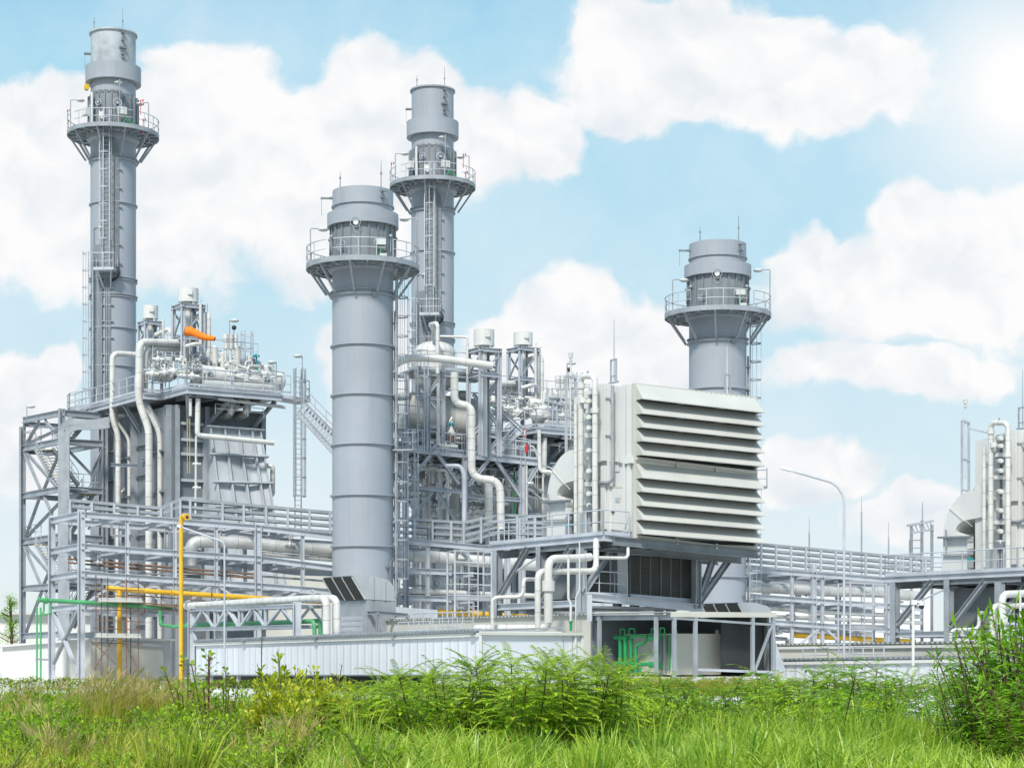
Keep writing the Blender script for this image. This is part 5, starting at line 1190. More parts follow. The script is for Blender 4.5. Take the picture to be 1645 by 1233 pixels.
    for y in (640, 700): MB().bar(S(985, y, .2), S(964, y - 1, .2), .08, .06).build('conduit_clip', M['steel'], t)
    for px, y0, y1, w in ((973, 617, 740, .35), (967, 618, 742, .25), (973, 748, 850, .35), (960, 622, 850, .2), (952, 626, 846, .2)): MB().bar(S(px, y0, .12), S(px, y1, .12), w, .3, o).build('corner_trim', M['white'], t)
    for y in (661, 700, 735, 780): MB().bar(S(930, y, .1), S(962, y + 1, .1), .1, .16).build('stiffener', M['white'], t)
    # recirculation pipes: an inverted U and a third riser
    MB().pipe([S(936, 826, .75), S(936, 606, .75), S(958.7, 606, .75), S(958.7, 896, .75)], .135, .36, 14, .65).build('hot_air_pipe', [M['jacket'], M['seam']], t)
    MB().pipe([S(927.5, 650, .7), S(927.5, 856, .7)], .1, .1, 12, .65).build('hot_air_pipe', [M['jacket'], M['seam']], t)
    MB().tube(S(946.5, 606, .75), S(947, 599, .75), .03, 6).ball(S(947, 598.5, .75), .05).build('bleed_valve', M['steel'], t)
    for px, y in ((936, 622), (958.7, 661), (940, 645)): MB().tube(S(px, y - 4, .75), S(px, y + 4, .75), .19, 14).build('collar', M['jacket'], t)
    for y in (632, 645, 671, 688, 724, 757, 793, 812): MB().tube(S(949, y, .1), S(949, y + 1, .85), .13, 12).tube(S(949, y + 1, .85), S(949, y + 1, .95), .09, 12).build('nozzle', M['lamp'], t)
    for y in (661, 700, 778): MB().bar(S(938, y, .5), S(956, y, .5), .2, .2).build('pipe_support', M['white'], t)
    for px in (946, 950, 971): MB().pipe([S(px, 820, .8), S(px, 858, .8)], .05, .1, 6).build('small_pipe', M['steel'], t)
    MB().box(S(949, 818, .8), v * .5, u * .35, UP * .35).build('drive_box', M['steel_dk'], t)
    # lightning rod frame on the roof
    f = S(985, 613, -.4); MB().bar(f - v * .17, f - v * .17 + UP * 1.05, .07).bar(f + v * .25, f + v * .25 + UP * 1.05, .07).bar(f - v * .2 + UP * 1.05, f + v * .28 + UP * 1.05, .07).bar(f - v * .17 + UP * .3, f + v * .25 + UP * .3, .05).bar(f - v * .35, f + v * .4, .08).build('rod_frame', M['steel'], t)
    MB().tube(f + UP * .1, f + UP * 2.9, .03, 6, .012).build('lightning_rod', M['steel'], t)
    f = FU.back(2).at(1168, 632) if not which else None
    if f is not None:
        MB().bar(f - u * .13 - UP * .3, f - u * .13 + UP * .95, .07).bar(f + u * .17 - UP * .3, f + u * .17 + UP * .9, .07).bar(f - u * .16 + UP * .93, f + u * .2 + UP * .9, .07).build('rod_frame', M['steel'], t); MB().tube(f, f + UP * 2.3, .03, 6, .012).build('lightning_rod', M['white'], t)
    # ladder down the far side
    r = FU.at(1216, 745) + v * 1.6; MB().ladder(G(r, BR.z - .4), G(r, W(1216, 735, 91).z), v, u, cstart=.6, hoop=1.0).build('caged_ladder', M['steel_lt'], t)
    # elbow duct
    arc = [(876 + 44 * (1 - math.cos(k * math.pi / 36)), 806 - 84 * math.sin(k * math.pi / 36)) for k in range(0, 19)]
    prof = [(876, 900)] + arc + [(932, 722), (932, 768)] + [(912 + 20 * math.cos(k * math.pi / 12), 790 - 22 * math.sin(k * math.pi / 12) + 6) for k in range(6, 13) if k > 6] + [(911, 806), (911, 900)]
    EP = [FV.at(*q) + u * .1 for q in prof]
    MB().prism(EP, u * 3.6).build('elbow_duct', M['white'], t)
    MB().bar(FV.at(873, 806.5) + o * .02, FV.at(914, 804) + o * .02, .3, .1).build('duct_flange', M['steel_dk'], t)
    MB().bar(FV.at(876, 836) + o * .0, FV.at(911, 834) + o * .0, .1, .06).build('duct_flange', M['steel'], t)
    MB().bar(FV.at(885, 751), FV.at(916, 786), .03, .012).build('joint_strip', M['white'], t)
    MB().bar(FV.at(883.5, 793) + o * .1, FV.at(883.5, 822) + o * .1, .08, .08).build('hinge_bar', M['steel'], t)
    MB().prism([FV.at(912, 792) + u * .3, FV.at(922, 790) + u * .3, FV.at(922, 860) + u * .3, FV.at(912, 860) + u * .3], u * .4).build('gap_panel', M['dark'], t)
    rr = random.Random(4)
    for y in (810, 820, 832, 843, 852): MB().box(FV.at(914.5, y) + o * .05, v * .25, u * .2, UP * rr.uniform(.15, .35)).build('actuator', M[rr.choice(('steel', 'lamp', 'teal'))], t)
    # support frame of the weather mast behind
    a, b = W(909.5, 603, 93), W(924, 607, 93.4)
    for p in (a, b): MB().ib(G(p, W(909, 850, 93).z), p, .1, .1).build('mast_post', M['steel_lt'], t)
    MB().bar(a, b, .12, .1).bar(a - UP * 2, b - UP * 2, .08, .08).bar(a - UP * 3.6, b - UP * 3.6, .08, .08).build('mast_beam', M['steel_lt'], t)
    m = (a + b) / 2; MB().tube(m - UP * 3, m + UP * 1.0, .04, 6).tube(m + UP * .75, m + UP * .8, .1, 8).tube(m + UP * .9, m + UP * 1.15, .09, 10, .12).build('weather_mast', M['lamp'], t)
    MB().bar(b - UP * .3, b + Vector((1.2, .6, -.5)), .07, .07).build('mast_stay', M['steel_lt'], t)

    # -------- platform below
    C2 = FU.at(969.6, 858)
    q = thing('support_platform', ['steel platform with handrails and slanted legs carrying the middle filter house', 'steel platform with slanted legs carrying the right-hand filter house'][which], 'platform', G(C2), 'filter house platforms')
    PV = Plan(C2.x - OFF.x, C2.y - OFF.y, -.53, .85)
    L0, L1, R1 = PV.at(786, 874), C2, FU.at(1216, 888)
    zc = lambda p: p
    wd = u * (R1 - C2).length
    MB().hexa([L0 - UP * .1, L1 - UP * .1, L1 + wd - UP * .1, L0 + u * 5 - UP * .1, L0, L1, L1 + wd + UP * .0, L0 + u * 5]).build('deck', M['steel'], q)
    MB().ib(L0 - UP * .18, L1 - UP * .14, .2, .3).build('edge_beam', M['steel_lt'], q)
    MB().ib(L1 - UP * .14, FU.at(1011, 864) - UP * .1, .2, .3).build('edge_beam', M['steel_lt'], q)
    MB().ib(L0 + u * .7 - UP * .5, L1 + u * .7 - UP * .42, .24, .36).build('edge_beam', M['steel_dk'], q)
    MB().ib(FU.back(-.2).at(985, 868), FU.back(-.2).at(1217, 890), .24, .4).build('edge_beam', M['steel_dk'], q)
    MB().bar(FU.back(-.1).at(1015, 873), FU.back(-.1).at(1214, 880), .1, .2).build('sheet_edge', M['cream'], q)
    for k in (1.2, 3.0, 5.0, 7.0): MB().ib(C2 + v * k - UP * .5, C2 + v * k + wd - UP * .9, .2, .3).build('joist', M['steel_dk'], q)
    for k in np.linspace(0, 1, 9): MB().ib(C2 + wd * k + v * .3 - UP * .45, C2 + wd * k + v * 7 - UP * .45, .15, .24).build('joist', M['steel_dk'], q)
    MB().rail([L0, L1], 1.1, .032, 1.5).build('handrail', M['steel_lt'], q)
    MB().rail([L1, FU.at(1011, 861)], 1.1, .032, 1.2).build('handrail', M['steel_lt'], q)
    MB().rail([L0, L0 + u * 4.5], 1.1, .032, 1.2).build('handrail', M['steel_lt'], q)
    # lower deck level
    LV = PV.back(-.02) if False else PV
    lo = LV.at(939, 968); LU = Plan(lo.x - OFF.x, lo.y - OFF.y, .85, .53)
    a, b = LV.at(796, 975), LU.at(1129, 977)
    MB().ib(a, lo, .24, .3).build('lower_beam', M['steel_lt'], q); MB().ib(lo - UP * -.3, b, .26, .34).build('lower_beam', M['steel_lt'], q)
    MB().hexa([G(lo, b.z - .05), b - UP * .05, b + v * 7 - UP * .05, G(lo + v * 7, b.z - .05), G(lo, b.z + .05), b + UP * .05, b + v * 7 + UP * .05, G(lo + v * 7, b.z + .05)]).build('lower_deck', M['steel_dk'], q)
    def col(P, px, y, w=.36, nm='column', mt='steel'): p = P.at(px, y); MB().ib(G(p), p, w, w, u).build(nm, M[mt], q)
    col(PV, 799, 884); col(PV, 869, 878); col(LU, 934, 880); 
    for k in (2.0, 5.0): p = LU.at(1119, 900) + v * k; MB().ib(G(p), p + UP * .2, .36, .36, u).build('column', M['steel'], q)
    p = LU.at(1119, 893); MB().ib(p, G(p, b.z), .34, .34, u).build('column', M['steel'], q)
    for P, A_, B_ in ((PV, (848, 880), (803, 956)), (PV, (917, 879), (870, 962)), (LU, (988, 872), (936, 953)), (LU, (1147, 893), (1126, 955)), (LU, (1178, 889), (1122, 969))):
        MB().ib(P.at(*A_), P.at(*B_), .24, .26).build('brace', M['steel'], q)
    MB().bar(PV.at(866, 893), PV.at(828, 918), .08).build('brace', M['steel_lt'], q)
    # far-side legs
    for k in (3.5, 7.0): p = b + v * k; MB().ib(G(p), G(p, R1.z - .5), .34, .34, u).build('column', M['steel_dk'], q)
    # plant room with the dark grille
    GU = LU.back(.5)
    gr = thing('ventilation_room', ['grey room with a wide dark louvre grille under the middle filter house', 'grey plant room in shade under the right-hand filter house'][which], 'plant room', GU.at(1010, 962))
    A_, B_, C_, D_ = GU.at(955, 888), GU.at(1112, 894), GU.at(1112, 968), GU.at(955, 960)
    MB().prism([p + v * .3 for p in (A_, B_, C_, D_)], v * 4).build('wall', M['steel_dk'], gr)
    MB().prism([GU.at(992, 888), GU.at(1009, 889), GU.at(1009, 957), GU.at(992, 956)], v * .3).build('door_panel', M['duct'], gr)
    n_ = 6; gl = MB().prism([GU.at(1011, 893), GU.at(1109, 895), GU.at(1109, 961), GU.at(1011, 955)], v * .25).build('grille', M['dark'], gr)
    for k in range(n_ + 1):
        x = 1011 + 98 * k / n_; MB().bar(GU.at(x, 893 + k * .3) - v * .03, GU.at(x, 955 + k) - v * .03, .07 if k != 3 else .14, .08, u).build('mullion', M['grille'], gl)
    mb = MB()
    for j in range(24):
        y0, y1 = 894 + 61 * j / 24, 896 + 64.5 * j / 24; mb.bar(GU.at(1011, y0) - v * .02, GU.at(1109, y1) - v * .02, .07, .035, Vector((.2, -.6, .7)))
    mb.build('blades', M['grille'], gl)
    MB().bar(GU.at(1009, 958) - v * .1, GU.at(1110, 966) - v * .1, .2, .26).build('sill', M['steel_lt'], gr)
    MB().bar(GU.at(1008, 889) - v * .05, GU.at(1112, 893) - v * .05, .2, .16).build('lintel', M['steel_dk'], gr)
    mb = MB(); mb.rail([LU.at(938, 955), LU.at(987, 957), LU.at(1008, 959)], 1.1, .03, .8); mb.build('handrail', M['steel_lt'], q)
    MB().box(GU.at(960, 925), u * 1.0, v * .5, UP * 2.2).build('cabinet', M['dark'], gr)
    for x in (968, 973, 977): MB().tube(GU.at(x, 890) - v * .1, GU.at(x, 955) - v * .1, .06, 6).build('conduit', M['steel'], gr)

    # -------- big white pipes in front of the legs
    w = ['left of the dark grille', 'by the camera post at right'][which]; D = 80.5
    P = lambda *pts: [W(x, y, D if len(_) == 0 else _[0]) for x, y, *_ in pts]
    pipe_thing('cooling_pipe', f'tallest thick white pipe with a collar, bending down {w}', 'pipe', P((948, 894, 82), (930, 896, 81.5), (881, 897), (881, 1009), (766, 1009, 81.5), (766, 1012, 81.5)), .17, 'jacket', .42, .9, 'white pipes below the filter houses', 14)
    MB().tube(W(881, 932, D), W(881, 949, D), .27, 16).tube(W(881, 949, D), W(881, 1000, D), .19, 16).build('collar', M['jacket'], bpy.data.objects[[o.name for o in COL.objects if o.name.startswith('cooling_pipe')][-1]])
    pipe_thing('cooling_pipe', f'second thick white pipe, left of the tallest one, {w}', 'pipe', P((957.5, 866, 82.5), (957.5, 917, 82), (864, 917), (864, 1012)), .13, 'jacket', .36, .9, 'white pipes below the filter houses', 14)
    pipe_thing('cooling_pipe', f'thin white pipe stepping down in two bends {w}', 'pipe', P((860, 930, 82), (841, 930), (840, 958), (791, 959), (791, 1012)), .08, 'jacket', .28, 1.2, 'white pipes below the filter houses')
    MB().pipe(P((1009, 880, 83.5), (1009, 896, 83.2), (946, 895, 82)), .07, .25, 10, 1.0).build('branch', [M['jacket'], M['seam']], bpy.data.objects[[o.name for o in COL.objects if o.name.startswith('cooling_pipe')][-2]])
    for x in (811, 833): MB().bar(W(x, 961, D), W(x, 969, D), .1).build('pipe_support', M['jacket'], q)
    pt = pipe_thing('drain_pipe', f'slim white drain pipe ending in a green stub {w}', 'pipe', P((913, 897), (913, 962), (917, 969), (917, 998)), .055, 'jacket', .2, 0)
    MB().tube(W(917, 997, D), W(917, 1013, D), .06, 8).tube(W(917, 997, D), W(917, 999, D), .1, 8).build('green_stub', M['green'], pt)
    pipe_thing('drain_pipe', f'thinnest jogged white pipe beside the drain pipe {w}', 'pipe', P((931, 870), (931, 948), (925, 957), (925, 1014)), .028, 'jacket', .15, 0)
    if not which:
        o_ = MB().box(W(947, 975, 79), (.2, 0, 0), (0, .2, 0), (0, 0, 44 * 79 / F)).box(W(947, 952, 79), (.3, 0, 0), (0, .25, 0), (0, 0, .06)).build('cable_duct', M['steel_lt'], None, W(947, 997, 79)); tag(o_, 'short galvanised upright cable duct hanging left of the canopy roof', 'duct')
mat_blue = surf('blue_notice', (.25, .45, .7), .5, 0, .1)
OFF = Vector((0, 0, 0)); filter_house(0); OFF = Vector((20.8, 7.4, -1.27)); filter_house(1); OFF = Vector((0, 0, 0))
# caged platform boxes standing in the rack beside each filter house
def cage_stand(label, x0, x1, yt, yb, d):
    t = thing('ladder_stand', label, 'ladder stand', G(W(x0, 1045, d)), 'caged access ladders by the platforms')
    a, b = W(x0, yb, d), W(x1, yb + 2, d); n = Vector((-.3, .95, 0))
    MB().hexa([a - UP * .25, b - UP * .25, b + n * 1.4 - UP * .25, a + n * 1.4 - UP * .25, a, b, b + n * 1.4, a + n * 1.4]).build('landing', M['steel'], t)
    h = (yb - yt) * d / F
    for c in (a, b, a + n * 1.4, b + n * 1.4): MB().tube(G(c), c + UP * h, .06, 6).build('post', M['steel_lt'], t)
    for k in range(5):
        zz = UP * h * k / 4
        for p, q in ((a, b), (b, b + n * 1.4), (a, a + n * 1.4)): MB().bar(p + zz, q + zz, .05, .05).build('hoop', M['steel_lt'], t)
    MB().ladder(G((a + b) / 2, 0.3), (a + b) / 2 + UP * h, (b - a), -n, False).build('ladder', M['steel_lt'], t)
cage_stand('caged ladder stand in front of the rack, left of the platform legs', 731, 790, 884, 955, 96)
cage_stand('caged ladder stand right beside the tall street lamp pole', 1366, 1424, 936, 1002, 104)

# ================================================================ canopy with the heat exchangers
K = W(1077, 1045, 75); u = Vector((.85, .53, 0)).normalized(); v = Vector((-.53, .85, 0)).normalized()
KU, KV = Plan(K.x, K.y, .85, .53), Plan(K.x, K.y, -.53, .85)
t = thing('canopy_shed', 'open shed under a flat white edged roof below the middle filter house', 'canopy', G(K))
A_, B_, C_ = KV.at(950, 991), KU.at(1077, 985), KU.at(1246, 986.5)
dv = v * (A_ - B_).length; zr = B_.z
MB().hexa([B_ + UP * .02, C_ + UP * .02, C_ + dv + UP * .12, B_ + dv + UP * .12, B_ + UP * .08, C_ + UP * .08, C_ + dv + UP * .18, B_ + dv + UP * .18]).build('roof_sheet', M['cream'], t)
MB().bar(B_ - v * .03 - UP * .05, C_ - v * .03 - UP * .03, .06, .17).build('fascia', M['cream'], t)
mb = MB(); n_ = 34
for k in range(n_): p = B_ + dv * k / n_ - u * .02 + UP * .06; mb.bar(p, p + v * .08, .12, .06)
mb.build('roof_edge', M['steel'], t)
MB().ib(B_ + u * .1 - UP * .14, B_ + u * .1 + dv - UP * .08, .1, .2).build('purlin', M['steel'], t)
MB().bar(KU.at(1079, 992), KU.at(1242, 1003), .07, .09).build('purlin', M['steel'], t)
for x in (963, 1054): MB().bar(G(KV.at(x, 1045)), KV.at(x, 990), .13, .13, u).build('post', M['steel'], t)
for x in (1083, 1117, 1209, 1242): MB().bar(G(KU.at(x, 1045)), KU.at(x, 990), .13, .13, u).build('post', M['steel'], t)
MB().bar(KU.at(1212, 1078), KU.at(1240, 1004), .1, .08).build('brace', M['steel'], t)
for x0, x1 in ((1158, 1208), (1212, 1240)): MB().prism([KU.back(.6).at(x0 + 1, 1000), KU.back(.6).at(x1 + 1, 1000), KU.back(.6).at(x1 + 1, 1078), KU.back(.6).at(x0 + 1, 1078)], v * .06).build('screen', M['dark'], t)  # mesh panels coloured near-black for the shade behind them
MB().prism([G(B_ + dv * .98 + u * -.0), G(B_ + dv * .98 + u * 5.6), G(B_ + dv * .98 + u * 5.6, zr), G(B_ + dv * .98, zr)], v * .12).build('back_wall', M['casing'], t)  # back and side walls coloured dark for the shade under the roof
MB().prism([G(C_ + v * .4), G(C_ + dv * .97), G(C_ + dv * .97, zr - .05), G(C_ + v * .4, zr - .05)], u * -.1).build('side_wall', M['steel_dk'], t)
MB().prism([KU.at(1246, 1030), KU.at(1263, 1079), KU.at(1246, 1079)], v * .08).build('gusset', M['steel_lt'], t)
MB().bar(KU.at(1120, 1075), KU.at(1242, 1079), .1, .1).build('kick_rail', M['steel_lt'], t)
MB().prism([G(KU.at(1060, 1045) - v * .3), G(KU.at(1262, 1045) - v * .3), G(KU.at(1262, 1045) + v * 5), G(KU.at(1060, 1045) + v * 5)], (0, 0, .68)).build('plinth', M['concrete'], t)
# heat exchanger block
Kx = W(1080, 1045, 76.6); XU, XV = Plan(Kx.x, Kx.y, .85, .53), Plan(Kx.x, Kx.y, -.53, .85)
t = thing('heat_exchanger', 'white boxed plate cooler with green pipes standing under the canopy', 'heat exchanger', G(Kx, .75))
p0, p1, p2 = XU.at(1080, 1017), XU.at(1158, 1018), XV.at(1002, 1018)
a = (p1 - p0).length; b = (p2 - p0).length
MB().prism([G(p0, .75), G(p0 + u * a, .75), G(p0 + u * a + v * b, .75), G(p0 + v * b, .75)], (0, 0, p0.z - .75)).build('housing', M['cream'], t)
for x in (1085, 1152): MB().box(XU.at(x, 1015), u * .12, v * .05, UP * .18).build('lifting_lug', M['cream'], t)
for x in (1064, 1072): MB().bar(XV.at(x, 1020) - u * .04, XV.at(x, 1076) - u * .04, .12, .1).build('plate_pack', M['steel_dk'], t)
for x in (1059, 1077): MB().bar(XV.at(x, 1019) - u * .05, XV.at(x, 1076) - u * .05, .06, .06).build('edge_strip', M['green'], t)
g = lambda *pts: [XV.at(x, y) - u * .35 for x, y in pts]
for pts, r in ((((1008, 1100), (1008, 1024)), .09), (((1016, 1100), (1016, 1022)), .09), (((1025, 1100), (1025, 1021), (1052, 1021)), .07), (((1033, 1100), (1033, 1036), (1046, 1033), (1052, 1024)), .07), (((1000, 1023), (1020, 1024)), .1), (((1056, 1024), (1070, 1024)), .14), (((1000, 1065), (1034, 1066)), .08), (((1025, 1075), (1034, 1067), (1056, 1066)), .08), (((1056, 1067), (1072, 1068)), .13), (((1040, 1100), (1040, 1072)), .05)):
    MB().pipe(g(*pts), r, .16, 10).build('water_pipe', M['green'], t)
for x0, x1, y in ((1008, 1015, 1010), (1022, 1031, 1009), (1058, 1065, 1009), (1072, 1079, 1008)): MB().pipe(g((x0, 1022), (x0, y), (x1, y), (x1, 1022)), .035, .05, 6).build('vent_loop', M['green'], t)
MB().prism([XV.at(1044, 1042) - u * .02, XV.at(1046, 1042) - u * .02, XV.at(1046, 1048) - u * .02, XV.at(1044, 1048) - u * .02], -u * .01).build('tag_plate', M['tread'], t)

# ================================================================ long white sheds in front
shm = sheet('ribbed_white_sheet', (.60, .625, .67), .62, (-.53, .85, 0))
shu = sheet('ribbed_white_sheet_side', (.60, .62, .65), .4, (.85, .53, 0))
S0 = W(770, 1045, 70); SV, SU = Plan(S0.x, S0.y, -.53, .848), Plan(S0.x, S0.y, .848, .53)
t = thing('long_shed', 'long low ribbed white shed with a dark roof edge, left foreground', 'shed', G(S0))
a, b = SV.at(770, 1013), SV.at(315, 1030); a1, b1 = SV.at(770, 1084), SV.at(315, 1084); nv = u * 3.6
MB().hexa([b1, a1, a1 + nv, b1 + nv, b, a, a + nv, b + nv]).build('wall', shm, t)
MB().hexa([b - u * .12, a - u * .12, a + nv + UP * .12, b + nv + UP * .12, b - u * .12 + UP * .05, a - u * .12 + UP * .05, a + nv + UP * .17, b + nv + UP * .17]).build('roof', M['steel'], t)
mb = MB(); L_ = (a - b).length; n_ = int(L_ / .28)
for k in range(n_): p = b + (a - b) * k / n_ - u * .13 + UP * .07; mb.bar(p - u * .02, p + u * .35, .13, .05)
mb.build('roof_ribs', M['steel'], t)
MB().bar(b - u * .06 - UP * .13, a - u * .06 - UP * .13, .08, .14).build('eaves_trim', M['white'], t)
MB().bar(b - u * .14 - UP * .02, a - u * .14 - UP * .02, .05, .06).build('gutter', M['steel_dk'], t)
for k in (.22, .5, .76, .99): p = b + (a - b) * k - u * .15 - UP * .08; MB().box(p, v * .25, u * .15, UP * .08).build('gutter_bracket', M['steel_dk'], t)
MB().bar(b1 - u * .03, a1 - u * .03, .06, .06).build('base_trim', M['steel_dk'], t)
MB().prism([G(b1 + u * .5), G(a1 + u * .5 + v * .6), G(a1 + u * 2 + v * .6), G(b1 + u * 2)], (0, 0, a1.z)).build('gap_shade', M['dark'], t)  # solid dark block, shade of the gap under the shed put into colour
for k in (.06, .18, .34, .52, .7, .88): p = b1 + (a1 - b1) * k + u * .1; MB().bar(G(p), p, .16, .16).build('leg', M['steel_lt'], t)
c = SU.at(935, 1019)
t = thing('end_shed', 'short white shed section with a rounded white roof duct, right end of the long shed', 'shed', G(c))
a0 = S0.copy(); e = G(c)
MB().hexa([G(a0, .05), G(e, .05), G(e + v * 3, .05), G(a0 + v * 3, .05), SU.at(771, 1019), c, c + v * 3, SU.at(771, 1019) + v * 3]).build('wall', shu, t)
MB().bar(SU.at(771, 1017), SU.at(936, 1018), .3, .1).build('roof_edge', M['cream'], t)
for x in (771, 923, 934): MB().bar(SU.at(x, 1020) - v * .03, G(SU.at(x, 1045) - v * .03), .1, .08).build('trim', M['white'], t)
S2 = W(930, 1045, 81.5); S2V = Plan(S2.x, S2.y, -.53, .848)
t = thing('rear_shed', 'cream shed behind the long ribbed shed, below the white filter house pipes', 'shed', G(S2))
a, b = S2V.at(948, 987), S2V.at(617, 997); nv = u * 6
MB().hexa([G(b), G(a), G(a + nv), G(b + nv), b, a, a + nv, b + nv]).build('wall', M['cream'], t)
MB().hexa([b - u * .12, a - u * .12, a + nv, b + nv, b - u * .12 + UP * .06, a - u * .12 + UP * .06, a + nv + UP * .06, b + nv + UP * .06]).build('roof', M['cream'], t)
mb = MB(); L_ = (a - b).length; n_ = int(L_ / .3)
for k in range(n_): p = b + (a - b) * k / n_ - u * .13 + UP * .05; mb.bar(p - u * .02, p + u * .3, .13, .06)
mb.build('roof_ribs', M['steel_dk'], t)
for x0, x1, y in ((640, 690, 1006), (692, 735, 1001), (665, 760, 992)):
    MB().rail([S2V.back(-1.5).at(x0, y + 22), S2V.back(-1.5).at(x1, y + 21)], .85, .03, .9, toe=False).build('handrail', M['steel_lt'], t)
for i, (y0, y1, d, lab) in enumerate(((1036, 1034, 84, 'cream shed under the yellow pipe right of the canopy'), (1060, 1057, 77, 'low ribbed white shed nearest the plants at right'))):
    s = W(1440, 1045, d); P = Plan(s.x, s.y, -.53, .848); a, b = P.at(1700, y1 - 4), P.at([1240, 1258][i], y0); nv = u * 4
    t = thing('right_shed', lab, 'shed', G(b))
    MB().hexa([G(b), G(a), G(a + nv), G(b + nv), b, a, a + nv, b + nv]).build('wall', [M['cream'], shm][i], t)
    MB().hexa([b - u * .12, a - u * .12, a + nv, b + nv, b - u * .12 + UP * .06, a - u * .12 + UP * .06, a + nv + UP * .06, b + nv + UP * .06]).build('roof', M[['cream', 'steel'][i]], t)
    mb = MB(); L_ = (a - b).length; n_ = int(L_ / .3)
    for k in range(n_): p = b + (a - b) * k / n_ - u * .13 + UP * .05; mb.bar(p - u * .02, p + u * .3, .13, .06)
    mb.build('roof_ribs', M['steel_dk'], t)
    MB().bar(b - u * .06 - UP * .13, a - u * .06 - UP * .13, .08, .12).build('eaves_trim', M['white'], t)
    if i == 1:
        for x0, x1, y in ((1290, 1330, 1052), (1330, 1365, 1046), (1370, 1420, 1050)): MB().rail([P.back(1).at(x0, y + 12), P.back(1).at(x1, y + 11)], .6, .03, .7, toe=False).build('handrail', M['steel_lt'], t)
# ================================================================ ground, road, plants
def ground_mat():
    m, nt, b = mat_base('field_soil'); N = nt.nodes
    geo = N.new('ShaderNodeNewGeometry'); n1 = N.new('ShaderNodeTexNoise'); n1.inputs['Scale'].default_value = .35; n1.inputs['Detail'].default_value = 8
    L(nt, geo.outputs['Position'], n1.inputs['Vector'])
    cr = N.new('ShaderNodeValToRGB'); cr.color_ramp.elements[0].color = (.05, .07, .015, 1); cr.color_ramp.elements[1].color = (.13, .12, .05, 1)
    cr.color_ramp.elements[0].position = .35; cr.color_ramp.elements[1].position = .7
    L(nt, n1.outputs['Fac'], cr.inputs[0]); L(nt, cr.outputs[0], b.inputs['Base Color']); b.inputs['Roughness'].default_value = .95
    return m
def leaf_mat(name, c0, c1, trans=.45, rough=.45, scale=1.3, spec=.35):
    m, nt, b = mat_base(name); N = nt.nodes; out = N['Material Output']
    geo = N.new('ShaderNodeNewGeometry'); n1 = N.new('ShaderNodeTexNoise'); n1.inputs['Scale'].default_value = scale; n1.inputs['Detail'].default_value = 4
    L(nt, geo.outputs['Position'], n1.inputs['Vector'])
    oi = N.new('ShaderNodeObjectInfo'); ri = N.new('ShaderNodeMath'); ri.operation = 'MULTIPLY_ADD'; ri.inputs[1].default_value = .3; ri.inputs[2].default_value = -.15
    L(nt, oi.outputs['Random'], ri.inputs[0])
    rnd = N.new('ShaderNodeMath'); rnd.operation = 'MULTIPLY_ADD'; rnd.inputs[1].default_value = .55; rnd.inputs[2].default_value = -.27; L(nt, geo.outputs['Random Per Island'], rnd.inputs[0])
    ad = N.new('ShaderNodeMath'); ad.operation = 'ADD'; L(nt, n1.outputs['Fac'], ad.inputs[0]); L(nt, rnd.outputs[0], ad.inputs[1])
    a2 = N.new('ShaderNodeMath'); a2.operation = 'ADD'; L(nt, ad.outputs[0], a2.inputs[0]); L(nt, ri.outputs[0], a2.inputs[1])
    mx = N.new('ShaderNodeMix'); mx.data_type = 'RGBA'; mr = N.new('ShaderNodeMapRange'); mr.inputs[1].default_value = .2; mr.inputs[2].default_value = .8
    L(nt, a2.outputs[0], mr.inputs[0]); L(nt, mr.outputs[0], mx.inputs[0]); mx.inputs[6].default_value = (*c0, 1); mx.inputs[7].default_value = (*c1, 1)
    L(nt, mx.outputs[2], b.inputs['Base Color']); b.inputs['Roughness'].default_value = rough; b.inputs['Specular IOR Level'].default_value = spec
    tr = N.new('ShaderNodeBsdfTranslucent'); tm = N.new('ShaderNodeVectorMath'); tm.operation = 'MULTIPLY'; tm.inputs[1].default_value = (1.25, 1.2, .6)
    L(nt, mx.outputs[2], tm.inputs[0]); L(nt, tm.outputs[0], tr.inputs['Color'])
    ms = N.new('ShaderNodeMixShader'); ms.inputs[0].default_value = trans; L(nt, b.outputs[0], ms.inputs[1]); L(nt, tr.outputs[0], ms.inputs[2]); L(nt, ms.outputs[0], out.inputs['Surface'])
    return m
M['soil'] = ground_mat()
M['grass'] = leaf_mat('lush_grass', (.10, .25, .016), (.47, .61, .09), .42, .36, 1.4)
M['grass_y'] = leaf_mat('yellowing_grass', (.22, .30, .02), (.54, .55, .10), .4, .5, .9)
M['grass_d'] = leaf_mat('dry_grass', (.32, .27, .10), (.55, .46, .22), .35, .6, 1.2)
M['leaf'] = leaf_mat('bright_compound_leaf', (.15, .34, .012), (.50, .66, .05), .42, .4, 1.1)
M['leaf_d'] = leaf_mat('deep_green_leaf', (.08, .24, .012), (.30, .53, .04), .38, .38, 1.2)
M['leaf_y'] = leaf_mat('yellow_green_leaf', (.32, .40, .015), (.64, .62, .06), .4, .42, 1.5)
M['leaf_r'] = leaf_mat('round_sapling_leaf', (.15, .31, .015), (.36, .53, .035), .4, .42, 1.5)
M['leaf_h'] = leaf_mat('hedge_leaf', (.11, .2, .012), (.30, .38, .03), .35, .5, 1.8)
M['straw'] = leaf_mat('straw_bush', (.30, .31, .04), (.56, .52, .14), .35, .6, 1.4)
M['twig'] = surf('twig_bark', (.12, .065, .04), .8, 0, .3, 4)
M['twig_g'] = surf('green_stem', (.16, .2, .05), .7, 0, .3, 4)

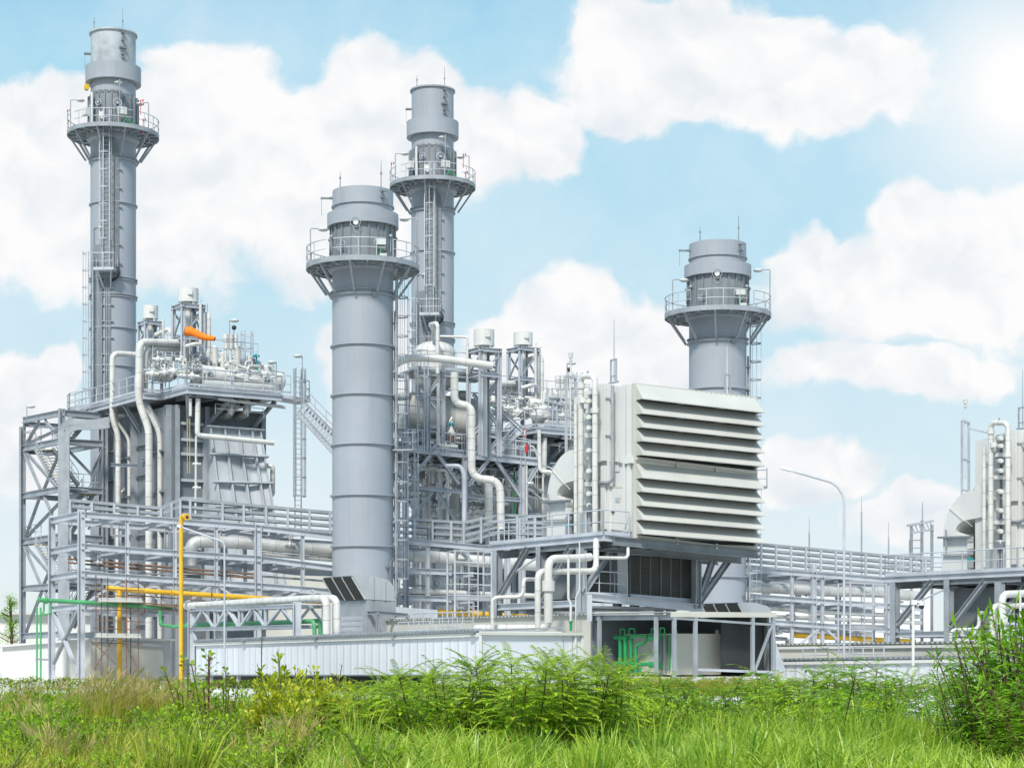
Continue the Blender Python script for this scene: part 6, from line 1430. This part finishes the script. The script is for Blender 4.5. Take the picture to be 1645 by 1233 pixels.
def flat(name, pts, z, mat_, label, cat):
    me = bpy.data.meshes.new(name); me.from_pydata([(x, y, z) for x, y in pts], [], [tuple(range(len(pts)))]); me.materials.append(mat_)
    o = bpy.data.objects.new(name, me); COL.objects.link(o); tag(o, label, cat, None, 'structure'); return o
flat('ground', [(-3000, -200), (3000, -200), (3000, 4000), (-3000, 4000)], 0, M['soil'], 'wide field ground under grass and plants', 'ground')
flat('yard', [(-60, 88), (-14, 84), (17, 66), (60, 44), (140, 60), (140, 260), (-120, 260), (-120, 92)], .008, M['concrete'], 'pale concrete yard under the plant', 'yard')
flat('road', [(-80, 94), (-14, 54), (14, 37.5), (70, 8), (90, 18), (16, 62), (-14, 80), (-80, 120)], .004, M['concrete'], 'pale road glimpsed between the plants', 'road')
kb = MB(); 
for (a, b) in (((-80, 120.0), (-14, 80.0)), ((-14, 80.0), (16, 62.0)), ((16, 62.0), (90, 18.0)), ((-80, 93.5), (-14, 53.6)), ((-14, 53.6), (14, 37.2))):
    kb.bar((a[0], a[1], .06), (b[0], b[1], .06), .16, .13)
o = kb.build('kerb', M['concrete'], None, (0, 60, 0)); tag(o, 'low pale kerbs along both sides of the road', 'kerb', None, 'structure')

def blades(name, n, xy, hgt, wid, lean, mat_, label, seed, drift=(0, 0)):
    """many single grass blades as one mesh; xy(rng, n) gives the footing"""
    g = np.random.default_rng(seed); P = xy(g, n); n = len(P)
    h = hgt * g.uniform(.45, 1.15, n) * P[:, 2]; w = wid * g.uniform(.6, 1.3, n); a = g.uniform(0, 2 * np.pi, n); ln = lean * g.uniform(.15, 1.2, n)
    dx, dy = np.cos(a), np.sin(a); fa = a + np.pi / 2 + g.normal(0, .5, n); sx, sy = np.cos(fa), np.sin(fa)
    vs = np.zeros((n, 7, 3)); droop = g.uniform(0, 1, n) ** 2
    for i, (t, ww) in enumerate(((0, .8), (.4, 1.0), (.75, .75), (1, 0))):
        bx = dx * ln * h * t ** 2 + drift[0] * h * t * t; by = dy * ln * h * t ** 2 + drift[1] * h * t * t; z = h * (t - .42 * droop * t ** 3 * np.minimum(ln * 1.5, 1))
        c = np.stack([P[:, 0] + bx, P[:, 1] + by, z], 1); s = np.stack([sx, sy, np.zeros(n)], 1) * (w * ww / 2)[:, None]
        if i < 3: vs[:, 2 * i] = c - s; vs[:, 2 * i + 1] = c + s
        else: vs[:, 6] = c
    me = bpy.data.meshes.new(name); me.vertices.add(n * 7); me.vertices.foreach_set('co', vs.ravel())
    pat = np.array([0, 1, 3, 2, 2, 3, 5, 4, 4, 5, 6]); li = (np.arange(n)[:, None] * 7 + pat).ravel()
    me.loops.add(n * 11); me.loops.foreach_set('vertex_index', li.astype(np.int32))
    st = (np.arange(n)[:, None] * 11 + np.array([0, 4, 8])).ravel(); me.polygons.add(n * 3); me.polygons.foreach_set('loop_start', st.astype(np.int32))
    me.polygons.foreach_set('use_smooth', [True] * (n * 3)); me.materials.append(mat_); me.update(calc_edges=True)
    o = bpy.data.objects.new(name, me); COL.objects.link(o); tag(o, label, 'grass', None, 'stuff'); return o
def field(d0, d1, p0, p1, power=1.0, edge=None):
    def f(g, n):
        d = d0 + (d1 - d0) * g.uniform(0, 1, n) ** power; px = g.uniform(p0, p1, n); x = (px - CX) / F * d
        keep = (d < 45.6 - .57 * x) 
        k = .75 + .5 * np.sin(x * .9 + d * .35) * np.sin(d * .55 - x * .4) * .6 + g.normal(0, .08, n)
        k = np.clip(k, .45, 1.3)
        if edge is not None: keep &= edge(px, d, g, n)
        return np.stack([x, d, k], 1)[keep]
    return f
def right_of(px, d, g, n): return g.uniform(0, 1, n) < 1 / (1 + np.exp(-(px - 560) / 130))
def left_of(px, d, g, n): return g.uniform(0, 1, n) < 1 / (1 + np.exp((px - 620) / 170))
blades('lush_grass', 80000, field(20, 38, -60, 1720, 1.1, right_of), .7, .026, 1.1, M['grass'], 'bright green long grass filling the foreground', 1)
blades('lush_grass', 26000, field(30, 56, -60, 1720, .9, right_of), .72, .03, .7, M['grass'], 'bright green long grass farther back towards the road', 2)
blades('wild_grass', 42000, field(20, 56, -60, 900, .9, left_of), .66, .02, .8, M['grass_y'], 'yellowing wild grass on the left of the field', 3, (.2, 0))
blades('dry_grass', 26000, field(19, 36, -80, 460, 1.0, lambda px, d, g, n: g.uniform(0, 1, n) < np.exp(-((px - 60) / 190) ** 2)), .5, .012, .7, M['grass_d'], 'straw coloured dry grass in the bottom left corner', 4, (.15, 0))
blades('dry_grass', 5000, field(26, 50, 100, 1645, 1.0), .62, .009, .5, M['grass_d'], 'scattered thin straw stalks among the green grass', 5, (.2, 0))

# ---------------- plant kinds: each a stem mesh and a leaf mesh, shared by all its copies
def blade_leaf(mb, base, d, up, l, w, fold=.18, droop=.2, mi=0, broad=.5):
    """one leaf, folded along its rib"""
    d = d.normalized(); s = d.cross(up).normalized(); n = s.cross(d)
    m = base + d * l * broad - UP * l * droop * .25; t = base + d * l - UP * l * droop
    mb.add([base, m + s * w / 2 + n * w * fold, t, m - s * w / 2 + n * w * fold, m], [(0, 4, 1), (4, 2, 1), (0, 3, 4), (4, 3, 2)], True, mi)
def compound_plant(seed, h, nf, fl, leaflet, drop, wid=.2):
    r = random.Random(seed); st, lf = MB(), MB(); tops = []
    ns = r.choice((1, 2, 2))
    for s in range(ns):
        a = r.uniform(0, 6.28); hh = h * (1 if s == 0 else r.uniform(.6, .9)); ln = r.uniform(.05, .2) if s == 0 else r.uniform(.2, .45)
        P = [Vector((math.cos(a) * ln * hh * t ** 1.5 + r.uniform(-.02, .02), math.sin(a) * ln * hh * t ** 1.5 + r.uniform(-.02, .02), hh * t)) for t in (0, .25, .5, .75, 1)]
        st.pipe(P, .011 if s == 0 else .008, .15, 5)
        k = int(nf * (1 if s == 0 else .6))
        for i in range(k):
            t = 1 - .62 * ((i + r.random()) / k) ** 1.5; j = min(3, int(t * 4)); f = t * 4 - j; p = P[j].lerp(P[j + 1], f)
            az = i * 2.4 + r.uniform(-.4, .4); el = r.uniform(-.05, .42) + max(0, t - .88) * 5; d0 = Vector((math.cos(az), math.sin(az), math.tan(el))).normalized()
            L_ = fl * r.uniform(.65, 1.15) * (.75 + .3 * t); npair = 15; pts = []
            q = p.copy(); d = d0.copy()
            for m in range(npair + 1):
                pts.append((q.copy(), d.copy())); q = q + d * L_ / npair; d = (d - UP * drop * (.05 + .008 * m)).normalized()
            st.pipe([x for x, _ in pts[::4]] + [pts[-1][0]], .0035, .02, 3, cap=False)
            for m, (x, dd) in enumerate(pts[1:]):
                side = dd.cross(UP).normalized(); ll = leaflet * (1 - .55 * abs(m / npair - .45)) 
                for sg in (-1, 1): blade_leaf(lf, x, side * sg * .9 + dd * .45 + UP * r.uniform(-.12, .16), UP + side * sg * .2, ll * r.uniform(.85, 1.1), ll * wid, .1, .15)
            blade_leaf(lf, pts[-1][0], pts[-1][1], UP, leaflet, leaflet * wid)
    return st, lf
def simple_leaf_plant(seed, h, nb, leaf, wid, spread, nl=9, erect=.5, broad=.55):
    r = random.Random(seed); st, lf = MB(), MB()
    for s in range(nb):
        a = s * 2.4 + r.uniform(-.5, .5); hh = h * r.uniform(.55, 1.0) if s else h; ln = spread * r.uniform(.3, 1.0) if s else .08
        P = [Vector((math.cos(a) * ln * hh * t ** 1.2, math.sin(a) * ln * hh * t ** 1.2, hh * (t - .1 * ln * t * t))) for t in (0, .25, .5, .75, 1)]
        st.pipe(P, .009, .1, 4)
        for i in range(nl + 4):
            t = .2 + .8 * (i + .5) / (nl + 4); j = min(3, int(t * 4)); p = P[j].lerp(P[j + 1], t * 4 - j)
            for _ in range(2):
                az = r.uniform(0, 6.28); d = Vector((math.cos(az), math.sin(az), erect + r.uniform(-.4, .5) + (t - .5) * .8))
                o = d.normalized() * r.uniform(0, .12); 
                if o.length > .04: st.pipe([p, p + o], .003, .01, 3, cap=False)
                blade_leaf(lf, p + o, d, UP + Vector((r.uniform(-.5, .5), r.uniform(-.5, .5), 0)), leaf * r.uniform(.6, 1.2), leaf * wid * r.uniform(.8, 1.1), .15, .2, 0, broad)
        blade_leaf(lf, P[-1], Vector((0, 0, 1)) + Vector((r.uniform(-.3, .3), r.uniform(-.3, .3), 0)), Vector((r.uniform(-1, 1), r.uniform(-1, 1), .1)), leaf, leaf * wid, .15, .1, 0, broad)
    return st, lf
def tussock(seed, h, n, lean, wd=1.0, heads=True):
    r = random.Random(seed); st, lf = MB(), MB()
    for i in range(n):
        a = r.uniform(0, 6.28); rr_ = r.uniform(0, .22); b = Vector((math.cos(a) * rr_, math.sin(a) * rr_, 0)); hh = h * r.uniform(.55, 1.1); o = Vector((math.cos(a) * .35 * r.random() + lean * r.uniform(.5, 1.2), math.sin(a) * .3 * r.random(), 0)) * hh
        s = Vector((r.uniform(-1, 1), r.uniform(-1, 1), 0)).normalized(); w = r.uniform(.006, .012) * wd; pts = [b + o * t * t + UP * hh * (t - .15 * t ** 3) for t in (0, .35, .7, 1)]
        vs = []
        for p, k in zip(pts, (1, .9, .6, .08)): vs += [p - s * w * k, p + s * w * k]
        lf.add(vs, [(0, 1, 3, 2), (2, 3, 5, 4), (4, 5, 7, 6)], True)
        if heads and i % 3 == 0:
            tip = pts[-1]; d = (pts[-1] - pts[-2]).normalized()
            for k in range(9):
                p = pts[-2].lerp(tip, .4 + .08 * k) ; dd = d + Vector((r.uniform(-.5, .5), r.uniform(-.5, .5), r.uniform(-.2, .3))); lf.add([p, p + dd * .12 + s * .012, p + dd * .16], [(0, 1, 2)], False, 1)
    return st, lf
KINDS = {}
def kind(name, gens, mats): KINDS[name] = [(s.build_mesh('stem'), l.build_mesh('leaves')) for s, l in gens]; KINDS[name + '_m'] = mats
def build_mesh(s, nm):
    me = bpy.data.meshes.new(nm); me.from_pydata(s.v, [], s.f); me.polygons.foreach_set('use_smooth', s.sm)
    if any(s.mi): me.materials.append(None); me.materials.append(None); me.polygons.foreach_set('material_index', s.mi)
    me.update(); return me
MB.build_mesh = build_mesh
kind('feather', [compound_plant(i, 1.75, 25, .72, .105, .4, .7) for i in range(5)], ('twig', 'leaf'))
kind('feather_dark', [compound_plant(20 + i, 1.5, 22, .78, .105, .62, .62) for i in range(4)], ('twig', 'leaf_d'))
kind('willow', [simple_leaf_plant(40 + i, 2.3, 11, .3, .2, .55, 16, .15, .45) for i in range(3)], ('twig', 'leaf_d'))
kind('yellow', [simple_leaf_plant(60 + i, 1.75, 17, .17, .45, .4, 12, .8) for i in range(2)], ('twig_g', 'leaf_y'))
kind('round', [simple_leaf_plant(70 + i, 1.6, 6, .1, .75, .3, 12, .5) for i in range(3)], ('twig', 'leaf_r'))
kind('weed', [simple_leaf_plant(80 + i, .95, 15, .1, .5, .7, 10, .6) for i in range(4)], ('twig_g', 'leaf_r'))
kind('weed_green', [simple_leaf_plant(180 + i, 1.0, 18, .11, .42, .7, 11, .6) for i in range(4)], ('twig_g', 'leaf'))
kind('dark_twig', [simple_leaf_plant(95, 2.2, 2, .06, .3, .12, 10, .3)], ('twig', 'leaf_d'))
kind('tussock', [tussock(90 + i, 1.25, 90, .22) for i in range(3)], ('grass_d', 'grass_y'))
kind('clump', [tussock(190 + i, .85, 46, .08 * (i - 1), 1.6, False) for i in range(4)], ('grass', 'grass'))
kind('clump_y', [tussock(195 + i, .8, 50, .1, 1.1, i == 1) for i in range(2)], ('grass_d', 'grass_y'))
kind('straw', [tussock(97 + i, .7, 120, .1) for i in range(2)], ('straw', 'straw'))
used = {}
def plant(kind_, name, label, px, d, top_y, group, rot=None, wide=1.0):
    i = used.get(kind_, 0); used[kind_] = i + 1; V = KINDS[kind_]; s_me, l_me = V[i % len(V)]; ms = KINDS[kind_ + '_m']
    p = W(px, 1045, d); p.z = 0; t = thing(name, label, 'plant', p, group)
    zt = W(px, top_y, d).z; hm = max(v.co.z for v in l_me.vertices); k = max(.25, zt / hm)
    t.rotation_euler = (RNG.uniform(-.05, .05), RNG.uniform(-.05, .05), RNG.uniform(0, 6.28) if rot is None else rot); t.scale = (k * wide, k * wide, k)
    for nm, me, m in (('stem' if kind_ not in ('tussock', 'straw') else 'plumes', s_me, ms[0]), ('leaves', l_me, ms[1])):
        if not len(me.polygons): continue
        if not len(me.materials): me.materials.append(M[m])
        if me.materials[0] is None: me.materials[0] = M[ms[1]]; me.materials[1] = M[ms[0]]
        o = bpy.data.objects.new(nm, me); COL.objects.link(o); o.parent = t
    return t
R2 = random.Random(21)
GF = 'feathery green plants in the middle of the field'
for i in range(66):
    px = 440 + 575 * (i + R2.uniform(-.3, .3)) / 65; e = 1108 - 68 * max(0, math.sin(min(1, max(0, px - 500) / 330) * 1.45)) + R2.uniform(-8, 30)
    plant('feather', 'feathery_plant', 'feathery green plant with a reddish stem in the crowd amid the field', px, R2.uniform(27, 33), e, GF)
for px, y in ((822, 1031), (960, 1036), (905, 1044), (650, 1076), (740, 1090), (575, 1094)):
    plant('feather', 'feathery_plant', 'feathery green plant with a reddish stem in the crowd amid the field', px, 28.5, y, GF)
GD = 'darker feathery plants towards the right'
for i in range(44):
    px = 1030 + 510 * (i + R2.uniform(-.35, .35)) / 43; y = 1080 + R2.uniform(-12, 28) - 18 * math.exp(-((px - 1330) / 110) ** 2)
    plant('feather_dark' if i % 3 else 'feather', 'drooping_plant', 'drooping deep green plant standing before the pale road at right', px, R2.uniform(34, 41), y, GD)
plant('feather_dark', 'drooping_plant', 'tallest drooping plant, in line with the street lamp pole', 1352, 29, 1036, GD)
plant('feather', 'drooping_plant', 'drooping plant just right of the canopy gusset, second tallest there', 1300, 30, 1070, GD)
GW = 'tall dark shrubs at the right edge'
for px, d, y in ((1560, 28, 1020), (1600, 27, 972), (1640, 26.5, 945), (1618, 27.5, 965), (1575, 27, 1000), (1650, 27, 960), (1585, 30, 1010), (1625, 29, 1000), (1660, 28, 985), (1510, 30, 1075), (1540, 27.5, 1060), (1655, 25, 1050), (1605, 25.5, 1075)):
    plant('willow', 'tall_shrub', 'tall dark leafy shrub in the thicket at the right edge', px, d, y, GW)
for px, d, y, lab in ((455, 29, 1040, 'yellow green shrub with upright leaves before the long shed, taller of two'), (502, 30, 1066, 'yellow green shrub with upright leaves before the long shed, shorter of two')):
    plant('yellow', 'yellow_shrub', lab, px, d, y, None)
for px, d, y in ((478, 28, 1090), (430, 30, 1078), (520, 30, 1085), (540, 31, 1080), (408, 30, 1108), (485, 27, 1120)): plant('yellow', 'yellow_shrub', 'low yellow green shrub crowding round its two taller fellows', px, d, y, 'low yellow green shrubs')
for i in range(44):
    px = R2.uniform(-25, 352); plant('weed' if i % 3 else 'weed_green', 'leafy_weed', 'bushy weed along the far edge of the field at left', px, R2.uniform(41, 47), R2.uniform(1094, 1108), 'bushy weeds along the road at left')
for px, d, y, lab in ((334, 30, 1041, 'slender sapling with round leaves just left of the thin lamp post'), (302, 31, 1050, 'slender round leafed sapling right beside the yellow vent pipe'), (362, 30.5, 1070, 'short round leafed sapling under the thin lamp post')):
    plant('round', 'sapling', lab, px, d, y, None)
plant('dark_twig', 'bare_sapling', 'spindly dark sapling rising before the white shed, right of the lamp post', 418, 31, 1006, None)
plant('dark_twig', 'bare_sapling', 'shorter spindly dark sapling near the yellow shrub', 528, 31, 1062, None)
for i in range(70):
    px = R2.uniform(-20, 470); d = R2.uniform(25, 40); y = 1100 + (40 - d) * 3.2 + R2.uniform(-14, 26)
    plant('weed', 'leafy_weed', 'light green leafy weed in the left part of the field', px, d, y, 'leafy weeds on the left')
for i in range(16):
    px = 135 + 165 * (i + R2.uniform(-.4, .4)) / 16; plant('tussock', 'tussock_plant', 'tall plumed grass clump leaning right below the yellow gas pipe', px, R2.uniform(31, 38), 1072 + R2.uniform(-10, 26), 'plumed grass clumps', 0)
for i in range(34):
    px = 985 + 285 * (i + R2.uniform(-.4, .4)) / 34; plant('straw' if i % 3 else 'weed', 'straw_bush', 'low straw coloured bush at the foot of the canopy', px, R2.uniform(69.5, 72.5), 1086 + R2.uniform(-8, 8), 'straw bushes by the canopy', None, 1.7)
for px, d, y in ((25, 41, 1092), (60, 42, 1090), (95, 40, 1085), (10, 39, 1100), (125, 41, 1095)):
    plant('tussock', 'tussock_plant', 'tall plumed grass clump at the far left of the field', px, d, y, 'plumed grass clumps at left', 0)
for i in range(190):      # undergrowth closing the middle distance
    px = R2.uniform(430, 1440); d = R2.uniform(31, 42); y = 1098 + (42 - d) * 2.4 + R2.uniform(-10, 20)
    plant('weed' if i % 4 == 0 else 'weed_green', 'leafy_weed', 'low bright weed among the feathery plants in the middle and right', px, d, y, 'low weeds under the feathery plants')
for i in range(95):
    px = R2.uniform(-20, 1660); d = R2.uniform(20.5, 33); left = R2.random() > 1 / (1 + math.exp(-(px - 430) / 130)); zt = R2.uniform(.55, 1.05)
    plant('clump_y' if left else 'clump', 'grass_tuft_plant', 'yellowish grass tuft standing proud of the field at left' if left else 'rank green grass tuft standing proud of the field', px, d, 1045 + (1.7 - zt) * F / d, 'grass tufts on the left' if left else 'green grass tufts in the foreground')
for i in range(46):
    px = R2.uniform(-20, 620); d = R2.uniform(20.5, 29); zt = R2.uniform(.5, .95)
    plant('weed' if i % 3 else 'weed_green', 'leafy_weed', 'leafy weed in the tangled grass nearest the camera', px, d, 1045 + (1.7 - zt) * F / d, 'leafy weeds in the near grass')
# hedges beyond the road: leaves through the whole volume
def hedge(label, p, q, h, w, n, seed):
    r = random.Random(seed); mb = MB(); P, Q = Vector((*p, 0)), Vector((*q, 0)); s = (Q - P).cross(UP).normalized()
    for i in range(n):
        t = r.random(); hh = h * (.75 + .25 * math.sin(t * 37 + seed) * math.sin(t * 91)); z = hh * r.random() ** .6; c = P + (Q - P) * t + s * r.gauss(0, w * .33) * (1.15 - .5 * z / h) + UP * z
        blade_leaf(mb, c, Vector((r.uniform(-1, 1), r.uniform(-1, 1), r.uniform(-.1, 1))), UP + Vector((r.uniform(-.6, .6), r.uniform(-.6, .6), 0)), r.uniform(.1, .2), .07)
    for i in range(int((Q - P).length * 2)):
        t = r.random(); c = P + (Q - P) * t; mb.bar(c, c + UP * h * .7 + Vector((r.uniform(-.15, .15), r.uniform(-.15, .15), 0)), .025, mi=1)
    o = mb.build('hedge', [M['leaf_h'], M['twig']], None, P); tag(o, label, 'hedge', 'clipped low hedges')
hedge('low clipped hedge before the white workshop at far left', (-24, 84.5), (-11.2, 80.5), .6, 1.0, 4200, 1)
hedge('low clipped hedge along the foot of the long white shed', (-11, 80), (2.5, 66.5), .55, 1.0, 5200, 2)
hedge('low clipped hedge below the ribbed sheds at right', (8.5, 68.5), (17, 63), .75, 1.1, 5200, 3)
# lone tree far left
def far_tree():
    b = W(17, 1045, 145); b.z = 0; t = thing('tree', 'small slender tree seen behind the stair tower at far left', 'tree', b)
    r = random.Random(6); tr = MB(); cr_ = MB(); h = W(17, 957, 145).z
    tr.pipe([b, b + Vector((.1, 0, h * .5)), b + Vector((-.05, 0, h * .95))], .1, .3, 7)
    for i in range(26):
        z = h * r.uniform(.35, .97); a = r.uniform(0, 6.28); l = 1.1 * (1.05 - z / h) + .35; e = b + Vector((math.cos(a) * l, math.sin(a) * l, z + l * .5)); tr.pipe([b + UP * z, e], .03, .1, 4)
        for k in range(55):
            c = (b + UP * z).lerp(e, r.uniform(.2, 1.1)) + Vector((r.gauss(0, .2), r.gauss(0, .2), r.gauss(0, .2))); blade_leaf(cr_, c, Vector((r.uniform(-1, 1), r.uniform(-1, 1), r.uniform(-.6, .6))), UP, .2, .07)
    tr.build('trunk', M['twig'], t); cr_.build('crown', M['leaf_d'], t)
far_tree()
